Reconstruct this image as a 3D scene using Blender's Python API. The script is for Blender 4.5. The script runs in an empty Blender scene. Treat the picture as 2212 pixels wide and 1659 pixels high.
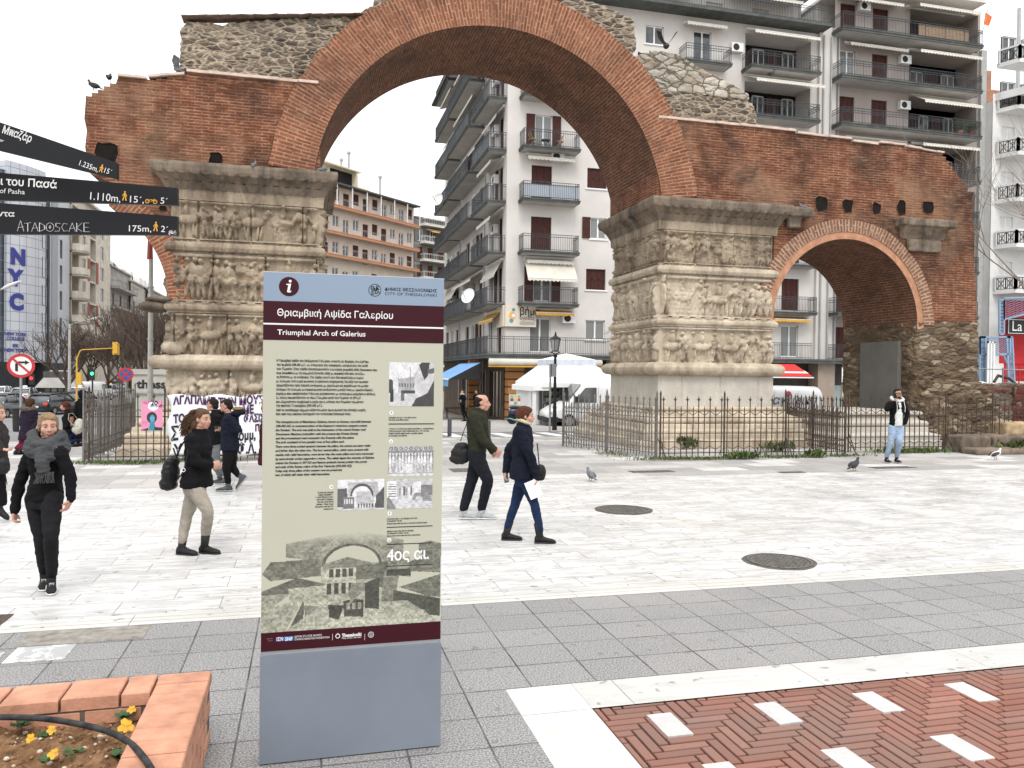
import bpy, math, random
import numpy as np
from mathutils import Vector, Matrix, noise
SC = bpy.context.scene
COL = SC.collection
rad = math.radians
# ------------------------------------------------------------------ camera, sky, sun, exposure
F, CX, CY, HC = 1720.0, 1106.0, 829.5, 2.1          # focal length and centre of the view, eye height in metres
TH, PT, RL = rad(14.5), (829.5 - 808) / 1720.0, .0113
_r = Vector((math.cos(TH), -math.sin(TH), 0)); _f = Vector((math.sin(TH), math.cos(TH), 0)); _z = Vector((0, 0, 1))
FW = _f * math.cos(PT) - _z * math.sin(PT); _u = _z * math.cos(PT) + _f * math.sin(PT)
RC = _r * math.cos(RL) + _u * math.sin(RL); UC = _u * math.cos(RL) - _r * math.sin(RL)
EYE = Vector((0, 0, HC))
cam = bpy.data.cameras.new('camera'); co = bpy.data.objects.new('camera', cam); COL.objects.link(co)
cam.sensor_width = 36; cam.lens = F / 2212 * 36; cam.clip_end = 2000; cam.clip_start = .05
co.matrix_world = Matrix(((RC.x, UC.x, -FW.x, 0), (RC.y, UC.y, -FW.y, 0), (RC.z, UC.z, -FW.z, HC), (0, 0, 0, 1)))
SC.camera = co
SC.view_settings.view_transform = 'Standard'; SC.view_settings.look = 'None'
SC.view_settings.exposure = 0.22; SC.view_settings.gamma = 1
W = bpy.data.worlds.new("World"); SC.world = W; W.use_nodes = True
nt = W.node_tree; nt.nodes.clear()
out = nt.nodes.new('ShaderNodeOutputWorld'); bg = nt.nodes.new('ShaderNodeBackground'); bg2 = nt.nodes.new('ShaderNodeBackground')
sky = nt.nodes.new('ShaderNodeTexSky'); sky.sky_type = 'NISHITA'; sky.sun_disc = False
sky.sun_elevation = rad(52); sky.sun_rotation = rad(200)
addn = nt.nodes.new('ShaderNodeAddShader')
nt.links.new(sky.outputs[0], bg.inputs[0]); bg.inputs[1].default_value = .05
# overcast layer: a white cloud deck, brighter overhead than at the horizon
tc = nt.nodes.new('ShaderNodeTexCoord'); sp = nt.nodes.new('ShaderNodeSeparateXYZ'); mr = nt.nodes.new('ShaderNodeMapRange')
nt.links.new(tc.outputs['Generated'], sp.inputs[0]); nt.links.new(sp.outputs[2], mr.inputs[0])
mr.inputs[1].default_value = 0; mr.inputs[2].default_value = 1; mr.inputs[3].default_value = .80; mr.inputs[4].default_value = 2.0
bg2.inputs[0].default_value = (1, .985, .96, 1); nt.links.new(mr.outputs[0], bg2.inputs[1])
nt.links.new(bg.outputs[0], addn.inputs[0]); nt.links.new(bg2.outputs[0], addn.inputs[1]); nt.links.new(addn.outputs[0], out.inputs[0])
sl = bpy.data.lights.new('sun', 'SUN'); sl.energy = 1.3; sl.angle = rad(18); sl.color = (1, .965, .92)
so = bpy.data.objects.new('sun', sl); COL.objects.link(so); so.rotation_euler = (rad(38), rad(8), rad(-20)); so.location = (0, -5, 40)
# ------------------------------------------------------------------ pixel helpers (photo at 2212 px width)
def ray(x, y): return FW * F + RC * (x - CX) + UC * (CY - y)
def on_z(x, y, z=0.0):
    d = ray(x, y); return EYE + d * ((z - HC) / d.z)
def on_y(x, y, Y):
    d = ray(x, y); return EYE + d * (Y / d.y)
def on_x(x, y, X):
    d = ray(x, y); return EYE + d * (X / d.x)
def at_depth(x, y, dep):
    d = ray(x, y); return EYE + d * (dep / d.dot(_f))
def gz(Y): return 0.0 if Y < 24 else (-.028 * (Y - 24) if Y < 60 else -1.008)
# ------------------------------------------------------------------ objects
def tag(o, label=None, cat=None, group=None, kind=None):
    for k, v in (('label', label), ('category', cat), ('group', group), ('kind', kind)):
        if v: o[k] = v
    return o
def wmat(o):
    return (wmat(o.parent) @ o.matrix_parent_inverse @ o.matrix_basis) if o.parent else o.matrix_basis.copy()
def attach(o, p):
    if p: o.parent = p; o.matrix_parent_inverse = wmat(p).inverted()
    return o
def thing(name, loc, label, cat, group=None, rz=0):
    o = bpy.data.objects.new(name, None); COL.objects.link(o); o.location = loc; o.rotation_euler = (0, 0, rz); o.empty_display_size = .2
    return tag(o, label, cat, group)
def kids(o): return [c for c in bpy.data.objects if c.parent == o]
def copy_tree(o, parent=None):
    c = o.copy(); COL.objects.link(c)
    if parent: c.parent = parent
    for ch in kids(o): copy_tree(ch, c)
    return c
class MB:
    def __init__(s): s.v = []; s.f = []; s.m = []; s.uv = {}; s.col = None
    def add(s, vs, fs, mi=0, uvs=None):
        b = len(s.v); s.v.extend(tuple(p) for p in vs)
        for i, f in enumerate(fs):
            s.f.append(tuple(b + k for k in f)); s.m.append(mi)
            if uvs is not None: s.uv[len(s.f) - 1] = uvs[i]
        return s
    def box(s, a, b, mi=0):
        x0, x1 = sorted((a[0], b[0])); y0, y1 = sorted((a[1], b[1])); z0, z1 = sorted((a[2], b[2]))
        return s.add([(x0,y0,z0),(x1,y0,z0),(x1,y1,z0),(x0,y1,z0),(x0,y0,z1),(x1,y0,z1),(x1,y1,z1),(x0,y1,z1)],
                     [(0,3,2,1),(4,5,6,7),(0,1,5,4),(1,2,6,5),(2,3,7,6),(3,0,4,7)], mi)
    def obox(s, c, ax, dims, mi=0):
        c = Vector(c); X, Y, Z = [Vector(a).normalized() for a in ax]; dx, dy, dz = [d / 2 for d in dims]
        P = [c + X*i*dx + Y*j*dy + Z*k*dz for k in (-1,1) for i, j in ((-1,-1),(1,-1),(1,1),(-1,1))]
        return s.add(P, [(0,3,2,1),(4,5,6,7),(0,1,5,4),(1,2,6,5),(2,3,7,6),(3,0,4,7)], mi)
    def bar(s, p, q, w, h=None, mi=0, up=(0,0,1)):
        p, q = Vector(p), Vector(q); d = q - p; L = d.length
        if L < 1e-6: return s
        d /= L; U = Vector(up)
        if abs(d.dot(U)) > .98: U = Vector((0, 1, 0))
        A = d.cross(U).normalized(); B = A.cross(d)
        return s.obox((p + q) / 2, (A, B, d), (w, h or w, L), mi)
    def prism(s, poly, f0, depth, mi=0, side=None):
        """poly: list of 2d points; f0 maps (a,b,t)->3d; extruded from t=0 to t=depth"""
        n = len(poly); vs = [f0(a, b, 0) for a, b in poly] + [f0(a, b, depth) for a, b in poly]
        s.add(vs, [tuple(range(n - 1, -1, -1)), tuple(range(n, 2 * n))], mi)
        s.add(vs, [(i, (i + 1) % n, n + (i + 1) % n, n + i) for i in range(n)], mi if side is None else side)
        return s
    def tube(s, pts, rs, n=8, mi=0, cap=True, flat=1.0, closed=False):
        pts = [Vector(p) for p in pts]; N = len(pts)
        if not hasattr(rs, '__len__'): rs = [rs] * N
        b = len(s.v); prev = None
        for i, p in enumerate(pts):
            if closed: d = (pts[(i + 1) % N] - pts[i - 1])
            else: d = pts[min(i + 1, N - 1)] - pts[max(i - 1, 0)]
            d = d.normalized() if d.length > 1e-9 else Vector((0, 0, 1))
            if prev is None:
                A = d.cross(Vector((0, 0, 1)))
                if A.length < .1: A = d.cross(Vector((0, 1, 0)))
            else: A = prev - d * prev.dot(d)
            A.normalize(); prev = A; B = d.cross(A)
            for k in range(n):
                t = 2 * math.pi * k / n
                s.v.append(tuple(p + A * math.cos(t) * rs[i] + B * math.sin(t) * rs[i] * flat))
        for i in range(N if closed else N - 1):
            j = (i + 1) % N
            for k in range(n):
                k2 = (k + 1) % n
                s.f.append((b + i*n + k, b + i*n + k2, b + j*n + k2, b + j*n + k)); s.m.append(mi)
        if cap and not closed:
            s.f.append(tuple(b + k for k in range(n - 1, -1, -1))); s.m.append(mi)
            s.f.append(tuple(b + (N-1)*n + k for k in range(n))); s.m.append(mi)
        return s
    def lathe(s, prof, c=(0,0,0), n=24, mi=0, ax=None, cap=True):
        """prof: (r,z) list round axis"""
        c = Vector(c); A, B, Z = ax or (Vector((1,0,0)), Vector((0,1,0)), Vector((0,0,1)))
        b = len(s.v)
        for r, z in prof:
            for k in range(n):
                t = 2*math.pi*k/n; s.v.append(tuple(c + A*(r*math.cos(t)) + B*(r*math.sin(t)) + Z*z))
        for i in range(len(prof)-1):
            for k in range(n):
                k2 = (k+1) % n; s.f.append((b+i*n+k, b+i*n+k2, b+(i+1)*n+k2, b+(i+1)*n+k)); s.m.append(mi)
        if cap:
            s.f.append(tuple(b+k for k in range(n-1,-1,-1))); s.m.append(mi)
            s.f.append(tuple(b+(len(prof)-1)*n+k for k in range(n))); s.m.append(mi)
        return s
    def ball(s, c, r, n=12, mi=0, rot=None):
        c = Vector(c); rx, ry, rz = r if hasattr(r, '__len__') else (r, r, r); m = max(4, n // 2 + 1)
        b = len(s.v); R = rot or Matrix.Identity(3)
        def P(x, y, z): return tuple(c + R @ Vector((x*rx, y*ry, z*rz)))
        s.v.append(P(0, 0, -1))
        for i in range(1, m):
            ph = math.pi*i/m - math.pi/2
            for k in range(n):
                t = 2*math.pi*k/n; s.v.append(P(math.cos(ph)*math.cos(t), math.cos(ph)*math.sin(t), math.sin(ph)))
        s.v.append(P(0, 0, 1)); top = len(s.v) - 1
        for k in range(n):
            k2 = (k+1) % n; s.f.append((b, b+1+k2, b+1+k)); s.m.append(mi)
            for i in range(m-2):
                s.f.append((b+1+i*n+k, b+1+i*n+k2, b+1+(i+1)*n+k2, b+1+(i+1)*n+k)); s.m.append(mi)
            s.f.append((b+1+(m-2)*n+k, b+1+(m-2)*n+k2, top)); s.m.append(mi)
        return s
    def grid(s, P, mi=0, uv=None):
        """P: (rows, cols, 3) array; uv: (rows, cols, 2)"""
        R, C = P.shape[:2]; b = len(s.v); s.v.extend(map(tuple, P.reshape(-1, 3)))
        for i in range(R-1):
            for j in range(C-1):
                q = (i*C+j, i*C+j+1, (i+1)*C+j+1, (i+1)*C+j)
                s.f.append(tuple(b+k for k in q)); s.m.append(mi)
                if uv is not None: s.uv[len(s.f)-1] = [tuple(uv[k // C, k % C]) for k in q]
        return s
    def build(s, name, mats, parent=None, smooth=False, uv=True):
        me = bpy.data.meshes.new(name); me.from_pydata(s.v, [], s.f)
        for m in (mats if isinstance(mats, (list, tuple)) else [mats]): me.materials.append(m)
        me.polygons.foreach_set('material_index', s.m)
        if smooth: me.polygons.foreach_set('use_smooth', [True] * len(s.f))
        if uv and s.f:
            nl = len(me.loops); vi = np.empty(nl, np.int32); me.loops.foreach_get('vertex_index', vi)
            V = np.array(s.v, np.float64)[vi]
            npol = len(me.polygons); nrm = np.empty(npol * 3); me.polygons.foreach_get('normal', nrm); nrm = nrm.reshape(-1, 3)
            tot = np.empty(npol, np.int32); me.polygons.foreach_get('loop_total', tot); N = np.repeat(nrm, tot, axis=0)
            h = np.abs(N[:, 2]) > .75
            hl = np.hypot(N[:, 0], N[:, 1]) + 1e-9; tx, ty = -N[:, 1] / hl, N[:, 0] / hl
            sg = np.where(np.abs(tx) > np.abs(ty), np.sign(tx), np.sign(ty)); tx, ty = tx * sg, ty * sg
            U = np.where(h, V[:, 0], V[:, 0] * tx + V[:, 1] * ty); Vv = np.where(h, V[:, 1], V[:, 2])
            UV = np.stack([U, Vv], 1)
            if s.uv:
                st = np.empty(npol, np.int32); me.polygons.foreach_get('loop_start', st)
                for fi, q in s.uv.items():
                    if q is not None: UV[st[fi]:st[fi] + tot[fi]] = q
            me.uv_layers.new(name='UVMap').data.foreach_set('uv', UV.ravel().astype(np.float32))
        if s.col is not None:
            a = me.color_attributes.new('print', 'FLOAT_COLOR', 'CORNER')
            c = np.repeat(np.asarray(s.col, np.float32), [len(f) for f in s.f], axis=0)
            a.data.foreach_set('color', np.c_[c, np.ones(len(c), np.float32)].ravel())
        me.update()
        o = bpy.data.objects.new(name, me); COL.objects.link(o)
        return attach(o, parent)
def meshdata_obj(name, me, mats, parent, smooth=True):
    for m in (mats if isinstance(mats, (list, tuple)) else [mats]): me.materials.append(m)
    if smooth: me.polygons.foreach_set('use_smooth', [True] * len(me.polygons))
    o = bpy.data.objects.new(name, me); COL.objects.link(o); return attach(o, parent)
TMP = bpy.data.scenes.new('tmp')        # small scratch scene, so that evaluating one object stays cheap
def evaluated(o):
    TMP.collection.objects.link(o)
    with bpy.context.temp_override(scene=TMP, view_layer=TMP.view_layers[0]):
        dg = bpy.context.evaluated_depsgraph_get(); me = bpy.data.meshes.new_from_object(o.evaluated_get(dg))
    TMP.collection.objects.unlink(o); return me
def remeshed(mb, voxel, smooth=4, disp=None):
    """one continuous closed surface out of overlapping closed shapes"""
    me = bpy.data.meshes.new('tmp'); me.from_pydata(mb.v, [], mb.f); o = bpy.data.objects.new('tmp', me)
    r = o.modifiers.new('r', 'REMESH'); r.mode = 'VOXEL'; r.voxel_size = voxel
    if smooth: s = o.modifiers.new('s', 'SMOOTH'); s.factor = .5; s.iterations = smooth
    res = evaluated(o)
    bpy.data.objects.remove(o); bpy.data.meshes.remove(me)
    if disp:
        n = len(res.vertices); a, b = np.empty(n*3, np.float32), np.empty(n*3, np.float32); res.vertices.foreach_get('co', a); res.vertices.foreach_get('normal', b)
        res.vertices.foreach_set('co', np.array([disp(Vector(p), Vector(q))[:] for p, q in zip(a.reshape(-1, 3).tolist(), b.reshape(-1, 3).tolist())], np.float32).ravel()); res.update()
    return res
def text_mesh(body, size, frame, name, m, parent, align='LEFT', shear=0, sx=1.0, space=1.0, line=1.0, ext=0.0, bold=0.0, res=3):
    """frame(a,b)->3d, text laid in its plane"""
    cu = bpy.data.curves.new('t', 'FONT'); cu.body = body; cu.size = size; cu.align_x = align; cu.shear = shear; cu.space_character = space
    cu.space_line = line; cu.offset = bold; cu.resolution_u = res; o = bpy.data.objects.new('t', cu); me = evaluated(o)
    bpy.data.objects.remove(o); bpy.data.curves.remove(cu)
    for v in me.vertices: v.co = frame(v.co.x * sx, v.co.y)
    me.materials.clear()
    if not len(me.polygons): return None
    me.update(); return meshdata_obj(name, me, m, parent, False)
# ------------------------------------------------------------------ procedural materials
MATS = {}
class NT:
    def __init__(s, name, rough=.8, metal=0, spec=.5):
        s.m = bpy.data.materials.new(name); s.m.use_nodes = True; s.t = s.m.node_tree; s.t.nodes.clear()
        s.o = s.n('OutputMaterial'); s.b = s.n('BsdfPrincipled'); s.l(s.b.outputs[0], s.o.inputs[0])
        s.b.inputs['Roughness'].default_value = rough; s.b.inputs['Metallic'].default_value = metal
        s.b.inputs['Specular IOR Level'].default_value = spec
    def n(s, k, **kw):
        x = s.t.nodes.new('ShaderNode' + k)
        for a, v in kw.items(): setattr(x, a, v)
        return x
    def l(s, a, b): s.t.links.new(a, b)
    def uv(s, sc=(1, 1, 1), src='UV', loc=(0, 0, 0)):
        c = s.n('TexCoord'); m = s.n('Mapping'); m.inputs['Scale'].default_value = sc; m.inputs['Location'].default_value = loc
        s.l(c.outputs[src], m.inputs[0]); return m.outputs[0]
    def noise(s, v, scale, detail=5, rough=.55, dist=0):
        x = s.n('TexNoise'); s.l(v, x.inputs['Vector']); x.inputs['Scale'].default_value = scale; x.inputs['Detail'].default_value = detail
        x.inputs['Roughness'].default_value = rough; x.inputs['Distortion'].default_value = dist; return x.outputs[0]
    def ramp(s, f, stops, interp='LINEAR'):
        x = s.n('ValToRGB'); x.color_ramp.interpolation = interp; e = x.color_ramp.elements
        while len(e) < len(stops): e.new(.5)
        for q, (p, c) in zip(e, stops):
            q.position = p; q.color = (c, c, c, 1) if not hasattr(c, '__len__') else (*c, 1)
        s.l(f, x.inputs[0]); return x.outputs[0]
    def mix(s, f, a, b, mode='MIX'):
        x = s.n('Mix', data_type='RGBA', blend_type=mode)
        for i, v in ((0, f), (6, a), (7, b)):
            if hasattr(v, 'links') or hasattr(v, 'is_linked'): s.l(v, x.inputs[i])
            elif i == 0: x.inputs[0].default_value = v
            else: x.inputs[i].default_value = (*v, 1) if hasattr(v, '__len__') else (v, v, v, 1)
        return x.outputs[2]
    def math(s, op, a, b=0.0):
        x = s.n('Math', operation=op)
        for i, v in enumerate((a, b)):
            if hasattr(v, 'is_linked'): s.l(v, x.inputs[i])
            else: x.inputs[i].default_value = v
        return x.outputs[0]
    def vadd(s, v, w, k):
        """v + (w-.5)*k"""
        a = s.n('VectorMath', operation='SUBTRACT'); s.l(w, a.inputs[0]); a.inputs[1].default_value = (.5, .5, .5)
        b = s.n('VectorMath', operation='MULTIPLY_ADD'); s.l(a.outputs[0], b.inputs[0]); b.inputs[1].default_value = k if hasattr(k, '__len__') else (k, k, k); s.l(v, b.inputs[2])
        return b.outputs[0]
    def bump(s, h, st=.5, dist=.02):
        x = s.n('Bump'); s.l(h, x.inputs['Height']); x.inputs['Strength'].default_value = st; x.inputs['Distance'].default_value = dist
        s.l(x.outputs[0], s.b.inputs['Normal'])
    def color(s, c):
        if hasattr(c, 'is_linked'): s.l(c, s.b.inputs['Base Color'])
        else: s.b.inputs['Base Color'].default_value = (*c, 1)
        return s.m
def plain(name, c, rough=.7, var=.12, scale=3, bump=0, metal=0, spec=.5, src='Object', bscale=None):
    if name in MATS: return MATS[name]
    t = NT(name, rough, metal, spec * (.35 if max(c) < .12 and rough > .3 else 1)); v = t.uv(src=src)
    f = t.noise(v, scale, 6, .6); d = tuple(max(0, x * (1 - var * 1.6)) for x in c); b = tuple(min(1, x * (1 + var)) for x in c)
    t.color(t.mix(t.ramp(f, [(.3, 0.0), (.7, 1.0)]), d, b))
    if bump: t.bump(t.noise(v, bscale or scale * 6, 5), bump, .01)
    MATS[name] = t.m; return t.m
def brick_mat(name, c1, c2, mortar, bw, rh, msz, uvs=(1, 1, 1), stain=.5, jitter=.02, bump=.8, stainc=(.05, .035, .03), patch=None, mj=.35):
    t = NT(name, .9, 0, .2); v0 = t.uv(uvs); v = t.vadd(v0, t.n('TexNoise').outputs[1], 0)
    nz = t.n('TexNoise'); t.l(v0, nz.inputs['Vector']); nz.inputs['Scale'].default_value = 2.2; nz.inputs['Detail'].default_value = 6; nz.inputs['Roughness'].default_value = .7
    v = t.vadd(v0, nz.outputs[1], (jitter * 3, jitter, 0))
    b = t.n('TexBrick'); t.l(v, b.inputs['Vector']); b.inputs['Scale'].default_value = 1; b.inputs['Brick Width'].default_value = bw
    b.inputs['Row Height'].default_value = rh; b.inputs['Mortar Size'].default_value = msz; b.inputs['Mortar Smooth'].default_value = .3; b.inputs['Bias'].default_value = -.1
    b.inputs['Color1'].default_value = (*c1, 1); b.inputs['Color2'].default_value = (*c2, 1); b.inputs['Mortar'].default_value = (*mortar, 1)
    big = t.noise(v0, .55, 8, .62, .4); fine = t.noise(v0, 14, 6, .7); mid = t.noise(v0, 2.4, 6, .65)
    c = b.outputs['Color']
    # worn mortar: in places the joints are as dark as the brick
    c = t.mix(t.math('MULTIPLY', t.ramp(mid, [(.42, 0.0), (.6, 1.0)]), mj), c, tuple(x * .45 for x in c1))
    c = t.mix(t.ramp(fine, [(.25, .75), (.75, .0)]), c, tuple(x * .45 for x in c1))
    if patch: c = t.mix(t.math('MULTIPLY', t.ramp(t.noise(v0, .35, 5, .5), [(.52, 0.0), (.62, 1.0)]), .7), c, patch)
    c = t.mix(t.math('MULTIPLY', t.ramp(big, [(.45, 0.0), (.68, 1.0)]), stain), c, stainc)
    sm = t.n('Mapping'); t.l(v, sm.inputs[0]); sm.inputs['Scale'].default_value = (2.2, 17, 1); sn = t.noise(sm.outputs[0], 1, 4, .6)
    c = t.mix(t.math('MULTIPLY', t.ramp(sn, [(.33, 1.0), (.45, 0.0)]), .6), c, tuple(x * .4 for x in c2)); c = t.mix(t.math('MULTIPLY', t.ramp(sn, [(.56, 0.0), (.68, 1.0)]), .5), c, tuple(x * .9 for x in mortar))
    t.color(c)
    h = t.mix(.35, b.outputs['Fac'], fine); inv = t.math('SUBTRACT', 1.0, h); t.bump(inv, bump, .03)
    MATS[name] = t.m; return t.m
def rubble_mat(name, cols, mortar, sc=(3.2, 6.5, 4), mort=.06, stain=.3, src='Object', bump=1.0):
    t = NT(name, .95, 0, .15); v0 = t.uv((sc[0], sc[0], sc[1]), src)
    nz = t.n('TexNoise'); t.l(v0, nz.inputs['Vector']); nz.inputs['Scale'].default_value = 1.3; nz.inputs['Detail'].default_value = 4
    v = t.vadd(v0, nz.outputs[1], .7)
    a = t.n('TexVoronoi', feature='F1'); t.l(v, a.inputs['Vector']); a.inputs['Scale'].default_value = 1
    e = t.n('TexVoronoi', feature='DISTANCE_TO_EDGE'); t.l(v, e.inputs['Vector']); e.inputs['Scale'].default_value = 1
    st = [(i / len(cols), c) for i, c in enumerate(cols)]
    sepn = t.n('SeparateColor'); t.l(a.outputs['Color'], sepn.inputs[0])
    c = t.ramp(sepn.outputs[0], st, 'CONSTANT')
    fine = t.noise(v0, 4, 8, .7); c = t.mix(t.ramp(fine, [(.3, .6), (.65, 0.0)]), c, tuple(x * .3 for x in cols[0]))
    edge = t.ramp(e.outputs[0], [(mort * .5, 1.0), (mort * 1.6, 0.0)])
    c = t.mix(edge, c, mortar)
    c = t.mix(t.math('MULTIPLY', t.ramp(t.noise(v0, .22, 6, .6), [(.45, 0.0), (.7, 1.0)]), stain), c, (.06, .05, .04))
    t.color(c); h = t.math('MINIMUM', e.outputs[0], .25); h2 = t.math('ADD', h, t.math('MULTIPLY', fine, .12)); t.bump(h2, bump, .12)
    MATS[name] = t.m; return t.m
def emis(name, c, s):
    t = NT(name); e = t.n('Emission'); e.inputs[0].default_value = (*c, 1); e.inputs[1].default_value = s; t.l(e.outputs[0], t.o.inputs[0]); MATS[name] = t.m; return t.m
def print_mat(name, rough=.5):
    t = NT(name, rough); a = t.n('VertexColor'); a.layer_name = 'print'; return t.color(a.outputs[0])
# ------------------------------------------------------------------ ground
def paving(name, bw, rh, msz, c1, c2, joint, off=.5, loc=(0, 0, 0), vein=None, speck=0, rough=.5, src='Object', dirt=.35, cells=None):
    t = NT(name, rough, 0, .4); v = t.uv((1, 1, 1), src, loc)
    b = t.n('TexBrick'); t.l(v, b.inputs['Vector']); b.inputs['Scale'].default_value = 1; b.inputs['Brick Width'].default_value = bw
    b.inputs['Row Height'].default_value = rh; b.inputs['Mortar Size'].default_value = msz; b.inputs['Mortar Smooth'].default_value = .15; b.offset = off
    b.inputs['Color1'].default_value = (*c1, 1); b.inputs['Color2'].default_value = (*c2, 1); b.inputs['Mortar'].default_value = (*c1, 1)
    c = b.outputs['Color']
    if cells:   # odd slabs of another stone
        w = t.n('TexWhiteNoise', noise_dimensions='2D'); 
        sp_ = t.n('SeparateXYZ'); t.l(v, sp_.inputs[0]); ry = t.math('FLOOR', t.math('DIVIDE', sp_.outputs[1], rh))
        rx = t.math('FLOOR', t.math('DIVIDE', t.math('SUBTRACT', sp_.outputs[0], t.math('MULTIPLY', t.math('MODULO', ry, 2.0), bw * off)), bw))
        cb = t.n('CombineXYZ'); t.l(rx, cb.inputs[0]); t.l(ry, cb.inputs[1]); t.l(cb.outputs[0], w.inputs['Vector'])
        c = t.mix(.75, c, t.ramp(w.outputs[0], [(i / len(cells), q) for i, q in enumerate(cells)], 'CONSTANT'))
    if vein:
        m = t.n('Mapping'); t.l(v, m.inputs[0]); m.inputs['Rotation'].default_value = (0, 0, .5)
        m.inputs['Scale'].default_value = (1, 5, 1); off_ = t.n('VectorMath', operation='MULTIPLY_ADD'); t.l(b.outputs['Color'], off_.inputs[0]); off_.inputs[1].default_value = (60, 60, 60); t.l(m.outputs[0], off_.inputs[2])
        nv = t.noise(off_.outputs[0], 1.6, 8, .62, 1.4)
        c = t.mix(t.math('MULTIPLY', t.ramp(nv, [(.44, 0.0), (.56, 1.0), (.7, 0.2)]), vein), c, (.29, .295, .30))
    if speck:
        c = t.mix(speck, c, t.ramp(t.noise(v, 90, 2, .5), [(.4, (.05, .05, .05)), (.6, (.42, .415, .41))]))
    c = t.mix(t.math('MULTIPLY', t.ramp(t.noise(v, .45, 8, .65), [(.5, 0.0), (.72, 1.0)]), dirt), c, (.30, .28, .25))
    spots = t.ramp(t.noise(v, 9, 2, .4), [(.675, 0.0), (.695, 1.0)]); c = t.mix(t.math('MULTIPLY', spots, .55), c, (.12, .115, .11))
    # joints, worn so that they fade in and out
    jf = t.math('MULTIPLY', b.outputs['Fac'], t.ramp(t.noise(v, 2.3, 5, .6), [(.3, .35), (.6, 1.0)])); c = t.mix(jf, c, joint)
    t.color(c); hh = t.math('SUBTRACT', t.math('MULTIPLY', t.noise(v, 30, 6, .7), .25), b.outputs['Fac']); t.bump(hh, .35, .006)
    r = t.ramp(t.noise(v, 1.1, 6, .6), [(.35, max(0, rough - .2)), (.7, min(1, rough + .2))]); t.l(r, t.b.inputs['Roughness'])
    MATS[name] = t.m; return t.m
M_marble = paving('marble_slabs', .86, .375, .005, (.64, .625, .60), (.53, .52, .50), (.15, .135, .12), loc=(.3, .06, 0), vein=.6, rough=.42, dirt=.25)
M_flags = paving('worn_flags', 1.1, .62, .008, (.34, .325, .305), (.42, .40, .38), (.16, .15, .135), loc=(.2, .1, 0), vein=.25, rough=.7, dirt=.4,
                 cells=[(.33, .315, .3), (.42, .40, .38), (.27, .262, .255), (.48, .465, .44), (.36, .34, .315), (.62, .61, .585), (.30, .29, .285), (.46, .435, .40)])
M_tile = paving('grey_tiles', .463, .393, .0065, (.235, .228, .222), (.165, .16, .157), (.04, .037, .034), off=0.0, loc=(-.095, -.007 - .393*0, 0), speck=.55, rough=.75, dirt=.45)
M_white = paving('white_marble', 1.4, 3.0, .004, (.54, .53, .50), (.46, .45, .43), (.22, .2, .17), off=0, loc=(.75, 0.4, 0), vein=.3, rough=.4, dirt=.18)
M_strip = paving('strip_marble', 1.3, .1, .004, (.56, .545, .51), (.47, .46, .43), (.16, .14, .12), off=0, loc=(.1, .02, 0), vein=.15, rough=.45, dirt=.15)
M_asph = plain('asphalt', (.19, .188, .19), .9, .12, .9, .5, bscale=120)
M_walk = paving('far_sidewalk', .6, .6, .01, (.42, .40, .38), (.34, .33, .31), (.2, .19, .18), rough=.8)
M_earth = plain('dry_ground', (.20, .175, .14), .95, .3, .8, .6)
def sheet(name, x0, x1, y0, y1, dz, m, step=None):
    ys = sorted({y0, y1, *[y for y in (24, 60) if y0 < y < y1]}); mb = MB()
    P = np.array([[(x, y, gz(y) + dz) for x in (x0, x1)] for y in ys]); mb.grid(P); o = mb.build(name, m); return tag(o, kind='structure')
sheet('ground', -400, 400, -30, 700, -.03, M_earth)
sheet('marble_plaza', -16, 40, 7.38, 15.3, 0, M_marble)
sheet('paving', -9, 40, 15.3, 26.6, -.004, M_flags)
sheet('pavement', -16, -9, 15.3, 22, -.004, M_flags)
sheet('road', -26, -9, 22, 400, -.012, M_asph)
sheet('road', -9, 90, 26.6, 30.2, -.016, M_asph)
sheet('pavement', -8.5, 90, 30.35, 46, .0, M_walk)
sheet('pavement', -45, -26, 15, 400, .0, M_walk)
sheet('square', 40, 90, -10, 26.6, -.006, M_flags)
kb = MB(); kb.box((-8.5, 30.2, gz(30.2) - .2), (90, 30.35, gz(30.2) + .01)); tag(kb.build('kerb', plain('kerb_stone', (.30, .285, .265), .9, .2, 2)), kind='structure')
kb = MB()
for i in range(12): kb.grid(np.array([[(x, y, gz(y) - .008) for x in (2.0 + i * .95, 2.5 + i * .95)] for y in (26.9, 29.9)]))
tag(kb.build('road_marking', plain('road_paint', (.7, .7, .68), .8, .2, 4)), kind='structure')
kb = MB(); kb.box((-9.0, 22, -.3), (-8.85, 26.6, .0)); tag(kb.build('kerb', MATS['kerb_stone']), kind='structure')
# grooved marble strip
mb = MB()
for a, b in ((7.085, 7.175), (7.185, 7.275), (7.285, 7.375)): mb.box((-16, a, -.03), (40, b, .002))
tag(mb.build('marble_strip', M_strip), kind='structure')
sheet('grey_tile_paving', -16, 40, 5.11, 7.085, 0, M_tile)
sheet('grey_tile_paving', -16, 1.3, -6, 5.11, 0, M_tile)
sheet('white_strip', 1.76, 40, 4.7, 5.11, 0, M_white)
mb = MB()
ys = [5.11, 4.69, 3.9, 3.1, 2.3, 1.5]
for a, b in zip(ys, ys[1:]): mb.box((1.3, b + .004, -.03), (1.757, a - .003, .001))
tag(mb.build('white_strip', plain('white_slab', (.53, .52, .50), .5, .14, 2.2, .1)), kind='structure')
sheet('brick_bed', 1.757, 14, -2, 4.7, -.02, plain('brick_joint', (.03, .024, .02), .95, .3, 20))
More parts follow.
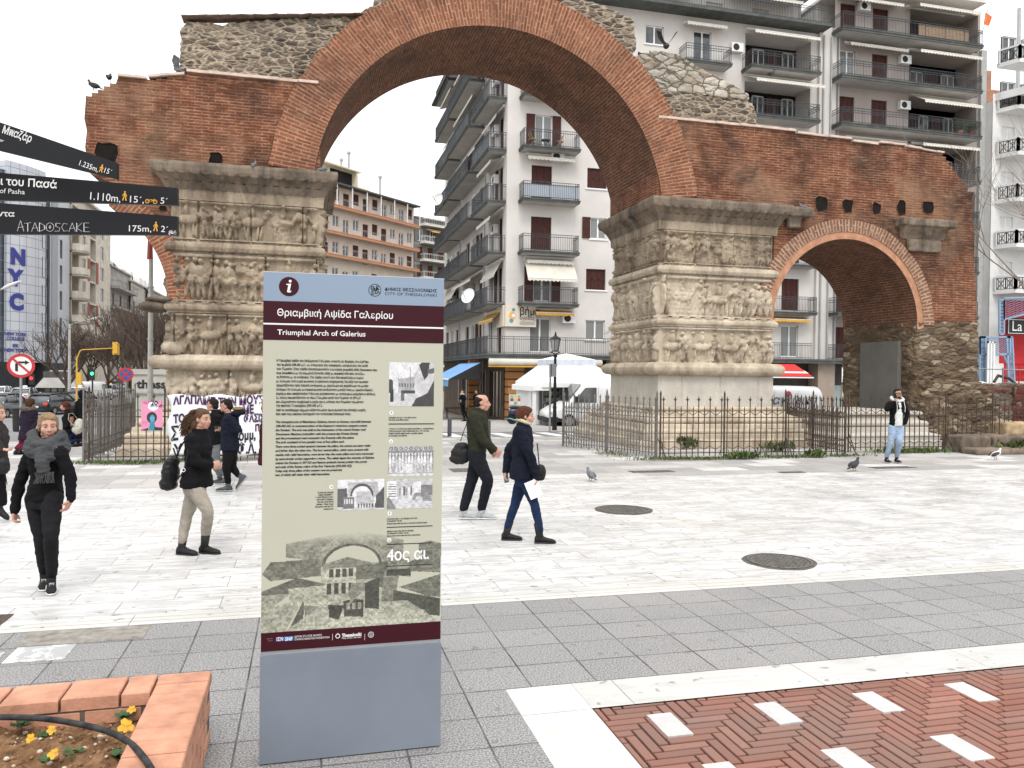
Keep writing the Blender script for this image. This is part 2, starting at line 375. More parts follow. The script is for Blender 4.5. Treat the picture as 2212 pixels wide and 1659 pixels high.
# herringbone bricks with white inserts
t = NT('paving_brick', .85, 0, .3); v = t.uv(src='Object'); gi = t.n('NewGeometry')
c = t.ramp(gi.outputs['Random Per Island'], [(0, (.235, .095, .066)), (.35, (.29, .125, .09)), (.7, (.20, .078, .055)), (1, (.33, .155, .115))])
c = t.mix(t.ramp(t.noise(v, 26, 6, .7), [(.35, .45), (.7, 0.0)]), c, (.17, .08, .06)); c = t.mix(t.math('MULTIPLY', t.ramp(t.noise(v, 1.1, 6, .6), [(.4, 0.0), (.62, 1.0)]), .65), c, (.17, .12, .10))
t.color(c); t.bump(t.noise(v, 60, 5, .7), .4, .004); M_pbrick = t.m
rnd = random.Random(4)
mb = MB(); Wb, Lb, n = .0735, .294, 4; X0, X1, Y0, Y1 = 1.762, 9.5, 2.2, 4.695
ins = []
for j in range(4):
    for i in range(11):
        x0 = 2.05 + .735 * i + (.03 if j % 2 else 0); y1 = 4.53 - .65 * j
        if x0 < 9.2: ins.append((x0, y1 - .31, x0 + .17, y1))
def pb(x0, y0, x1, y1):
    x0, x1, y0, y1 = max(x0, X0), min(x1, X1), max(y0, Y0), min(y1, Y1)
    if x1 - x0 < .012 or y1 - y0 < .012: return
    g = .0072; z = rnd.uniform(-.0035, 0); e = .003
    a = [(x0+g, y0+g), (x1-g, y0+g), (x1-g, y1-g), (x0+g, y1-g)]
    cx_, cy_ = (x0+x1)/2, (y0+y1)/2
    top = [(x + (e if x < cx_ else -e), y + (e if y < cy_ else -e), z) for x, y in a]
    mid = [(x, y, z - .004) for x, y in a]; bot = [(x, y, -.025) for x, y in a]
    mb.add(bot + mid + top, [(8, 9, 10, 11)] + [(i, (i+1) % 4, 4+(i+1) % 4, 4+i) for i in range(4)] + [(4+i, 4+(i+1) % 4, 8+(i+1) % 4, 8+i) for i in range(4)])
for m_ in range(-14, 15):
    for k in range(-60, 160):
        ox, oy = (k - n * m_) * Wb + 1.0, (k + n * m_) * Wb - 1.0
        if -1 < ox < 10 and -1 < oy < 6:
            pb(ox, oy, ox + Lb, oy + Wb); pb(ox, oy + Wb, ox + Wb, oy + Wb + Lb)
tag(mb.build('brick_paving', M_pbrick), kind='structure')
mb = MB()
for q in ins: mb.box((q[0] + .004, q[1] + .004, -.02), (q[2] - .004, q[3] - .004, .0032))
t = NT('insert_marble', .4); v = t.uv(src='Object'); t.color(t.mix(t.ramp(t.noise(v, 3, 8, .6, 1.5), [(.47, 0.0), (.58, .7), (.7, 0.0)]), (.53, .52, .505), (.38, .375, .37)))
tag(mb.build('marble_inserts', t.m), kind='structure')
# odd slabs in the grey band
mb = MB(); mb.box((-2.11, 6.71, -.02), (-1.22, 7.07, .0035)); tag(mb.build('paving_patch', plain('patch_concrete', (.26, .24, .21), .9, .3, 9, .6)), kind='structure')
t = NT('worn_white_tile', .7); v = t.uv(src='Object'); t.color(t.mix(t.ramp(t.noise(v, 3.2, 8, .7), [(.46, 0.0), (.5, 1.0)]), (.75, .75, .74), (.36, .36, .365)))
mb = MB(); mb.box((-2.08, 6.36, -.02), (-1.68, 6.685, .0035)); mb.box((-2.6, 6.36, -.02), (-2.14, 6.6, .0035)); tag(mb.build('paving_patch', t.m), kind='structure')
mb = MB(); mb.box((-2.95, 7.08, -.02), (-2.4, 7.62, .006)); tag(mb.build('drain_cover', plain('rust_iron', (.10, .075, .06), .8, .3, 30, .8)), 'rusty square drain cover at the left edge of the marble paving', 'drain cover')
# manholes: cast iron covers in a ragged hole in the marble
M_iron = plain('cast_iron', (.13, .12, .105), .6, .35, 14, .6, metal=.3)
M_hole = plain('manhole_mortar', (.11, .10, .09), .95, .3, 12, .8)
def manhole(cx, cy, r, label, sq=1.0):
    root = thing('manhole_cover', (cx, cy, 0), label, 'manhole cover')
    mb = MB(); N = 40; rn = random.Random(int(cx * 100)); pts = []
    for i in range(N):
        a = 2 * math.pi * i / N; rr = r * (1.12 + .10 * noise.noise(Vector((math.cos(a) * 2, math.sin(a) * 2, cx))) + .05 * abs(math.cos(2 * a)))
        pts.append((cx + rr * math.cos(a), cy + rr * math.sin(a)))
    mb.prism(pts, lambda a, b, t_: (a, b, -.006 + t_), .0085); mb.build('surround', M_hole, root)
    mb = MB(); mb.lathe([(r * .93, .002), (r * .93, .012), (r, .012), (r, .002)], (cx, cy, 0), 48, cap=False); mb.build('rim', M_iron, root)
    mb = MB(); mb.lathe([(r * .9, .0), (r * .9, .008), (.001, .008)], (cx, cy, 0), 48)
    for i in range(-9, 10):
        for j in range(-9, 10):
            x, y = i * r * .09, j * r * .09
            if x * x + y * y < (.84 * r) ** 2 and (i + j) % 2 == 0: mb.box((cx + x - r*.033, cy + y - r*.033, .007), (cx + x + r*.033, cy + y + r*.033, .0125))
    mb.build('lid', M_iron, root)
manhole(4.82, 11.57, .40, 'smaller round cast iron manhole cover farther out in the white marble')
manhole(5.24, 7.99, .36, 'round cast iron manhole cover in a ragged hole just above the grey tiles')
def flatcover(cx, cy, sx, sy, label):
    mb = MB(); mb.box((cx - sx, cy - sy, -.02), (cx + sx, cy + sy, .004)); 
    for i in range(6): mb.box((cx - sx + .06 + i * sx / 3.2, cy - sy + .05, .003), (cx - sx + .1 + i * sx / 3.2, cy + sy - .05, .009))
    tag(mb.build('drain_cover', M_iron), label, 'drain cover')
flatcover(7.35, 16.1, .5, .16, 'dark drain grating in the worn flags in front of the fenced right pier')
flatcover(3.35, 17.0, .3, .3, 'small dark cover in the worn flags beside the woman in the navy jacket')
flatcover(10.4, 15.45, .3, .12, 'narrow dark drain slot at the edge of the marble, left of the dark pigeon')
flatcover(13.4, 15.9, .55, .16, 'dark drain strip in the flags by the feet of the man on the phone')
# ------------------------------------------------------------------ the triumphal arch
rng = np.random.default_rng(7)
M_brick = brick_mat('roman_brick', (.27, .092, .047), (.125, .045, .028), (.42, .245, .155), .33, .078, .021, stain=.95, jitter=.035, bump=1.0, patch=(.30, .175, .11), stainc=(.03, .02, .016), mj=.75)
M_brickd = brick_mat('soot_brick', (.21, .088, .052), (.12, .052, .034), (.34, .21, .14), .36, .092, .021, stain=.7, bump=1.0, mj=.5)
M_vous = brick_mat('voussoir_brick', (.36, .13, .065), (.19, .065, .036), (.50, .31, .205), .42, .098, .024, stain=.55, bump=1.0, jitter=.012)
M_vous2 = brick_mat('pale_voussoir_brick', (.33, .15, .085), (.22, .095, .055), (.55, .41, .30), .42, .115, .032, stain=.2, bump=1.0, jitter=.012)
M_ring = plain('orange_plaster', (.42, .21, .125), .9, .22, 3.5, .5, src='UV')
M_rub = rubble_mat('grey_rubble', [(.17, .145, .12), (.23, .19, .15), (.12, .10, .085), (.30, .25, .195), (.20, .155, .115)], (.40, .33, .25), (3.2, 8.5, 3), .08)
M_rubb = rubble_mat('brown_rubble', [(.15, .105, .068), (.20, .145, .095), (.10, .07, .048), (.26, .195, .13), (.17, .115, .07), (.38, .31, .23)], (.12, .09, .06), (2.5, 6.3, 2.2), .06)
M_ash = rubble_mat('pale_ashlar', [(.58, .54, .46), (.48, .43, .35), (.64, .6, .52), (.38, .32, .25)], (.14, .11, .08), (2.3, 4.2, 3), .05, stain=.55)
def stone_mat(name, base, dark, rust, k=1.0, bs=.5):
    t = NT(name, .85, 0, .25); v = t.uv(src='Object'); m = t.n('Mapping'); t.l(v, m.inputs[0]); m.inputs['Scale'].default_value = (1, 1, .28)
    c = t.mix(t.ramp(t.noise(v, 1.1, 8, .65), [(.35, 0.0), (.62, 1.0)]), base, tuple(x * .78 for x in base))
    c = t.mix(t.math('MULTIPLY', t.ramp(t.noise(m.outputs[0], 1.5, 8, .68, .6), [(.42, 0.0), (.64, 1.0)]), k), c, dark)
    c = t.mix(t.math('MULTIPLY', t.ramp(t.noise(v, 2.6, 6, .6), [(.55, 0.0), (.72, 1.0)]), .5 * k), c, rust)
    c = t.mix(t.ramp(t.noise(v, 30, 6, .7), [(.3, .5), (.6, 0.0)]), c, tuple(x * .5 for x in base))
    t.color(c); t.bump(t.noise(v, 22, 8, .75), bs, .02); MATS[name] = t.m; return t.m
M_relief = stone_mat('weathered_marble', (.46, .375, .275), (.13, .095, .068), (.30, .20, .125), 1.0, 1.0)
M_pale = stone_mat('pale_weathered_marble', (.64, .545, .42), (.20, .15, .105), (.37, .27, .17), .8, 1.0)
M_corn = stone_mat('blackened_marble', (.26, .205, .155), (.055, .045, .036), (.16, .115, .08), 1.0, .9)
M_new = stone_mat('restored_marble', (.60, .56, .49), (.38, .33, .27), (.48, .39, .29), .5, .35)
M_cap = plain('mortar_cap', (.56, .44, .37), .9, .15, 3, .5)
# height fields for carving -------------------------------------------------
def blobs(U, Vv, items):
    """smooth max of ellipsoidal lumps: (u,v,ru,rv,h,angle)"""
    H = np.zeros_like(U)
    for u, v, ru, rv, h, a in items:
        du, dv = U - u, Vv - v; ca, sa = math.cos(a), math.sin(a); x, y = (du*ca + dv*sa)/ru, (-du*sa + dv*ca)/rv
        d = 1 - x*x - y*y; H = np.maximum(H, h * np.clip(d, 0, 1) ** .3)
    return H
def fnoise(U, Vv, s, seed):
    H = np.zeros(U.shape); r_ = np.random.default_rng(seed)
    for o in range(4):
        for _ in range(4):
            a = r_.uniform(0, 2*math.pi); k = s * (1.9 ** o) * r_.uniform(.7, 1.3); p, q = r_.uniform(0, 6.28, 2)
            H += np.sin(U*k*math.cos(a) + p + 1.7*np.sin(Vv*k*math.sin(a)*1.1 + q)) * np.sin(Vv*k*math.cos(a+.9) + q) / (1.8 ** o)
    return H / 5
def figures(L, Hh, seed, wear=.3, wild=.0):  # heights in metres
    """a crowd of standing, striding and mounted figures across a panel of size L x Hh"""
    r_ = random.Random(seed); it = []; u = .12
    while u < L - .12:
        k = r_.random(); base = .04 + r_.uniform(0, .03); h = Hh * r_.uniform(.78, .93); lean = r_.uniform(-.18, .18) + r_.uniform(-wild, wild)
        def P(t, s=0): return (u + lean * t * h + s * h, base + t * h)
        def limb(a, b, w, hh):
            (x0, y0), (x1, y1) = a, b; Ln = math.hypot(x1-x0, y1-y0); it.append(((x0+x1)/2, (y0+y1)/2, Ln/2 + w*.5, w, hh, math.atan2(y1-y0, x1-x0)))
        w = h * .075
        if k < .2 and u < L - .7:      # horse or bull with rider
            b0 = h * .52; it.append((u + .32*h, base + b0, .33*h, .15*h, .11, .05)); it.append((u + .68*h, base + b0 + .2*h, .20*h, .085*h, .10, 1.0))
            it.append((u + .80*h, base + b0 + .30*h, .13*h, .055*h, .10, -.6))
            for q in (.08, .2, .48, .6): limb((u + q*h, base + b0 - .08*h), (u + (q + r_.uniform(-.08, .08))*h, base), w*.55, .075)
            it.append((u + .30*h, base + .80*h, .09*h, .17*h, .13, 0)); it.append((u + .32*h, base + 1.0*h, .055*h, .07*h, .13, 0)); u += h * .86
        else:
            it.append((*P(.93), .062*h, .075*h, .13, 0)); it.append((*P(.68), .115*h, .18*h, .12, lean)); it.append((*P(.46), .10*h, .14*h, .11, 0))
            limb(P(.42, -.04), P(.02, -.08 + r_.uniform(-.05, .03)), w*.8, .095); limb(P(.42, .04), P(.02, .08 + r_.uniform(-.03, .06)), w*.8, .095)
            for s in (-1, 1):
                e = P(.60 + r_.uniform(-.06, .1), s * .17); limb(P(.78, s*.09), e, w*.6, .10); limb(e, P(.62 + r_.uniform(-.15, .2), s*(.12 + r_.uniform(-.06, .12))), w*.5, .11)
            if r_.random() < .45: q = P(.52, .1); it.append((*q, .13*h, .17*h, .10, 0)); it.append((*q, .035*h, .04*h, .135, 0))
            for q in range(3): a = r_.uniform(-.05, .05); limb(P(.55, -.07 + .07*q), P(.2, -.09 + .09*q + a), w*.22, .135)
            u += h * r_.uniform(.24, .33)
        if r_.random() < .35: it.append((u, base + h*.95, .07*h, .05*h, .07, 0))
    def fn(U, Vv):
        H = blobs(U, Vv, it); n1 = fnoise(U, Vv, 9, seed); n2 = fnoise(U, Vv, 30, seed + 1); broke = np.clip(fnoise(U, Vv, 3.2, seed + 2) * 3 + wear - .45, 0, 1)
        H = 1.55 * H * (1 - broke * .75) + .02 * n1 + .018 * n2 * (1 + 2 * broke)
        return np.maximum(H, .0) + np.where((Vv > Hh - .07) | (Vv < .04), .1, 0) - .12 * (np.abs((U + seed * .37) % 1.31 - .6) < .014)
    return fn
def scroll(per=.34, amp=.05, seed=1):
    def fn(U, Vv, vm=.5):
        c = (np.floor(U / per) + .5) * per; d = np.hypot(U - c, (Vv - vm) * .9); ring = np.cos(d * 2 * math.pi / (per * .33)) * np.exp(-(d / (per * .5)) ** 4)
        return amp * np.clip(ring, -.4, 1) + .012 * fnoise(U, Vv, 22, seed)
    return fn
def acanthus(per=.21, amp=.06, v0=0, v1=1, seed=3):
    def fn(U, Vv):
        t_ = np.clip((Vv - v0) / (v1 - v0), 0, 1); c = (np.floor(U / per) + .5) * per; x = np.abs(U - c) / (per * .5)
        leaf = np.clip(1 - (x / (.35 + .55 * t_)) ** 3, 0, 1) * (.3 + .7 * t_); lobes = .5 + .5 * np.cos((x * (1.6 - .6 * t_)) * 9 + t_ * 4)
        return amp * leaf * (.45 + .55 * lobes) + .01 * fnoise(U, Vv, 25, seed)
    return fn
def scales(amp=.035, pu=.16, pv=.10, seed=5):
    def fn(U, Vv):
        r_ = np.floor(Vv / pv); uu = U / pu + .5 * (r_ % 2); fu = uu - np.floor(uu); fv = Vv / pv - r_
        return amp * np.clip(1 - ((fu - .5) * 2) ** 2, 0, 1) * fv + .01 * fnoise(U, Vv, 20, seed)
    return fn
def band(parent, name, rect, prof, fn, m, sides='SWNE', du=.035, fade=.08, uvoff=0, gap=()):
    """moulding or panel round a rectangular pier. rect=(x0,y0,x1,y1); prof=[(out,z)...]; corners mitred"""
    x0, y0, x1, y1 = rect; S = {'S': ((x0, y0), (1, 0), x1 - x0, (0, -1)), 'E': ((x1, y0), (0, 1), y1 - y0, (1, 0)), 'N': ((x1, y1), (-1, 0), x1 - x0, (0, 1)), 'W': ((x0, y1), (0, -1), y1 - y0, (-1, 0))}
    mb = MB(); pr = np.array(prof, float); seg = np.hypot(np.diff(pr[:, 0]), np.diff(pr[:, 1])); vv = np.r_[0, np.cumsum(seg)]
    nv = max(2, int(vv[-1] / du) + 1)
    if fn is None: vs = vv
    else: vs = np.unique(np.r_[np.linspace(0, vv[-1], nv), vv])
    po = np.interp(vs, vv, pr[:, 0]); pz = np.interp(vs, vv, pr[:, 1]); d = np.gradient(np.stack([po, pz], 1), axis=0); ln = np.hypot(d[:, 0], d[:, 1]) + 1e-9
    no, nz_ = d[:, 1] / ln, -d[:, 0] / ln
    for k in sides:
        (bx, by), (tx, ty), L, (nx, ny) = S[k]; nu = max(2, int(L / du) + 1) if fn else 2; us = np.linspace(0, 1, nu)
        U, VV = np.meshgrid(us, vs); O = np.repeat(po[:, None], nu, 1); Z = np.repeat(pz[:, None], nu, 1)
        uw = -O + U * (L + 2 * O)
        if fn is None: h = np.zeros_like(U)
        else:
            h = fn(U * L + uvoff + {'S': 0, 'E': 3.3, 'N': 7.7, 'W': 11.1}[k], VV); ed = np.clip(np.minimum(U, 1 - U) * L / fade, 0, 1); h = h * ed
        O2 = O + h * np.repeat(no[:, None], nu, 1); Z2 = Z + h * np.repeat(nz_[:, None], nu, 1)
        P = np.stack([bx + tx*uw + nx*O2, by + ty*uw + ny*O2, Z2], -1); mb.grid(P)
    return mb.build(name, m, parent, smooth=fn is not None)
def rnd_prof(o, z, r, n=7, a0=-90, a1=90):
    return [(o + r * math.cos(rad(a)), z + r * math.sin(rad(a))) for a in np.linspace(a0, a1, n)]
YF, YB = 21.8, 25.5
arch = thing('triumphal_arch', (10, 23.6, 0), 'huge ruined Roman triumphal arch of brick on marble piers carved with reliefs', 'triumphal arch')
def pier(x0, x1, seed, wear, newdado=False, lr=None):
    R = (x0, YF, x1, YB)
    core = MB(); core.box((x0 + .12, YF + .12, .1), (x1 - .12, YB - .12, 7.3)); core.build('pier_core', M_relief, arch)
    mW = [M_relief, M_relief, M_relief]; mats = lr or mW
    # base steps
    for nm, pr in (('plinth', [(1.0, 0.0), (1.0, .22), (.93, .24)]), ('base_step', [(.93, .24), (.86, .27), (.86, .42)] + rnd_prof(.80, .49, .07) + [(.74, .56)]),
                   ('base_moulding', [(.74, .56), (.72, .70)] + rnd_prof(.55, .80, .1) + [(.5, .91), (.34, .97), (.30, 1.05)] + rnd_prof(.22, 1.12, .065) + [(.02, 1.19)])):
        band(arch, nm, R, pr, lambda U, V_: .02 * fnoise(U, V_, 2.5, seed) + .012 * fnoise(U, V_, 12, seed + 3), M_pale, du=.09, fade=.1)
    band(arch, 'dado', R, [(.03 if newdado else -.03, 1.17), (.03 if newdado else -.03, 2.15)], figures(40, .98, seed + 8, .7) if not newdado else lambda U, V_: .02 * fnoise(U, V_, 3, seed + 9) + np.where(np.abs((U + seed) % 1.27 - .02) < .03, -.04, 0), M_new if newdado else M_pale, du=.035, fade=.04)
    tor = [(.03, 2.13), (.1, 2.14)] + rnd_prof(.1, 2.31, .185, 9) + [(.02, 2.49)]
    band(arch, 'torus', R, tor, scales(.022, .16, .09), M_pale, du=.04, fade=.3)
    mp = figures
    band(arch, 'relief_panel', R, [(-.03, 2.47), (-.03, 3.55)], figures(40, 1.08, seed + 1, wear), mats[0], du=.024)
    band(arch, 'scroll_band', R, [(.0, 3.55), (.05, 3.57)] + rnd_prof(.02, 3.71, .10, 7, -70, 70) + [(.05, 3.85), (0, 3.87)], scroll(.36, .045, seed), mats[1], du=.035, fade=.12)
    band(arch, 'relief_panel', R, [(-.03, 3.87), (-.03, 5.08)], figures(40, 1.2, seed + 2, wear, .15), mats[1], du=.024)
    band(arch, 'garland_band', R, [(.0, 5.08), (.03, 5.1)] + rnd_prof(.0, 5.26, .13, 9, -80, 80) + [(.03, 5.42), (0, 5.44)], scales(.028, .14, .085), mats[1], du=.035, fade=.15)
    band(arch, 'relief_panel', R, [(-.03, 5.44), (-.03, 6.42)], figures(40, .98, seed + 3, wear), mats[2], du=.024)
    band(arch, 'frieze', R, [(0, 6.42), (.07, 6.44), (.08, 6.66), (.10, 6.70)], scroll(.3, .06, seed + 4), mats[2], du=.035, fade=.1)
    cy = [(.10, 6.70), (.13, 6.76), (.20, 6.90), (.31, 7.04), (.38, 7.08), (.41, 7.12), (.43, 7.26), (.41, 7.33), (.3, 7.36), (.0, 7.37)]
    band(arch, 'cornice', R, cy, lambda U, V_: acanthus(.24, .07, .05, .45, seed)(U, V_) * (V_ < .5) + .012 * fnoise(U, V_, 14, seed), M_corn, du=.032, fade=.2)
pier(.0 - 3.38, .34, 11, .15, False, [M_relief, M_relief, M_relief])
pier(10.12, 13.92, 31, .42, True, [M_pale, M_pale, M_relief])
from mathutils.geometry import tessellate_polygon
def tess(poly): return [tuple(t_) for t_ in tessellate_polygon([[Vector((a, b, 0)) for a, b in poly]])]
# brick masses -------------------------------------------------------------
def ragged(p, q, step, amp, seed):
    r_ = random.Random(seed); n = max(1, int(math.dist(p, q) / step)); o = []
    for i in range(1, n):
        t_ = i / n; o.append((p[0] + (q[0]-p[0])*t_ + r_.uniform(-amp, amp), p[1] + (q[1]-p[1])*t_ + r_.uniform(-amp, amp)))
    return o
def arc(cx, cz, r, a0, a1, n): return [(cx + r*math.cos(rad(a0 + (a1-a0)*i/n)), cz + r*math.sin(rad(a0 + (a1-a0)*i/n))) for i in range(n + 1)]
CXa, CZa, RIa, REa = 5.15, 6.77, 5.02, 6.17
CXs, CZs, RIs, REs = 16.58, 3.85, 2.66, 3.2
def steps(p, q, n, seed, amp=.04):
    r_ = random.Random(seed); o = []; (x0, z0), (x1, z1) = p, q
    for i in range(n):
        xa = x0 + (x1-x0)*i/n; xb = x0 + (x1-x0)*(i+1)/n; z = z0 + (z1-z0)*(i+1)/n + r_.uniform(-amp, amp)*.5; o += [(xa, z), (xb, z)]
    return o
# left mass: from the broken left end to the big ring
left_end = [(-5.33, 8.75), (-5.36, 8.3), (-5.30, 8.0), (-5.34, 7.6), (-5.28, 7.2), (-5.22, 6.95), (-4.7, 6.75), (-4.95, 6.5)]
lowarc = arc(-6.04, 3.85, 2.66, 60, 0, 14)
def concave(name, poly, y0, y1, m, parent=arch, sub=True):
    import bmesh
    bm = bmesh.new(); vs = [bm.verts.new((a, y0, b)) for a, b in poly]; vb = [bm.verts.new((a, y1, b)) for a, b in poly]; n = len(poly)
    for tr_ in tess(poly): bm.faces.new([vs[i] for i in tr_]); bm.faces.new([vb[i] for i in tr_[::-1]])
    for i in range(n): bm.faces.new((vs[(i+1) % n], vs[i], vb[i], vb[(i+1) % n]))
    bmesh.ops.recalc_face_normals(bm, faces=bm.faces)
    bm.verts.index_update(); mb = MB(); mb.add([v.co[:] for v in bm.verts], [tuple(v.index for v in f_.verts) for f_ in bm.faces]); bm.free()
    return mb.build(name, m, parent)
LBpoly = [(.32, 9.70), (-3.0, 9.68)] + steps((-3.0, 9.66), (-3.95, 9.42), 4, 2) + [(-4.6, 9.40)] + steps((-4.65, 9.33), (-5.33, 8.85), 5, 3) + left_end + lowarc + [(-3.38, 7.2), (.32, 7.2)]
concave('brick_mass', LBpoly, YF, YB, M_brick)
# right mass with the small arch cut out
RB = [(9.98, 7.2), (9.98, 9.70), (13.2, 9.71)] + [(14.6, 9.70), (14.62, 9.64), (16.6, 9.62), (16.62, 9.56), (17.6, 9.54), (17.62, 9.60), (18.6, 9.60)]
RB += steps((18.7, 9.6), (20.1, 9.45), 2, 5) + steps((20.1, 9.5), (21.25, 8.3), 9, 6, .05) + ragged((21.3, 8.2), (21.62, 4.0), .3, .035, 8) + [(21.62, 3.98), (19.24, 3.98), (19.24, 3.85)]
RB += arc(CXs, CZs, RIs + .0, 0, 180, 30)[1:] + [(13.92, 7.2)]
concave('brick_mass', RB, YF, YB, M_brick)
# thin mortar caps along the tops
def cap(name, pts, th, m, y0=YF - .06, y1=YB):
    mb = MB(); r_ = random.Random(len(pts))
    for (x0, z0), (x1, z1) in zip(pts, pts[1:]):
        n = max(1, int(abs(x1 - x0) / .25))
        for i in range(n):
            a, b = x0 + (x1-x0)*i/n, x0 + (x1-x0)*(i+1)/n; za = z0 + (z1-z0)*i/n; zb = z0 + (z1-z0)*(i+1)/n; o = r_.uniform(-.015, .03); o2 = o
            mb.add([(a, y0 - o, za), (b, y0 - o, zb), (b, y1, zb), (a, y1, za), (a, y0 - o, za + th), (b, y0 - o, zb + th), (b, y1, zb + th), (a, y1, za + th)],
                   [(0,3,2,1),(4,5,6,7),(0,1,5,4),(1,2,6,5),(2,3,7,6),(3,0,4,7)])
    mb.build(name, m, arch)
cap('mortar_cap', [(.25, 9.702), (-3.0, 9.69)], .07, M_cap); cap('mortar_cap', [(-3.05, 9.6), (-3.9, 9.46)], .06, M_cap); cap('mortar_cap', [(-3.95, 9.405), (-4.6, 9.405)], .06, M_cap)
cap('mortar_cap', [(10.0, 9.705), (13.2, 9.712), (14.6, 9.705)], .07, M_cap); cap('mortar_cap', [(14.65, 9.645), (16.6, 9.625)], .065, M_cap); cap('mortar_cap', [(16.65, 9.56), (17.6, 9.545)], .06, M_cap); cap('mortar_cap', [(17.65, 9.605), (18.65, 9.605)], .06, M_cap); cap('mortar_cap', [(18.7, 9.56), (20.1, 9.47)], .05, M_cap)
# big ring: archivolt faces and soffit, uv laid so that bricks stand radially
def ring(name, cx, cz, ri, re, a0, a1, n, y0, y1, mface, msoff, seed=0, mtop=None, rag=.03, rin=None):
    r_ = random.Random(seed); mb = MB(); fa = []
    re_ = [re + r_.uniform(-rag, rag) for _ in range(n + 1)]
    for i in range(n):
        t0, t1 = rad(a0 + (a1-a0)*i/n), rad(a0 + (a1-a0)*(i+1)/n)
        def P(r, t_, y): return (cx + r*math.cos(t_), y, cz + r*math.sin(t_))
        rm = (ri + re) / 2; u0, u1 = t0*rm, t1*rm
        for y, fl in ((y0, False), (y1, True)):
            q = [P(ri, t0, y), P(re_[i], t0, y), P(re_[i+1], t1, y), P(ri, t1, y)]; w = [(0, u0), (re-ri, u0), (re-ri, u1), (0, u1)]
            mb.add(q[::-1] if fl else q, [(0, 1, 2, 3)], 0, [w[::-1] if fl else w])
        q = [P(ri, t0, y0), P(ri, t1, y0), P(ri, t1, y1), P(ri, t0, y1)]; mb.add(q, [(0, 1, 2, 3)], 1, [[(0, t0*ri), (0, t1*ri), (y1-y0, t1*ri), (y1-y0, t0*ri)]])
        q = [P(re_[i], t0, y0), P(re_[i], t0, y1), P(re_[i+1], t1, y1), P(re_[i+1], t1, y0)]; mb.add(q, [(0, 1, 2, 3)], 0, [[(0, u0), (y1-y0, u0), (y1-y0, u1), (0, u1)]])
    for t_ in (a0, a1):
        t_ = rad(t_); mb.add([P(ri, t_, y0), P(ri, t_, y1), P(re, t_, y1), P(re, t_, y0)], [(0, 1, 2, 3)], 0)
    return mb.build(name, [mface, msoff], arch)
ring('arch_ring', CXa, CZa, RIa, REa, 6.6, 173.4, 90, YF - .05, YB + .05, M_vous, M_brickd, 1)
# jambs below the ring, down to the cornices
mb = MB(); mb.box((.30, YF - .035, 7.36), (CXa - math.sqrt(RIa**2 - .6**2) + .0, YB + .02, CZa + .6)); mb.box((CXa + math.sqrt(RIa**2 - .6**2), YF - .035, 7.36), (10.10, YB + .02, CZa + .6)); 
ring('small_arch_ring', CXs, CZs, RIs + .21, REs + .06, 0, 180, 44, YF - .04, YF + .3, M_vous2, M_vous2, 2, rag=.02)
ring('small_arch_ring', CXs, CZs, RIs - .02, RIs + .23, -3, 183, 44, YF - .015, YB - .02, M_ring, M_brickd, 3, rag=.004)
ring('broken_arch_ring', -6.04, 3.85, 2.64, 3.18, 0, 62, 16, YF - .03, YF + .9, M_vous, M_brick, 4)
# broken springer of the small arch on the left
mb = MB(); mb.box((-3.62, YF - .02, 3.72), (-3.36, YF + 1.2, 3.95)); mb.ball((-3.75, YF + .25, 3.72), (.42, .45, .16), 14); mb.ball((-3.6, YF + .1, 3.9), (.35, .3, .09), 12); mb.build('broken_impost', M_corn, arch, smooth=True)
mb = MB(); mb.tube([(-3.85, YF - .12, 2.31), (-3.82, YF - .12, 2.31), (-3.72, YF - .12, 2.31), (-3.3, YF - .12, 2.31)], [.02, .1, .165, .175], 16); mb.build('torus_end', M_pale, arch, smooth=True)
mb = MB(); mb.tube([(-3.55, YF - .1, 2.72), (-3.5, YF - .12, 2.7), (-3.3, YF - .14, 2.66), (-3.12, YF - .12, 2.6), (-3.05, YF - .1, 2.58)], [.02, .13, .17, .12, .02], 12); mb.build('broken_boss', M_pale, arch, smooth=True)
# stone brackets on the right of the small arch and beside the pier cornice
mb = MB(); P0 = (18.35, YF - .42)
mb.box((18.3, YF - .42, 6.98), (20.35, YF, 7.22)); mb.prism([(0, 0), (-.36, .42), (0, .42)], lambda a, b, t_: (18.45 + t_, YF + a, 6.56 + b), 1.7)
mb.box((18.75, YF - .14, 6.2), (20.0, YF, 6.58)); 
br_ = remeshed(mb, .035, 3, lambda c, n_: c + n_ * (.035 * noise.fractal(c * 5, .8, 2, 4))); meshdata_obj('stone_bracket', br_, M_corn, arch)
mb = MB(); mb.box((14.2, YF - .40, 7.02), (15.05, YF, 7.3)); mb.box((14.3, YF - .2, 6.7), (14.75, YF, 7.03)); br_ = remeshed(mb, .035, 3, lambda c, n_: c + n_ * (.03 * noise.fractal(c * 5, .8, 2, 4))); meshdata_obj('broken_cornice', br_, M_corn, arch)
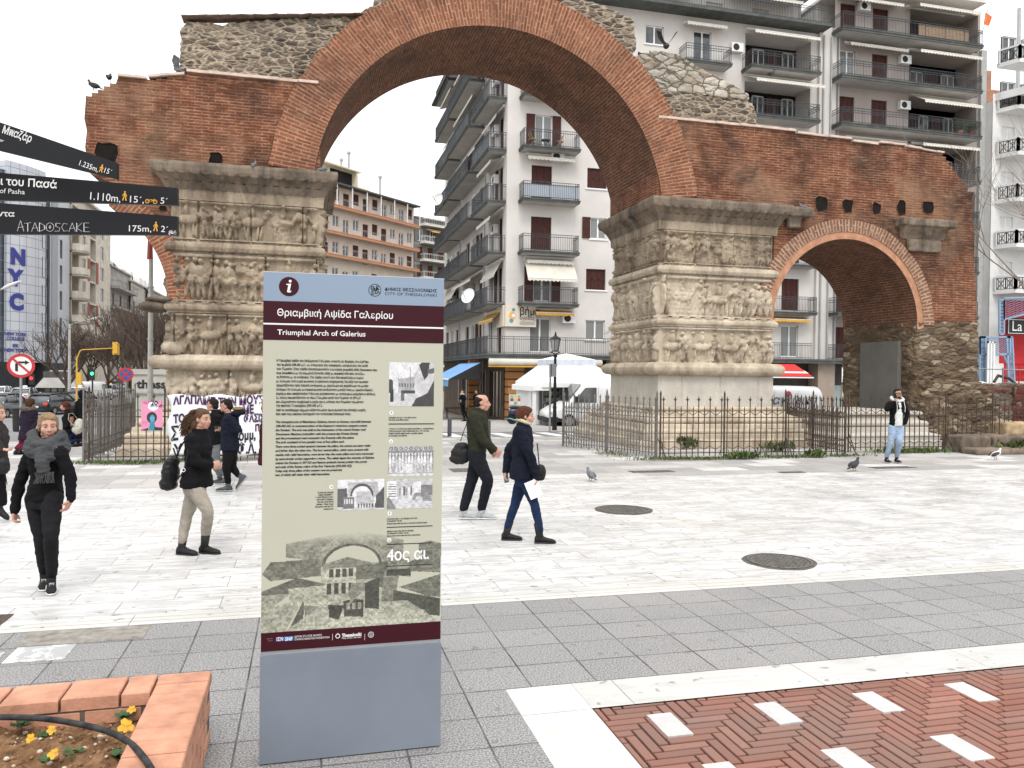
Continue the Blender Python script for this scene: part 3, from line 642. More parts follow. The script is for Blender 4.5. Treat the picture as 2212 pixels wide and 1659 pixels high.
# dark sockets: ragged recesses for lost beams, modelled shallow, the shade of their depth painted near-black
M_sock = plain('socket_shade', (.012, .01, .008), .95, .3, 5)
def socket(x, z, w, h, seed):
    mb = MB(); r_ = random.Random(seed); pts = []
    for i in range(14):
        a = 2*math.pi*i/14; k = r_.uniform(.82, 1.15); pts.append((x + w/2*k*math.copysign(abs(math.cos(a))**.6, math.cos(a)), z + h/2*k*math.copysign(abs(math.sin(a))**.6, math.sin(a))))
    lip = [(x + (a-x)*1.12, z + (b-z)*1.12) for a, b in pts]; n = 14
    # raised ragged brick lip with a hollow sunk behind it
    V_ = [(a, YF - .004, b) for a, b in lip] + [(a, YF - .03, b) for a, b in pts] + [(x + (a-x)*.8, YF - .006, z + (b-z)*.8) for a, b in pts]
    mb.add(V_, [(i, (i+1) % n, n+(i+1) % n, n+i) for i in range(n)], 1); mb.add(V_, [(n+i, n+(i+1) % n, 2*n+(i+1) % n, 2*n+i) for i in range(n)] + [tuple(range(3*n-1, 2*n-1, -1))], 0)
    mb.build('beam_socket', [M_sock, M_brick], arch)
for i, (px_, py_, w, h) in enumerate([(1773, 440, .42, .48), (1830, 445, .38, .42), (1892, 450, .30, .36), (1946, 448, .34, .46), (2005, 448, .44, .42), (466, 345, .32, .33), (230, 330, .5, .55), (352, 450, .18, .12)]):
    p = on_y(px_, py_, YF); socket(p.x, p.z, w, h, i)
# upper rubble
def rough_solid(name, poly, y0, y1, m, vox=.07, amp=.05, fr=3.0, seed=0):
    mb = MB(); import bmesh
    bm = bmesh.new(); vs = [bm.verts.new((a, y0, b)) for a, b in poly]; vb = [bm.verts.new((a, y1, b)) for a, b in poly]; n = len(poly)
    for tr_ in tess(poly): bm.faces.new([vs[i] for i in tr_]); bm.faces.new([vb[i] for i in tr_[::-1]])
    for i in range(n): bm.faces.new((vs[(i+1) % n], vs[i], vb[i], vb[(i+1) % n]))
    bmesh.ops.recalc_face_normals(bm, faces=bm.faces); bm.verts.index_update()
    mb.add([v.co[:] for v in bm.verts], [tuple(v.index for v in f_.verts) for f_ in bm.faces]); bm.free()
    off = Vector((seed, seed * 2, 0))
    me = remeshed(mb, vox, 1, lambda c, n_: c + n_ * (amp * noise.fractal(Vector((c.x * fr, c.y * fr, c.z * fr * 1.7)) + off, .7, 2.1, 4)))
    o = MB(); o.add([v.co[:] for v in me.vertices], [tuple(p.vertices) for p in me.polygons]); bpy.data.meshes.remove(me)
    return o.build(name, m, arch)
RE2 = REa - .15
UL = [(-3.18, 9.74), (-3.22, 10.3), (-3.2, 10.9), (-3.05, 11.15), (-2.4, 11.10), (-1.0, 11.42), (.2, 11.62), (1.1, 11.75), (2.0, 12.3), (2.3, 12.2)] + arc(CXa, CZa, RE2, 118, 150, 8) + [(-.1, 9.74)]
rough_solid('upper_rubble', UL, YF + .28, YB - .3, M_rub, .06, .06, 4, 1)
rough_solid('upper_rubble', arc(CXa, CZa, RE2, 45, 31.5, 5) + [(10.5, 9.74), (13.4, 9.74), (13.5, 10.1), (13.25, 10.6), (12.2, 10.62), (10.4, 10.64)], YF + .3, YB - .5, M_rub, .06, .06, 4, 5)
rough_solid('pale_ashlar_course', arc(CXa, CZa, RE2, 50, 44, 2) + [(10.3, 10.62), (12.2, 10.64), (13.28, 10.62), (13.2, 10.85), (12.5, 11.15), (11.5, 11.5), (10.7, 11.85), (9.9, 11.85)], YF + .34, YB - .6, M_ash, .06, .03, 4, 9)
rough_solid('upper_rubble', arc(CXa, CZa, RE2, 78, 48, 6) + [(9.5, 11.9), (9.45, 12.6), (9.4, 12.75), (8.3, 13.1), (7.1, 13.25)], YF + .5, YB - .5, M_rub, .06, .05, 4, 7)
rough_solid('upper_rubble', arc(CXa, CZa, RE2, 128, 112, 4) + [(2.6, 13.3), (1.9, 13.3), (1.75, 12.4)], YF + .6, YB - .7, M_rub, .06, .04, 4, 8)
mb = MB(); r_ = random.Random(3)
for i in range(16):
    x = -3.0 + i * .29; z = 11.16 + (x + 3) * .135; mb.obox((x, YF + .38, z + .03), ((1, 0, .14 + r_.uniform(-.08, .12)), (0, 1, 0), (-.14, 0, 1)), (.34, .5, .02))
mb.build('roof_tiles', plain('old_tile', (.20, .14, .11), .9, .3, 6, .4), arch)
# outer pier of rubble below the brick, with a blocked doorway in its inner face
OP = [(19.2, 0), (19.2, 4.0), (21.66, 4.02), (21.7, 2.6), (21.78, 1.2), (21.85, 0)]
rough_solid('rubble_pier', OP, YF - .02, YB, M_rubb, .06, .055, 3.2, 4)
mb = MB(); mb.box((19.05, 22.45, .55), (19.2, 24.3, 3.35)); mb.build('blocked_doorway', plain('grey_render', (.13, .125, .112), .95, .12, 1.5, .2), arch)
rough_solid('rubble_pier_foot', [(18.9, 0), (19.0, 1.3), (19.3, 2.0), (21.3, 2.0), (22.2, 1.2), (22.4, 0)], YF - .5, YF + .2, M_rubb, .07, .1, 2.5, 6)
band(arch, 'outer_base_moulding', (15.6, 20.7, 18.2, 23.4), [(.55, -.02), (.55, .22), (.5, .24), (.52, .40), (.30, .46), (.28, .62)] + rnd_prof(.2, .72, .09) + [(.1, .82), (.04, .95)] + rnd_prof(.1, 1.03, .07) + [(-.3, 1.10), (-1.29, 1.1)],
     lambda U, V_: .015 * fnoise(U, V_, 2.5, 77), M_new, du=.1, fade=.1)
# ------------------------------------------------------------------ buildings
M_wA = plain('render_cream', (.59, .56, .53), .9, .07, .5, .15, src='Object', bscale=60)
M_wB = plain('render_taupe', (.34, .295, .27), .9, .08, .5)
M_wC = plain('render_white', (.64, .635, .62), .9, .10, .6)
M_slab = plain('slab_edge', (.095, .102, .098), .8, .2, 2)
M_soff = plain('slab_soffit', (.40, .385, .37), .9, .12, 1)
M_rail = plain('rail_iron', (.065, .069, .075), .5, .1, 5, metal=.3)
M_frame = plain('white_frame', (.75, .75, .74), .5, .03, 3)
M_shut = plain('brown_shutter', (.075, .028, .022), .6, .15, 6)
M_awn = plain('cream_canvas', (.62, .585, .51), .9, .08, 2)
M_yel = plain('yellow_canvas', (.60, .33, .04), .9, .12, 2)
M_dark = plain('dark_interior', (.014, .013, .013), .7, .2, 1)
M_blk = plain('black_trim', (.03, .03, .032), .5, .1, 3)
M_grey = plain('grey_metal', (.36, .37, .38), .5, .08, 3, metal=.4)
M_bsheet = plain('blue_grey_panel', (.34, .38, .43), .4, .05, 3)
t = NT('window_glass', .08, 0, .8); v = t.uv(src='Object'); t.color(t.mix(t.ramp(t.noise(v, .9, 3, .5), [(.4, 0.0), (.6, 1.0)]), (.02, .024, .028), (.09, .10, .105))); M_glass = t.m; MATS['window_glass'] = t.m
t = NT('curtained_glass', .15, 0, .8); v = t.uv((1, 1, .02)); wv = t.n('TexWave'); t.l(v, wv.inputs[0]); wv.inputs['Scale'].default_value = 5; wv.inputs['Distortion'].default_value = 2; t.color(t.mix(wv.outputs['Fac'], (.07, .072, .07), (.28, .285, .28))); M_curt = t.m
class Fac:
    def __init__(s, o, d, n): s.o = Vector((o[0], o[1], 0)); s.d = Vector((d[0], d[1], 0)).normalized(); s.n = Vector((n[0], n[1], 0)).normalized()
    def P(s, a, z, t_=0): return s.o + s.d * a + s.n * t_ + Vector((0, 0, z))
    def hit(s, x, y, t_=0):
        r = ray(x, y); o = s.o + s.n * t_; k = (o - EYE).dot(s.n) / r.dot(s.n); p = EYE + r * k; return (p - o - Vector((0, 0, p.z))).dot(s.d), p.z
    def box(s, mb, a0, a1, z0, z1, t0, t1, mi=0):
        P = [s.P(a, z, t_) for z in (z0, z1) for a, t_ in ((a0, t0), (a1, t0), (a1, t1), (a0, t1))]
        mb.add(P, [(0,3,2,1),(4,5,6,7),(0,1,5,4),(1,2,6,5),(2,3,7,6),(3,0,4,7)], mi)
def wall(fc, a0, a1, z0, z1, holes, parent, m, name='wall', back=None, dep=.22):
    mb = MB(); A = sorted({a0, a1, *[min(max(h[i], a0), a1) for h in holes for i in (0, 1)]}); Z = sorted({z0, z1, *[min(max(h[i], z0), z1) for h in holes for i in (2, 3)]})
    for i in range(len(A) - 1):
        for j in range(len(Z) - 1):
            ca, cz = (A[i] + A[i+1]) / 2, (Z[j] + Z[j+1]) / 2
            if A[i+1] - A[i] < 1e-4 or Z[j+1] - Z[j] < 1e-4 or any(h[0] < ca < h[1] and h[2] < cz < h[3] for h in holes): continue
            mb.add([fc.P(A[i], Z[j]), fc.P(A[i+1], Z[j]), fc.P(A[i+1], Z[j+1]), fc.P(A[i], Z[j+1])], [(0, 1, 2, 3)])
    for h in holes:
        d_ = h[4] if len(h) > 4 else dep; c = [(h[0], h[2]), (h[1], h[2]), (h[1], h[3]), (h[0], h[3])]
        for k in range(4):
            p, q = c[k], c[(k+1) % 4]; mb.add([fc.P(*p), fc.P(*q), fc.P(*q, -d_), fc.P(*p, -d_)], [(0, 1, 2, 3)])
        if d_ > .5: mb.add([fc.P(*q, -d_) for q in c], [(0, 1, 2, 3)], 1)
    return mb.build(name, [m, back or M_dark], parent)
def window(fc, a0, a1, z0, z1, parent, kind='glass', sill=False, t0=-.16, open_=0, lights=2, frm=None):
    """window part with frame; children pane, shutter, sill"""
    mb = MB(); w = .06; fr = frm or M_frame
    if kind == 'shut':
        n = max(2, round((a1 - a0) / .42)); pw = (a1 - a0) / n
        for i in range(n):
            b0, b1 = a0 + i*pw + .01, a0 + (i+1)*pw - .01
            for q in ((b0, b0 + .05, z0, z1), (b1 - .05, b1, z0, z1), (b0, b1, z0, z0 + .06), (b0, b1, z1 - .06, z1), (b0, b1, (z0+z1)/2 - .03, (z0+z1)/2 + .03)): fc.box(mb, *q, t0, t0 + .05)
            fc.box(mb, b0, b1, z0, z1, t0, t0 + .02)
            k = int((z1 - z0) / .09)
            for j in range(k): z = z0 + (j + .5) * (z1 - z0) / k; fc.box(mb, b0 + .05, b1 - .05, z - .012, z + .012, t0 + .02, t0 + .04)
        o = mb.build('shutters', M_shut, parent)
    else:
        for q in ((a0, a1, z0, z0 + w), (a0, a1, z1 - w, z1), (a0, a0 + w, z0, z1), (a1 - w, a1, z0, z1)): fc.box(mb, *q, t0, t0 + .07)
        for i in range(1, lights): c = a0 + (a1-a0)*i/lights; fc.box(mb, c - w*.8, c + w*.8, z0, z1, t0, t0 + .08)
        o = mb.build('window', fr, parent); p = MB(); fc.box(p, a0 + w/2, a1 - w/2, z0 + w/2, z1 - w/2, t0 + .01, t0 + .03); p.build('pane', M_curt if kind == 'curtain' else M_glass, o)
    if open_:
        for sgn, e in ((-1, a0), (1, a1)):
            sh = MB()
            if open_ == 1 or (open_ == 2 and sgn < 0) or (open_ == 3 and sgn > 0):
                L = (a1 - a0) * .5; x0, x1 = (e - L, e - .02) if sgn < 0 else (e + .02, e + L)
                fc.box(sh, x0, x1, z0, z1, .03, .06); 
                for q in ((x0, x0 + .05, z0, z1), (x1 - .05, x1, z0, z1), (x0, x1, z0, z0 + .06), (x0, x1, z1 - .06, z1), (x0, x1, (z0+z1)/2 - .03, (z0+z1)/2 + .03)): fc.box(sh, *q, .05, .085)
                for j in range(int((z1-z0)/.09)): z = z0 + .06 + j*.09; fc.box(sh, x0 + .05, x1 - .05, z - .01, z + .014, .06, .075)
                sh.build('shutter', M_shut, o)
    if sill: s_ = MB(); fc.box(s_, a0 - .1, a1 + .1, z0 - .09, z0 - .005, -.1, .07); s_.build('sill', M_frame, o)
    return o
def railing(fc, a0, a1, z, p, parent, h=.95, ends=True, pitch=.11, m=None, double=False, solid=None):
    mb = MB(); r = .012; tt = [z + h, z + .08] + ([z + h - .17, z + h - .3] if double else [z + h - .14])
    for z_ in tt: fc.box(mb, a0, a1, z_ - .014, z_ + .014, p - .05, p - .02)
    n = max(1, int((a1 - a0) / pitch))
    for i in range(n + 1): a = a0 + (a1-a0)*i/n; q = .02 if i % 14 == 0 else .0075; fc.box(mb, a - q, a + q, z, z + h, p - .045, p - .03)
    if ends:
        for a in (a0, a1):
            for z_ in tt: fc.box(mb, a - .012, a + .012, z_ - .014, z_ + .014, 0, p - .02)
            k = max(1, int(p / pitch))
            for i in range(k): t_ = p * (i + .5) / k; fc.box(mb, a - .0075, a + .0075, z, z + h, t_ - .0075, t_ + .0075)
    o = mb.build('railing', m or M_rail, parent)
    if solid: s_ = MB(); fc.box(s_, a0 + .02, a1 - .02, z + .1, z + h - .16, p - .07, p - .055); s_.build('privacy_sheet', solid, o)
    return o
def balcony(fc, a0, a1, z, p, parent, th=.16, rail=True, h=.95, m=None, msl=None, **kw):
    mb = MB(); fc.box(mb, a0 - .05, a1 + .05, z - th, z, -.02, p); fc.box(mb, a0 - .08, a1 + .08, z - .05, z + .02, -.02, p + .04)
    fc.box(mb, a0 + .02, a1 - .02, z - th - .006, z - th + .02, 0, p - .08, 1); o = mb.build('balcony', [msl or M_slab, M_soff], parent)
    if rail: railing(fc, a0, a1, z + .02, p, o, h, m=m, **kw)
    return o
def awning(fc, a0, a1, z, out, drop, parent, m=None, arms=True, val=.16, t0=.05):
    """folding awning: roller, sloping canvas, scalloped valance, arms"""
    m = m or M_awn; mb = MB(); n = 8; rows = []
    for i in range(n + 1):
        k = i / n; rows.append([fc.P(a, z - drop*k - .04*math.sin(math.pi*k), t0 + out*k) for a in np.linspace(a0, a1, 5)])
    mb.grid(np.array([[tuple(p) for p in r] for r in rows])); 
    N = max(4, int((a1-a0) / .12)); top = [fc.P(a0 + (a1-a0)*i/N, z - drop, t0 + out) for i in range(N+1)]; bot = [fc.P(a0 + (a1-a0)*i/N, z - drop - val + .035*math.cos(i*math.pi), t0 + out + .01) for i in range(N+1)]
    mb.grid(np.array([[tuple(p) for p in top], [tuple(p) for p in bot]])); o = mb.build('awning', m, parent)
    f_ = MB(); fc.box(f_, a0, a1, z - .07, z + .07, 0, .12); f_.tube([fc.P(a0, z - drop, t0 + out), fc.P(a1, z - drop, t0 + out)], .025, 6)
    if arms:
        for a, s_ in ((a0 + .15, 1), (a1 - .15, -1)):
            e = fc.P(a + s_*min(.9, (a1-a0)*.25), z - drop*.5 - .05, out*.5); f_.tube([fc.P(a, z - .1, .05), e, fc.P(a, z - drop, out)], .018, 5)
    f_.build('awning_frame', M_frame, o); return o
def aircon(fc, a, z, parent, t0=.02):
    mb = MB(); fc.box(mb, a - .4, a + .4, z, z + .55, t0, t0 + .3); o = mb.build('air_conditioner', M_frame, parent)
    g = MB(); c = fc.P(a - .1, z + .27, t0 + .3); g.lathe([(.21, 0), (.21, .012), (.05, .018), (.01, .018)], c, 16, ax=(fc.d, Vector((0, 0, 1)), fc.n)); g.build('fan_grille', M_blk, o)
def pipe(fc, a, z0, z1, parent, r=.05, m=None): mb = MB(); mb.tube([fc.P(a, z0, .1), fc.P(a, z1, .1)], r, 8); mb.build('downpipe', m or M_grey, parent)
# ---- A: cream corner block
A = thing('apartment_building', (22, 50, gz(45)), 'cream corner apartment block with brown shutters and stacked balconies behind the arch', 'apartment building', 'apartment buildings round the square')
FA = Fac((0, 45), (1, 0), (0, -1)); FL = Fac((11.2, 0), (0, 1), (-1, 0))
fl = [3.3 + 3 * k for k in range(8)]
holes = []; wins = []
def W_(a0, a1, z0, z1, kind='glass', **kw): holes.append((a0, a1, z0, z1)); wins.append((a0, a1, z0, z1, kind, kw))
W_(12.66, 13.95, 3.4, 5.4, 'curtain'); W_(12.85, 13.95, 6.4, 8.4, 'curtain', open_=1); W_(12.68, 13.93, 9.4, 11.35, 'shut'); W_(12.68, 13.93, 12.4, 14.35, 'shut'); W_(12.85, 13.9, 15.4, 17.3, 'curtain', open_=1); W_(12.7, 13.9, 18.4, 20.4, 'shut'); W_(12.7, 13.9, 21.4, 23.4, 'shut')
W_(16.13, 17.37, 4.2, 5.38, 'curtain', sill=True); W_(16.13, 17.37, 7.2, 8.44, 'shut', sill=True); W_(16.35, 17.37, 10.25, 11.5, 'curtain', sill=True, open_=2); W_(16.13, 17.37, 13.25, 14.45, 'shut', sill=True); W_(16.1, 17.3, 16.25, 17.45, 'shut', sill=True); W_(16.1, 17.3, 19.2, 20.4, 'shut', sill=True); W_(19.75, 20.95, 22.25, 23.35, 'glass', sill=True)
for k in range(0, 6):
    W_(19.6, 20.8, fl[k] + .9, fl[k] + 2.1, ('shut', 'curtain')[k % 2], sill=True)
    W_(23.0, 24.2, fl[k] + .1, fl[k] + 2.1, 'shut' if k % 2 else 'glass')
    if k < 5: W_(29.35, 30.6, fl[k] + .1, fl[k] + 2.1, 'curtain' if k == 0 else 'shut')
    if k < 5: W_(26.6, 27.8, fl[k] + .9, fl[k] + 2.1, 'shut', sill=True)
W_(22.95, 24.15, fl[6] + .1, fl[6] + 2.1, 'glass')
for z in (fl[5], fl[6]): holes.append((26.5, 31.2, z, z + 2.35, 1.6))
wall(FA, 11.2, 31.7, 3.14, 24.3, holes, A, M_wA)
for a0, a1, z0, z1, kd, kw in wins: window(FA, a0, a1, z0, z1, A, kd, **kw)
for k in range(1, 8):
    o = balcony(FA, 11.95, 15.3, fl[k] - .1, 1.0, A, solid=(M_bsheet if k in (3,) else None)) if k < 7 else None
    if k in (2, 4, 6): awning(FA, 12.3, 15.2, fl[k] - .35, .55, .25, A)
awning(FA, 12.25, 15.25, fl[2] - .5, .75, 1.15, A, t0=.25)
awning(FA, 12.85, 15.2, fl[1] - .38, .6, .22, A, M_yel)
for z in (14.6, 5.15): aircon(FA, 14.2 if z > 10 else 15.0, z, A)
for k in range(0, 7): balcony(FA, 22.0, 25.0, fl[k] - .1, 1.0, A, double=(k == 6)) if k else None
awning(FA, 22.2, 24.9, fl[6] + 2.45, .6, .15, A)
for k in range(1, 5): balcony(FA, 28.2, 31.3, fl[k] - .1, .9, A)
awning(FA, 28.4, 31.0, fl[1] - .3, .7, .25, A, M_yel)
def recess(fc, a0, a1, z, parent, n=3, wk='glass', dep=1.55):
    w = (a1 - a0 - .3) / n
    for i in range(n):
        b = a0 + .2 + i * w
        if (i + n) % 2 or n == 1: window(fc, b + .1, b + w - .15, z + .05, z + 2.1, parent, wk, t0=-dep)
        else: window(fc, b + .1, b + w - .15, z + .05, z + 2.1, parent, 'shut', t0=-dep)
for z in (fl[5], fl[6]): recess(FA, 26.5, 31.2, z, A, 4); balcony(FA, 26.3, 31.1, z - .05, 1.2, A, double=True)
awning(FA, 26.5, 31.1, fl[6] + 2.6, 1.1, .5, A); awning(FA, 26.4, 31.2, fl[5] + 2.75, 1.5, .75, A)
aircon(FA, 25.8, fl[6] + 1.0, A)
# garden furniture on balconies seen through the big arch
def folding_chair(fc, a, z, t_, parent, flip=1):
    mb = MB()
    for s_ in (-.2, .2):
        mb.bar(fc.P(a - .22*flip, z, t_ + s_), fc.P(a + .22*flip, z + .85, t_ + s_), .025); mb.bar(fc.P(a + .25*flip, z, t_ + s_), fc.P(a - .2*flip, z + .45, t_ + s_), .025)
    fc.box(mb, a - .2, a + .2, z + .42, z + .45, t_ - .2, t_ + .2)
    for j in range(4): mb.bar(fc.P(a + (.1 + j*.035)*flip, z + .55 + j*.09, t_ - .2), fc.P(a + (.1 + j*.035)*flip, z + .55 + j*.09, t_ + .2), .03, .01)
    return mb.build('folding_chair', plain('pale_wood', (.40, .28, .17), .7, .15, 8), parent)
rt_ = thing('patio_set', FA.P(13.4, fl[4] - .08, .5), 'slatted wooden folding chairs and small table on the balcony behind the arch opening', 'patio set')
folding_chair(FA, 12.55, fl[4] - .08, .55, rt_, -1); folding_chair(FA, 14.2, fl[4] - .08, .55, rt_, 1)
mb = MB(); FA.box(mb, 13.1, 13.6, fl[4] + .37, fl[4] + .4, .3, .75); mb.bar(FA.P(13.15, fl[4] - .08, .5), FA.P(13.55, fl[4] + .37, .5), .03); mb.bar(FA.P(13.55, fl[4] - .08, .55), FA.P(13.15, fl[4] + .37, .55), .03); mb.build('table', M_blk, rt_)
# left face with the three staggered stacks of balconies
holes = []; wins = []
for k in range(0, 8):
    for j, (s0, s1) in enumerate(((45.5, 50.2), (51.0, 58.6), (59.3, 65.5))):
        z = fl[k]; W_(s0 + .5, s0 + 1.6, z + .05, z + 2.15, 'shut', open_=(3 if (k + j) % 2 else 0)); W_(s0 + 2.6, s0 + 3.8, z + .05, z + 2.15, 'glass')
        if s1 - s0 > 5: W_(s0 + 4.8, s0 + 6.0, z + .05, z + 2.15, ('shut', 'glass')[k % 2])
wall(FL, 45, 66.5, 3.14, 24.3, holes, A, M_wA)
for a0, a1, z0, z1, kd, kw in wins: window(FL, a0, a1, z0, z1, A, kd, **kw)
rr = random.Random(5)
for k in range(1, 9):
    z = 3.3 + 3 * k
    for j, (s0, s1) in enumerate(((45.25, 50.0), (50.85, 58.6), (59.2, 65.2))):
        balcony(FL, s0, s1, z - .1, 1.1 + (.12 if j == 1 else 0), A, rail=k < 8, solid=(M_bsheet if (k * 3 + j) % 4 == 0 else None))
        if k < 8 and rr.random() < .75: awning(FL, s0 + .4, s1 - .5, z - .42, rr.choice((.5, .8, .6)), rr.choice((.25, .55, .9)), A, M_yel if (k, j) in ((1, 0), (5, 2)) else None)
        if rr.random() < .5: aircon(FL, s0 + 2.1, z + 1.3 if k < 8 else z - 2, A)
for j, s_ in enumerate((50.5, 58.9)): pipe(FL, s_, 0, 24, A)
mb = MB(); mb.box((9.9, 46, 24.25), (33, 66, 24.4)); mb.box((9.9, 43.8, 24.2), (31.9, 47, 24.36)); mb.build('roof_slab', M_slab, A)
mb = MB(); mb.box((11.25, 45.5, 3.1), (33, 66, 3.2)); mb.box((32.9, 47, 3), (33.0, 66, 24)); mb.box((11.3, 66, -1), (33, 66.4, 24)); mb.build('party_wall', M_wA, A)
# terrace floor and penthouse
railing(FA, 18.2, 31.6, 24.36, 1.15, A, .95, ends=False)
holes = []; wins = []
FP = Fac((0, 47.2), (1, 0), (0, -1))
for a in (13, 16.5, 20.2, 24.9, 28.3): W_(a, a + 1.2, 24.4, 26.4, 'shut')
wall(FP, 12, 31.7, 24.36, 27.2, holes, A, M_wA)
for a0, a1, z0, z1, kd, kw in wins: window(FP, a0, a1, z0, z1, A, kd, **kw)
mb = MB(); mb.box((11.6, 45.9, 27.2), (32.2, 60, 27.4)); mb.box((12, 47.3, 24.3), (32, 60, 27.2)); mb.build('penthouse_roof', M_soff, A)
awning(FP, 20.5, 23.5, 27.0, 1.6, .7, A); awning(FP, 26.5, 31.2, 27.0, 1.3, .45, A); awning(FP, 14, 19, 27.0, 1.2, .4, A)
# pilaster between A and B
mb = MB(); mb.box((31.7, 44.75, -1), (32.95, 47, 24.6)); mb.build('pilaster', M_wA, A)
for a in (31.95, 32.5, 33.05): pipe(Fac((0, 44.75), (1, 0), (0, -1)), a, -.5, 24, A, .055)
# the wide slab over the shops and its railing
z = 3.2; mb = MB(); FA.box(mb, 9.7, 33.9, z - .22, z + .02, -.1, 1.5); FA.box(mb, 9.65, 33.9, z - .06, z + .05, -.1, 1.55); 
FL.box(mb, 45, 66, z - .22, z + .02, -.1, 1.5); FL.box(mb, 45, 66, z - .06, z + .05, -.1, 1.55); b0 = mb.build('shop_canopy', M_slab, A)
railing(FA, 9.8, 30.6, z + .04, 1.5, b0, .98, ends=False); railing(FL, 43.5, 60, z + .04, 1.45, b0, .98, ends=False)
# ground floor
G = gz(45) - .1
def colm(x0, x1, y0, y1, m, parent=A, z1=3.0, name='column'): mb = MB(); mb.box((x0, y0, G - .3), (x1, y1, z1)); return mb.build(name, m, parent)
t = NT('striped_pillar', .6); v = t.uv(src='Object'); s3 = t.n('SeparateXYZ'); t.l(v, s3.inputs[0]); fr_ = t.math('FRACT', t.math('DIVIDE', s3.outputs[2], .44)); st = t.ramp(fr_, [(0, 1.0), (.2, 0.0)], 'CONSTANT')
t.color(t.mix(st, (.42, .19, .05), (.05, .035, .03))); M_stripe = t.m
colm(11.2, 12.15, 44.2, 45.2, M_stripe); colm(9.9, 10.5, 49, 49.5, M_stripe); colm(31.4, 32.6, 44.0, 45, plain('tan_pillar', (.30, .24, .19), .8, .1, 2)); colm(27.6, 28.2, 44.6, 45, M_dark); colm(17.5, 18.2, 44.4, 45, M_wA)
holes = []; wins = []
for a in (12.4, 18.5, 23.5): holes.append((a, a + 3.6, G + .15, 2.0))
wall(FA, 11.2, 33.9, G - .3, 3.1, holes, A, plain('shopfront_dark', (.055, .045, .04), .5, .2, 2), 'shopfront')
wall(FL, 45, 66, G - .3, 3.1, [(46, 49, G + .1, 2.3), (50.2, 53, G + .1, 2.3), (54, 58, G + .1, 2.3)], A, plain('shopfront_brown', (.10, .075, .06), .6, .25, 2), 'shopfront')
for a in (12.4, 18.5, 23.5): window(FA, a, a + 3.6, G + .15, 2.0, A, lights=3, frm=M_blk)
for a, b in ((46, 49), (50.2, 53), (54, 58)): window(FL, a, b, G + .1, 2.3, A, lights=3, frm=plain('brown_frame', (.12, .06, .03), .5))
mb = MB(); FA.box(mb, 12.3, 16.3, 2.1, 3.05, .02, .1); mb.build('fascia', plain('brown_fascia', (.13, .095, .07), .6, .15, 2), A)
text_mesh('Πασχάλης', .82, lambda a, b: FA.P(12.9 + a, 2.32 + b, .13), 'fascia_lettering', plain('gold_letters', (.42, .33, .24), .5), A, shear=.35)
mb = MB(); FA.box(mb, 28.3, 31.3, 1.3, 1.45, .02, .3); FA.box(mb, 32.7, 33.8, G, 1.6, .02, .06, 1); mb.build('shutter_box', [M_blk, plain('pale_green_glass', (.30, .36, .35), .3)], A)
# awning rolls on the shops
mb = MB(); mb.tube([FA.P(9.9, 2.78, 1.5), FA.P(16.6, 2.78, 1.5)], .2, 10); FA.box(mb, 9.9, 16.6, 2.48, 2.56, 1.3, 1.62, 1); FA.box(mb, 17.3, 20.5, 2.65, 2.95, 1.3, 1.6); mb.build('rolled_awning', [M_awn, M_yel], A, smooth=True)
FB_ = Fac((9.8, 0), (0, 1), (-1, 0))
M_blue = plain('blue_canvas', (.16, .33, .60), .85, .08, 2)
mb = MB(); q = [(45.2, 2.75, 0), (51.5, 2.75, 0), (51.5, 1.75, 1.9), (45.2, 1.75, 1.9)]
mb.add([FB_.P(*p) for p in q] + [FB_.P(a, z - .4, t_) for a, z, t_ in q[2:]], [(0, 1, 2, 3), (3, 2, 4, 5)]); mb.add([FB_.P(45.2, 2.75, 0), FB_.P(45.2, 1.75, 1.9), FB_.P(45.2, 1.75, 0)], [(0, 1, 2)], 1); o = mb.build('awning', [M_blue, M_blk], A)
mb = MB(); mb.tube([FB_.P(45.2, 1.75, 1.92), FB_.P(51.5, 1.75, 1.92)], .05, 6); mb.build('awning_bar', M_frame, o)
mb = MB(); mb.add([FA.P(26.2, 2.9, 1.6), FA.P(29.3, 2.9, 1.6), FA.P(29.9, 2.15, 2.6), FA.P(26.2, 2.15, 2.6)], [(0, 1, 2, 3)], 0); mb.add([FA.P(26.2, 2.55, 2.06), FA.P(29.6, 2.55, 2.06), FA.P(29.8, 2.35, 2.34), FA.P(26.2, 2.35, 2.34)], [(0, 1, 2, 3)], 1); FA.box(mb, 26.2, 29.95, 2.05, 2.12, 2.6, 2.64, 1); mb.build('awning', [plain('red_canvas', (.62, .03, .03), .8), M_frame], A)
mb = MB(); FA.box(mb, 11.75, 12.68, 4.86, 6.12, .03, .2); mb.add([FL.P(45.02, 4.86, .04), FL.P(46.9, 4.86, .04), FL.P(46.9, 6.12, .04), FL.P(45.02, 6.12, .04)], [(0, 1, 2, 3)]); FL.box(mb, 45.0, 46.6, 4.86, 6.1, .03, .16)
FA.box(mb, 11.14, 13.0, 4.86, 6.12, .04, .22); so_ = mb.build('shop_sign', plain('sign_cream', (.66, .60, .50), .5, .04, 2), A)
text_mesh('βήμα', .62, lambda a, b: FA.P(11.98 + a, 5.55 + b, .235), 'sign_lettering', M_blk, so_, sx=.85, bold=.008); text_mesh('υγείας', .3, lambda a, b: FA.P(11.98 + a, 5.27 + b, .235), 'sign_lettering', M_blk, so_)
mb = MB()
for (a, z, r_, mm) in ((11.62, 5.83, .1, 0), (11.55, 5.5, .2, 1), (11.62, 5.5, .1, 2), (11.5, 5.2, .12, 0)): mb.lathe([(r_, .228 + mm*.004), (r_, .236 + mm*.004), (.001, .236 + mm*.004)], FA.P(a, z, 0), 16, mi=mm, ax=(FA.d, Vector((0, 0, 1)), FA.n))
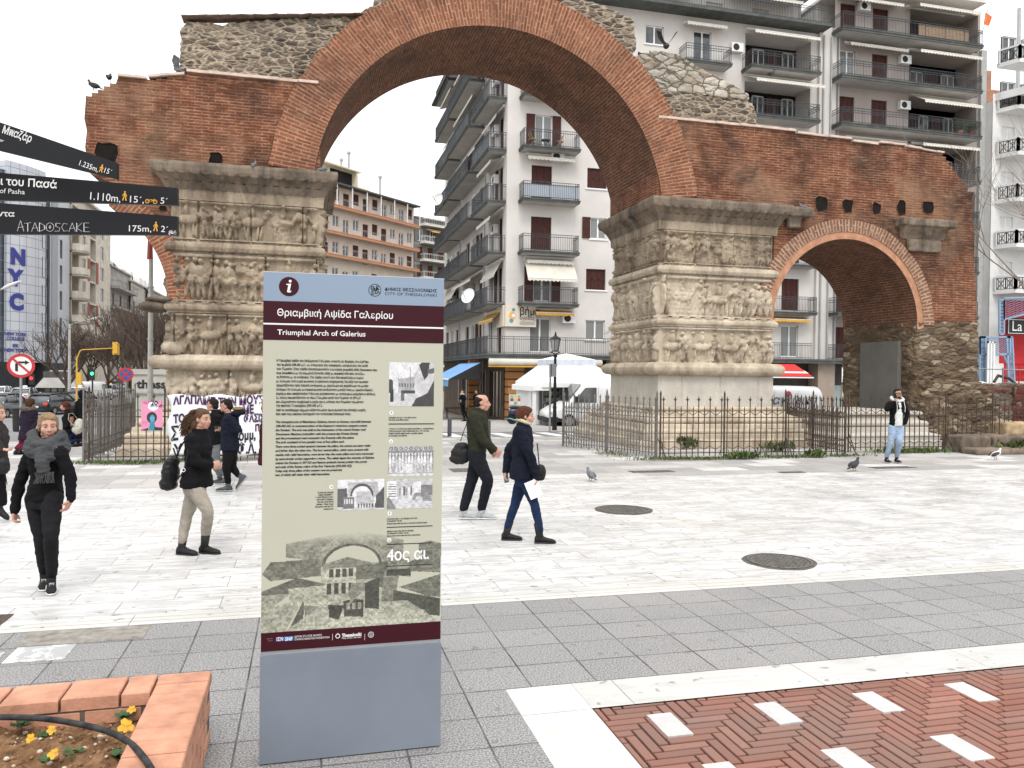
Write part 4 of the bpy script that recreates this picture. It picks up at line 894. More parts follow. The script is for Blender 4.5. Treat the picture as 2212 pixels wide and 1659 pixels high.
for j in range(3): FA.box(mb, 12.0, 12.9, 4.98 + .07*j, 5.01 + .07*j, .23, .235, 3)
mb.build('sign_emblem', [plain('teal_print', (.10, .28, .36), .5), plain('orange_print', (.70, .38, .10), .5), M_frame, M_grey], so_)
# satellite dish and tv aerial
def dish(p, n_, r, name, label):
    n_ = Vector(n_).normalized(); A1 = n_.cross(Vector((0, 0, 1))).normalized(); B1 = n_.cross(A1); root = thing(name, p, label, 'satellite dish')
    mb = MB(); mb.lathe([(r*k, .22*r*k*k) for k in (.02, .3, .6, .85, 1)] + [(r, .22*r + .02)], p, 20, ax=(A1, B1, n_), cap=False); mb.build('dish', M_frame, root, smooth=True)
    mb = MB(); mb.tube([Vector(p), Vector(p) - n_*.4 - Vector((0, 0, .3))], .03, 6); mb.tube([Vector(p) - B1*(-r*.9), Vector(p) + n_*.7], .02, 5); mb.ball(Vector(p) + n_*.7, .06, 6); mb.build('mount', M_grey, root)
dish((9.75, 48.6, 6.9), (-.75, -.65, .3), .5, 'satellite_dish', 'white satellite dish on the left-face balcony above the pharmacy-style corner sign'); dish((9.7, 60.3, 15.3), (-.8, -.6, .2), .48, 'satellite_dish', 'smaller far dish high on the left-face balconies against the sky')
mb = MB(); 
for i in range(7): mb.bar(FA.P(16.9 - .0*i, 4.5 + 0*i, .9 + .12*i), FA.P(17.6, 4.9, .9 + .12*i), .012)
mb.tube([FA.P(17.25, 4.7, .8), FA.P(17.25, 4.7, 1.75)], .015, 5); mb.tube([FA.P(17.25, 3.3, 1.4), FA.P(17.25, 4.9, 1.4)], .02, 5); tag(mb.build('tv_aerial', M_grey), 'thin metal television aerial clamped to the long first-floor railing', 'tv aerial')
# ---- B: taupe block with full-width balconies
B = thing('apartment_building', (38, 50, gz(45)), 'taupe apartment block with full-width grey balconies rising above the brick wall', 'apartment building', 'apartment buildings round the square')
holes = []; wins = []
for k in range(0, 8):
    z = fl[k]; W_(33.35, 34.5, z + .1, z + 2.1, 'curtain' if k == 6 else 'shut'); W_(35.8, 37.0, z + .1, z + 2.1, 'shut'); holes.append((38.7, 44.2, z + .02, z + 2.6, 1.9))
wall(FA, 32.95, 44.4, 3.1, 27.2, holes, B, M_wB)
for a0, a1, z0, z1, kd, kw in wins: window(FA, a0, a1, z0, z1, B, kd, **kw)
for k in range(0, 8):
    z = fl[k]; recess(FA, 38.7, 44.2, z, B, 5 if k % 2 else 4, 'curtain' if k == 6 else 'glass', 1.85)
    b_ = balcony(FA, 32.6, 43.3, z - .05, 1.35, B, th=.2, double=k < 7)
    if k in (5, 6): aircon(FA, 38.2, z + 1.6, B)
    if k == 7: aircon(FA, 35.0, z + 1.7, B)
awning(FA, 33.6, 38.0, fl[6] + 2.55, .7, .25, B); awning(FA, 38.5, 43.4, fl[6] + 2.7, 1.2, .5, B); awning(FA, 38.8, 43.4, fl[5] + 2.75, 1.3, .8, B); awning(FA, 33.8, 38.5, fl[4] + 2.5, 1.4, .7, B, arms=False); awning(FA, 38.9, 43.4, fl[4] + 2.5, 1.1, .3, B); awning(FA, 33, 37.5, fl[7] + 2.45, .8, .3, B); awning(FA, 38.3, 43.0, fl[7] + 2.45, 1.3, .35, B)
mb = MB(); mb.box((32.8, 43.7, 27.1), (43.6, 58, 27.3)); mb.box((41.4, 46, 27.3), (43.4, 48, 28.6)); mb.box((33, 46.9, 3), (44.4, 58, 27.1)); mb.build('roof', M_wA, B)
mb = MB(); FA.box(mb, 38.3, 42.2, fl[7] + .05, fl[7] + .85, 1.22, 1.27); mb.build('reed_screen', plain('reed_screen', (.36, .26, .17), .9, .25, 20), B)
mb = MB(); FA.box(mb, 44.3, 44.75, -1, 24.5, -2, .25); mb.build('end_pilaster', plain('grey_pilaster', (.40, .40, .39), .9, .1), B)
mb = MB(); mb.bar(FA.P(43.4, 25.2, 1.2), FA.P(43.7, 26.9, 1.35), .03); mb.add([tuple(FA.P(43.5, 26.5, 1.3)), tuple(FA.P(43.95, 26.2, 1.4)), tuple(FA.P(43.8, 25.6, 1.3)), tuple(FA.P(43.4, 25.7, 1.25))], [(0, 1, 2, 3)], 1); mb.build('small_flag', [M_grey, plain('orange_flag', (.65, .16, .04), .8)], B)
for k, (a, c) in enumerate(((42.8, (.35, .06, .04)), (41.9, (.5, .2, .12)))):
    p = FA.P(a, fl[5], 1.0); rt_ = thing('potted_plant', p, ('leafy green plant in a red pot at the balcony end', 'small shrub in a terracotta pot beside the balcony end')[k], 'potted plant')
    mb = MB(); mb.lathe([(.12, 0), (.19, .3), (.2, .3)], p, 12); mb.build('pot', plain('pot%d' % k, c, .8), rt_)
    mb = MB(); r_ = random.Random(k)
    for i in range(160):
        q = p + Vector((r_.gauss(0, .2), r_.gauss(0, .2), .35 + abs(r_.gauss(.25, .25)))); mb.obox(q, (Vector((r_.random()-.5, r_.random()-.5, r_.random()-.5)), Vector((r_.random()-.5, r_.random(), .2)), Vector((0, .1, 1))), (.09, .06, .004))
    mb.build('foliage', plain('pot_leaf', (.05, .10, .03), .7, .3, 9), rt_)
# ---- C: white block at the right edge
Cb = thing('apartment_building', (52, 50, gz(45)), 'white modern block with faceted balconies and black cross railings at the right edge', 'apartment building', 'apartment buildings round the square')
FC = Fac((0, 44.2), (1, 0), (0, -1)); hz = []
for y in (320, 412, 508, 600): hz.append(FC.hit(2160, y)[1])
holes = []; wins = []
for i in range(6):
    z = hz[3] - 1.0 + 3.05 * i; W_(45.5, 46.6, z, z + 2.1, 'glass'); W_(47.2, 48.6, z, z + 2.1, 'glass'); W_(50, 51.4, z, z + 2.1, 'glass')
wall(FC, 44.75, 60, 3.2, 21.4, holes, Cb, M_wC)
for a0, a1, z0, z1, kd, kw in wins: window(FC, a0, a1, z0, z1, Cb, kd, **kw)
wall(FC, 44.75, 60, -1, 3.2, [(46.5, 49, -.9, 2), (50, 59, -.9, 2)], Cb, plain('red_render', (.45, .015, .018), .8, .1, 2), 'ground_floor'); mb = MB(); FC.box(mb, 44.7, 46.0, -1, 4.6, -.2, .05); mb.build('corner_pier', M_wC, Cb)
for i in range(6):
    z = hz[3] - 1.1 + 3.05 * i; a0, a1, p = 45.0, 58, 1.35
    for (zz, th, o_) in ((z - .05, .28, 0), (z + 1.0, .12, 0)):
        mb = MB(); poly = [(a0, 0), (a0 + .02, .12), (a0 + .5, p), (a1, p), (a1, 0)]; ins_ = poly if th > .2 else poly
        mb.prism(poly[::-1], lambda a, b, t_: FC.P(a, zz + t_, b), th) if th > .2 else None
        if th > .2: bb = mb.build('balcony', M_wC, Cb)
    mb = MB(); segs = [((a0 + .06, .15), (a0 + .52, p - .04)), ((a0 + .52, p - .04), (a0 + 2.5, p - .04)), ((a0 + 2.5, p - .04), (a0 + 4.5, p - .04))]; wh = MB()
    for (s0, t0), (s1, t1) in segs:
        b0, b1, zt = z + .25, z + 1.0, z + 1.08
        wh.bar(FC.P(s0, zt, t0), FC.P(s1, zt, t1), .1, .12); 
        for s_, t_ in ((s0, t0), (s1, t1)): wh.bar(FC.P(s_, z + .2, t_), FC.P(s_, zt, t_), .14)
        for h_ in (.12, .5):
            u0, u1 = .08 + h_ * .9 if h_ > .2 else .08, .5 if h_ < .2 else .93
            def q(u, zz): return FC.P(s0 + (s1-s0)*u, zz, t0 + (t1-t0)*u)
            mb.bar(q(u0, b0), q(u1, b1), .035); mb.bar(q(u0, b1), q(u1, b0), .035); mb.bar(q(u0, b0), q(u1, b0), .03); mb.bar(q(u0, b1), q(u1, b1), .03); um = (u0+u1)/2
            for u in (u0, um, u1): mb.bar(q(u, b0), q(u, b1), .03)
            for s_ in (-.28, .28): u = um + s_*(u1-u0); mb.bar(q(u, b0), q(u, b1), .02)
            zc = (b0+b1)/2; w_ = .3*(u1-u0); mb.bar(q(um - w_, zc - .18), q(um + w_, zc - .18), .02); mb.bar(q(um - w_, zc + .18), q(um + w_, zc + .18), .02); mb.bar(q(um - w_, zc - .18), q(um - w_, zc + .18), .02); mb.bar(q(um + w_, zc - .18), q(um + w_, zc + .18), .02)
    mb.build('railing', M_blk, bb); wh.build('parapet', M_wC, bb)
mb = MB(); FC.box(mb, 45.6, 60, 3.2, hz[3] - 1.5, .02, .06); mb.build('red_wall', MATS['red_render'], Cb)
mb = MB(); mb.prism([(44.9, 0), (45.0, .4), (45.6, 1.9), (58, 1.9), (58, 0)][::-1], lambda a, b, t_: FC.P(a, 20.9 + t_, b), .5); mb.box((44.76, 44.3, 3), (60, 58, 20.9)); mb.build('roof', M_wC, Cb)
sg = MB(); FC.box(sg, 44.95, 48.5, 5.1, 6.2, 1.2, 1.27); s_ = sg.build('cafe_sign', M_blk, Cb); text_mesh('La C', .95, lambda a, b: FC.P(45.3 + a, 5.35 + b, 1.29), 'sign_lettering', M_frame, s_)
mb = MB()
for q in ((45.05, 48.4, 5.17, 5.2), (45.05, 48.4, 6.08, 6.11), (45.05, 45.08, 5.2, 6.08)): FC.box(mb, *q, 1.27, 1.285)
mb.build('sign_border', M_frame, s_)
# blue lattice pergolas
M_lat = plain('blue_lattice', (.22, .33, .46), .7, .08, 3)
def lattice(mb, q00, q10, q11, q01, n=9, w=.035):
    def q(u, v_): return (Vector(q00)*(1-u) + Vector(q10)*u)*(1-v_) + (Vector(q01)*(1-u) + Vector(q11)*u)*v_
    for i in range(-n, n):
        for s_ in (1, -1):
            a, b = (i/n, 0), (i/n + 1, 1)
            lo, hi = max(0, -i/n), min(1, 1 - i/n)
            if hi > lo:
                p0, p1 = (i/n + lo, lo), (i/n + hi, hi)
                if s_ < 0: p0, p1 = (1 - p0[0], p0[1]), (1 - p1[0], p1[1])
                mb.bar(q(*p0), q(*p1), w, .012)
    for a, b in (((0, 0), (1, 0)), ((0, 1), (1, 1)), ((0, 0), (0, 1)), ((1, 0), (1, 1))): mb.bar(q(*a), q(*b), .1)
rt_ = thing('lattice_pergola', FC.P(49, -.6, 3), 'pale blue lattice pergola with an arched front outside the red cafe', 'pergola')
mb = MB(); FQ = Fac((0, 40.0), (1, 0), (0, -1))
def Q(x, y): a, z = FQ.hit(x, y); return FQ.P(a, z)
lattice(mb, Q(2116, 765), Q(2182, 765), Q(2182, 728), Q(2116, 728)); lattice(mb, Q(2180, 848), Q(2192, 848), Q(2186, 728), Q(2174, 728), 5); lattice(mb, Q(2116, 848), Q(2128, 848), Q(2128, 728), Q(2116, 728), 5)
o_ = mb.build('front_lattice', M_lat, rt_); mb = MB(); mb.tube([Q(2134, 790), Q(2140, 772), Q(2152, 765), Q(2168, 768), Q(2176, 785)], .06, 6); mb.build('arch_brace', M_lat, rt_)
rt_ = thing('lattice_pergola', FC.P(50, 2.6, 2), 'taller blue lattice screen framing the black cafe sign', 'pergola'); mb = MB(); FQ = Fac((0, 42.4), (1, 0), (0, -1))
lattice(mb, Q(2159, 722), Q(2168, 722), Q(2168, 648), Q(2159, 648), 5); lattice(mb, Q(2168, 690), Q(2290, 660), Q(2290, 640), Q(2168, 644), 10); mb.build('lattice', M_lat, rt_)
mb = MB(); [mb.bar(FC.P(46.6 + .5*i, .2, .25), FC.P(46.6 + .5*i, 3.0, .25), .06) for i in range(6)]; [mb.bar(FC.P(46.6, .3 + .65*i, .25), FC.P(49.1, .3 + .65*i, .25), .06) for i in range(5)]; mb.build('red_window_grid', plain('red_paint', (.40, .02, .02), .6), Cb)
rt_ = thing('glass_door_panel', (43, 39.5, -.4), 'tall white framed panel leaning open under the blue lattice pergola', 'door panel'); mb = MB(); FQ = Fac((0, 39.6), (1, 0), (0, -1))
a0, z0 = FQ.hit(2130, 845); a1, z1 = FQ.hit(2148, 738); [FQ.box(mb, *q, 0, .07) for q in ((a0, a0+.1, z0, z1), (a1-.1, a1, z0, z1), (a0, a1, z0, z0+.1), (a0, a1, z1-.1, z1), ((a0+a1)/2-.04, (a0+a1)/2+.04, z0, z1))]; mb.build('frame', M_frame, rt_); mb = MB(); FQ.box(mb, a0, a1, z0, z1, .02, .04); mb.build('pane', plain('milky_glass', (.45, .46, .46), .3), rt_)
# chimney-stack building and mast behind C
mb = MB(); D_ = Fac((0, 60), (1, 0), (0, -1)); a0, _z1 = D_.hit(2118, 150); a1, _ = D_.hit(2142, 150); b1, zz = D_.hit(2240, 205); D_.box(mb, a0, a1, 10, _z1, -3, 0); D_.box(mb, a1, b1, 10, zz, -3, -.05)
bk = thing('brick_chimney_house', (64, 61, -1), 'bare orange brick stair tower behind the white block, under the tall mast', 'building', 'apartment buildings round the square'); mb.build('wall', brick_mat('hollow_brick', (.50, .22, .12), (.42, .17, .09), (.45, .38, .32), .3, .2, .02, stain=.2), bk)
mb = MB(); mb.box((a0 - .1, 60.0, -1), (b1, 63, 10)); mb.build('lower_wall', M_wC, bk)
p0, p1 = D_.hit(2196, 330), D_.hit(2202, 18); mb = MB(); mb.tube([D_.P(p0[0], 5), D_.P(p0[0], p1[1])], .17, 8)
for i in range(30): z = 14 + i * .55; mb.bar(D_.P(p0[0] + .1, z, 0), D_.P(p0[0] + .6, z, 0), .03); 
mb.bar(D_.P(p0[0] + .6, 14), D_.P(p0[0] + .6, 30), .04); tag(mb.build('mast', M_grey), 'tall grey steel mast with side ladder rising at the right edge', 'mast')
# ---- far: orange-banded block, grey block, left street
def block(name, loc, label, o, d, n, w, zt, z0, m, storeys, bays, kinds=('shut', 'glass'), dep=14, sh=3.0, bw=1.1, bh=1.5, balc=None, bandm=None, group='apartment buildings round the square', zb=None, seed=0, solidband=False):
    root = thing(name, loc, label, 'apartment building', group); fc = Fac(o, d, n); holes = []; ws = []; r_ = random.Random(seed)
    for k in range(storeys):
        zz = z0 + sh * k
        for j in range(bays):
            a = w * (j + .5) / bays; door = balc and balc(k, j); h0, h1 = (.05, 2.1) if door else (.9, .9 + bh); q = (a - bw/2, a + bw/2, zz + h0, zz + h1); holes.append(q); ws.append((q, kinds[r_.randrange(len(kinds))]))
    wall(fc, 0, w, zb if zb is not None else -1.2, zt, holes, root, m)
    for q, kd in ws: window(fc, *q, root, kd)
    mb = MB(); fc.box(mb, 0.01, w - .01, -1.2, zt, -dep, -.3); fc.box(mb, -.3, w + .3, zt, zt + .25, -dep - .3, .3); mb.build('roof', bandm or m, root)
    return root, fc
M_or = plain('orange_band', (.46, .21, .11), .85, .08, 2); M_pk = plain('peach_render', (.58, .50, .43), .9, .06, .8)
p0 = at_depth(640, 800, 100); dd = (math.sin(rad(47)), math.cos(rad(47))); nn = (math.cos(rad(47)), -math.sin(rad(47)))
D1 = Fac((p0.x, p0.y), dd, nn); wA = D1.hit(830, 800)[0]; z_lo = D1.hit(776, 515)[1]; z_hi = D1.hit(776, 460)[1]; wE = D1.hit(893, 560)[0]
root, fc = block('apartment_building', p0, 'peach and cream block with orange balcony bands seen beyond the arch, left of centre', (p0.x, p0.y), dd, nn, wE, z_hi + 3.0, z_lo - (z_hi - z_lo) * 5, M_pk, 7, 12, balc=lambda k, j: j % 2 == 0, sh=(z_hi - z_lo), seed=3)
for i, z in enumerate((z_lo, z_hi, z_lo - 3)):
    o_ = balcony(fc, 0, wE, z, 1.2, root, th=.35, msl=M_or, rail=False); railing(fc, 0, wE, z, 1.2, o_, .95, m=M_grey, pitch=.3)
mb = MB(); fc.box(mb, 0, wE, z_hi + 2.75, z_hi + 2.95, -2, 1.3)
for i in range(9): a = wE * i / 8; fc.box(mb, a - .06, a + .06, z_hi, z_hi + 2.8, 1.1, 1.2, 1)
mb.build('terrace_roof', [M_slab, M_frame], root)
mb = MB(); a1 = fc.hit(770, 480)[0]; a2 = fc.hit(737, 420)[0]; fc.box(mb, 0, a1, z_hi + 2.9, z_hi + 5.4, -8, -.8); fc.box(mb, 0, a1 + .6, z_hi + 5.4, z_hi + 5.6, -8, .3); fc.box(mb, a1 * .6, a1 + .1, z_hi + 3.0, z_hi + 5.2, -3, -.7, 1); fc.box(mb, a1 - .2, a1 + .1, z_hi + 3, z_hi + 5.4, -.8, .2); zc = fc.hit(730, 388)[1]; fc.box(mb, 0, a2 - 1, z_hi + 5.4, zc + 1, -4, -2); fc.box(mb, a2 - 1, a2 + 1.2, z_hi + 5.4, zc - 1, -4, -2)
fc.box(mb, a1 + .3, wE * .72, z_hi + 3, z_hi + 4.6, -6, -3); mb.build('penthouse', [plain('pale_yellow', (.66, .60, .46), .9), M_dark], root)
mb = MB()
for x, h_ in ((a2 + 3, 2.2), (a1 + 1.5, 3.5), (a2 - 1, 2), (a1 + 8, 1.5)): mb.tube([fc.P(x, z_hi + 3, -3), fc.P(x, z_hi + 5.2 + h_, -3)], .16, 8); mb.tube([fc.P(x, z_hi + 5.2 + h_, -3), fc.P(x, z_hi + 5.5 + h_, -3)], .28, 8)
mb.build('chimney_pipe', M_grey, root)
p1 = at_depth(893, 800, 135); q1 = at_depth(950, 800, 139); d1 = (q1 - p1); d1.z = 0
zt = at_depth(905, 475, 137).z
root, fc = block('apartment_building', p1, 'narrow grey block with white railings between the orange-banded block and the cream corner', (p1.x, p1.y), (d1.x, d1.y), (d1.y, -d1.x), 9, zt, .5, plain('grey_render', (.42, .43, .43), .9, .15, 1), 9, 4, balc=lambda k, j: True, seed=5)
for k in range(1, 10):
    if .4 + 3*k < zt: o_ = balcony(fc, 1.2, 8.8, .45 + 3*k, 1.3, root, th=.3, msl=M_wC, rail=False); railing(fc, 1.2, 8.8, .45 + 3*k, 1.3, o_, .95, m=M_frame, pitch=.5)
awning(fc, 2.5, 8, .45 + 3*8 + 2.3, 1.4, .5, root, M_yel)
# left street: corner college building
XL = -28.5
NY = thing('college_building', (-34, 96, -1), 'pale grey office building with tall vertical blue letters on a white corner tower', 'office building', 'apartment buildings round the square')
P1 = at_depth(49, 800, 86); dv = Vector((math.sin(rad(34)), math.cos(rad(34)), 0)); P0_ = P1 - dv * 26; FN = Fac((P0_.x, P0_.y), (dv.x, dv.y), (dv.y, -dv.x)); L = 26
ztop = FN.hit(40, 352)[1]; sL = FN.hit(15, 650)[0]; zb = FN.hit(30, 782)[1]
t = NT('panel_cladding', .35, .1); v = t.uv(); b_ = t.n('TexBrick'); b_.offset = 0; t.l(v, b_.inputs[0]); b_.inputs['Scale'].default_value = 1; b_.inputs['Brick Width'].default_value = 1.05; b_.inputs['Row Height'].default_value = 1.02; b_.inputs['Mortar Size'].default_value = .03
for k_, c_ in (('Color1', (.50, .52, .56)), ('Color2', (.44, .47, .52)), ('Mortar', (.16, .17, .2))): b_.inputs[k_].default_value = (*c_, 1)
t.color(b_.outputs[0]); M_pan = t.m
t = NT('curtain_wall', .12, .2, .8); v = t.uv(); b_ = t.n('TexBrick'); b_.offset = 0; t.l(v, b_.inputs[0]); b_.inputs['Scale'].default_value = 1; b_.inputs['Brick Width'].default_value = 1.4; b_.inputs['Row Height'].default_value = 1.5; b_.inputs['Mortar Size'].default_value = .05
for k_, c_ in (('Color1', (.03, .04, .055)), ('Color2', (.06, .075, .10)), ('Mortar', (.1, .11, .13))): b_.inputs[k_].default_value = (*c_, 1)
t.color(b_.outputs[0]); M_cw = t.m
mb = MB(); FN.box(mb, sL, L, zb, ztop, -6, 0); mb.build('sign_tower', M_pan, NY); mb = MB(); FN.box(mb, -20, sL, zb, ztop - 1, -6, -.4); mb.build('glass_front', M_cw, NY)
mb = MB(); c0 = FN.P(L, 0); C1 = Vector((XL, 0, 0)); ar = []
for i in range(9):
    k = i / 8; a = rad(34) * (1 - k); ar.append(c0 + Vector((1.25 * k, 3.2 * k - .9 * math.sin(math.pi*k) * .3, 0)))
mb.grid(np.array([[(p.x, p.y, z) for p in ar] for z in (zb, ztop)])); mb.build('rounded_corner', M_pan, NY)
FX = Fac((ar[-1].x, 0), (0, 1), (1, 0)); y0 = ar[-1].y; M_lg = plain('light_grey_render', (.46, .48, .51), .9, .05, .6); M_mg = plain('mid_grey_render', (.30, .32, .35), .9, .05)
mb = MB(); FX.box(mb, y0, y0 + 1.6, zb, ztop - .5, -6, -.25); mb.build('dark_joint', plain('joint_dark', (.10, .11, .12), .6), NY)
holes = []; wins = []; yE = FX.hit(150, 650)[0]
for x, ys_ in ((98, (455, 508, 570, 630, 690, 750)), (132, (470, 531, 586, 642, 700, 745))):
    s_ = FX.hit(x, 600)[0]
    for y in ys_: z = FX.hit(x, y)[1]; W_(s_ - .55, s_ + .55, z - 1.5, z + .7, 'glass')
wall(FX, y0 + 1.6, yE, zb, ztop - .5, holes, NY, M_lg)
for a0, a1, z0, z1, kd, kw in wins: window(FX, a0, a1, z0, z1, NY, kd, frm=M_blk, lights=1, **kw)
s_ = FX.hit(110, 600)[0]; s2 = FX.hit(122, 600)[0]; mb = MB(); FX.box(mb, s_, s2, zb, ztop - .5, -.3, .15); mb.build('grey_pilaster', M_mg, NY)
mb = MB(); FN.box(mb, -20, L + .1, -1.3, zb, -6, .3); FX.box(mb, y0, yE, -1.3, zb, -6, .4); mb.build('shop_band', plain('black_fascia', (.03, .031, .035), .5, .2), NY); mb = MB(); FX.box(mb, y0, yE, zb, ztop - .4, -14, -.4); FN.box(mb, -20, L, zb, ztop - .6, -14, -6); mb.build('body', M_lg, NY)
M_nav = plain('navy_letters', (.025, .03, .22), .5)
for ch, x, y in (('N', 22, 572), ('Y', 20, 618), ('C', 20, 670)):
    a, z = FN.hit(x, y + 0); a2, z2 = FN.hit(x, y + 28 if 0 else y)
    text_mesh(ch, 2.25, lambda u, w_, a=a, z=z: FN.P(a + u, z + w_ + .2, .08), 'tower_letter', M_nav, NY, bold=.14)
for i, (s_, y) in enumerate((('NEW YORK', 725), ('COLLEGE', 735), ('IEK', 750), ('NEW YORK', 760))):
    a, z = FN.hit(33, y); text_mesh(s_, .5, lambda u, w_, a=a, z=z: FN.P(a + u, z + w_, .06), 'tower_lettering', M_nav, NY, align='CENTER', bold=.02)
# cream block with curved balconies and red panels
yA, yB = FX.hit(150, 650)[0], FX.hit(235, 650)[0]; XX = ar[-1].x
F2 = Fac((XX + .2, yA), (0, 1), (1, 0)); w2 = yB - yA
root = thing('apartment_building', (XX, yA, -1), 'cream block with rounded corner balconies and red wall panels beside the grey college', 'apartment building', 'apartment buildings round the square')
zs = [F2.hit(190, y)[1] for y in (690, 642, 594, 546, 498)]; M_cr = plain('old_cream', (.56, .51, .43), .9, .14, 1.0)
holes = []; wins = []; a_ = [F2.hit(x, 650)[0] for x in (178, 185, 191, 200, 218, 226)]
bs = F2.hit(172, 650)[0]
for z in zs:
    W_(a_[0], a_[1], z, z + 1.9, 'glass'); holes.append((a_[2] + .8, a_[3] + 1.6, z - .6, z + 2.1, 1.2)); W_(a_[4] - .3, a_[5] - .5, z, z + 1.9, 'glass'); holes.append((.3, bs - .5, z - .7, z + 2, 1.6))
wall(F2, 0, w2, zb, zs[-1] + 3.4, holes, root, M_cr)
for a0, a1, z0, z1, kd, kw in wins: window(F2, a0, a1, z0, z1, root, kd)
for i, z in enumerate(zs):
    mb = MB(); R_ = bs / 2; P = []
    for j in range(13): t_ = math.pi * j / 12; P.append((R_ - (R_)*math.cos(t_), 1.5*math.sin(t_) + .1))
    mb.prism(P, lambda a, b, t_: F2.P(a, z - .95 + t_, b), .25); mb.grid(np.array([[tuple(F2.P(a, zz, b)) for a, b in P] for zz in (z - .9, z + .1)])); mb.build('rounded_balcony', M_cr, root)
    if i in (0, 2): 
        for q_ in (a_[2] - .5, a_[3] + 1.7): mb = MB(); F2.box(mb, q_, q_ + 1.2, z - .7, z + 2.2, .02, .06); mb.build('red_panel', plain('brick_red_panel', (.30, .07, .05), .8), root)
mb = MB(); F2.box(mb, 0, w2, -1, zb, -8, 0); F2.box(mb, 0, w2, zb, zs[-1] + 3.3, -10, -1.7); F2.box(mb, 0, w2, zs[-1] + 3.4, zs[-1] + 3.7, -10, .5); mb.build('body', M_cr, root)
# further blocks down the street, hidden partly by trees
for i, (xa, xb, ytop, c, lab) in enumerate(((236, 282, 580, (.33, .31, .29), 'dark grey block with long balconies beyond the cream rounded one'), (282, 318, 612, (.42, .39, .35), 'weathered beige block with roof clutter farther down the street'), (318, 352, 628, (.36, .33, .30), 'farthest brown-grey block at the street end by the broken arch'))):
    FY = Fac((XX + .1 + i * .4, 0), (0, 1), (1, 0)); s0, s1 = FY.hit(xa, 700)[0], FY.hit(xb, 700)[0]; zt = FY.hit((xa*3 + xb) / 4, ytop)[1]; m_ = plain('far_render%d' % i, c, .9, .2, .7)
    root, fc = block('apartment_building', (XX, s0, -1), lab, (XX + .1 + i * .4, s0), (0, 1), (1, 0), s1 - s0, zt, 2.5, m_, int((zt - 3) / 3), int((s1 - s0) / 4), balc=lambda k, j: True, seed=20 + i)
    for k in range(1, int((zt - 2) / 3)): o_ = balcony(fc, .5, s1 - s0 - .5, 2.5 + 3*k, 1.3, root, th=.25, rail=False, msl=M_soff); railing(fc, .5, s1 - s0 - .5, 2.5 + 3*k, 1.3, o_, .95, pitch=.5)
    mb = MB(); r_ = random.Random(i)
    for j in range(6): a = r_.uniform(0, s1 - s0 - 3); fc.box(mb, a, a + r_.uniform(1, 3), zt, zt + r_.uniform(.8, 2.6), -6, -1.5)
    mb.build('roof_clutter', M_wC, root)
# ------------------------------------------------------------------ fences
M_fen = plain('rusty_fence_iron', (.085, .066, .052), .8, .3, 9, .3, metal=.2)
M_fen2 = plain('grey_fence_iron', (.17, .16, .148), .75, .2, 9, .3, metal=.2)
def fence(label, p, q, m=M_fen, seed=0, h=1.5, pitch=.15, z=0.0, miss=0.0, post=1.65):
    p, q = Vector((*p, z)), Vector((*q, z)); d = q - p; L = d.length; d.normalize(); n_ = Vector((d.y, -d.x, 0)); r_ = random.Random(seed)
    root = thing('iron_fence', p, label, 'fence', 'iron fences round the arch'); nseg = max(1, round(L / post)); sl = L / nseg; Z = Vector((0, 0, 1))
    for k in range(nseg + 1):
        b = p + d * (sl * k); mb = MB(); hh = h + .12; mb.bar(b, b + Z * hh, .035, .035, up=n_); mb.lathe([(.028, hh), (.03, hh + .03), (.001, hh + .12)], b, 6); 
        if k % 2 == 0: mb.bar(b + n_ * .35, b + Z * .55, .02)
        mb.build('post', m, root)
    for k in range(nseg):
        mb = MB(); a = p + d * (sl * k); N = max(2, int(sl / pitch)); st = sl / N
        for zz in (.42, h * .69, .13): mb.bar(a + Z * zz, a + d * sl + Z * zz, .012, .022, up=Z)
        for i in range(N):
            if r_.random() < miss: continue
            b = a + d * (st * (i + .5)) ; tall = i % 2 == 0; top = h if tall else h * .86; lo = .05 if i % 3 else .0; tx = d * r_.gauss(0, .008) + n_ * r_.gauss(0, .012)
            mb.bar(b + Z * lo, b + Z * top + tx, .034 if m is M_fen2 else .02, .02, up=n_)
            T = b + tx + Z * top
            if tall: 
                mb.lathe([(.014, -.02), (.022, .0), (.001, .10)], T, 5); mb.bar(T - Z * .05, T + d * .045 + Z * .02, .011, up=n_); mb.bar(T - Z * .05, T - d * .045 + Z * .02, .011, up=n_)
            else: mb.lathe([(.011, -.01), (.001, .05)], T, 4)
            c = a + d * (st * (i + 1)); 
            if i < N - 1:
                u0, u1 = (h * .8, h * .73) if tall else (h * .73, h * .8); mb.bar(b + Z * u0, b + d * st + Z * u1, .012, .02, up=n_); u0, u1 = (.30, .22) if tall else (.22, .30); mb.bar(b + Z * u0, b + d * st + Z * u1, .012, .02, up=n_)
        mb.build('railing_panel', m, root)
    return root
fence('front iron railing with spear tips before the pier on the right', (8.72, 18.62), (14.02, 18.44), M_fen, 1)
fence('iron railing running back along the left side of the right pier', (8.66, 18.7), (7.3, 22.2), M_fen2, 2, pitch=.11)
fence('iron railing panel running back at the right end of the right pier', (14.08, 18.5), (14.75, 22.3), M_fen, 3, pitch=.12)
fence('rusty railing in front of the rubble pier, behind the man on the phone', (14.9, 19.45), (21.2, 19.1), M_fen, 4, miss=.03)
fence('decayed bent railing at the far right in front of the ruined stone wall', (21.4, 19.1), (27, 18.8), M_fen, 5, miss=.12, h=1.4)
fence('dense grey iron railing at the left, running back beside the road', (-4.82, 19.65), (-4.86, 25.4), M_fen2, 6, pitch=.11)
fence('iron railing under the protest banner and the pink poster', (-4.7, 19.62), (1.6, 19.62), M_fen, 7)
fence('low railing closing the right side of the left pier, behind the information panel', (1.65, 19.7), (1.7, 23.5), M_fen, 8)
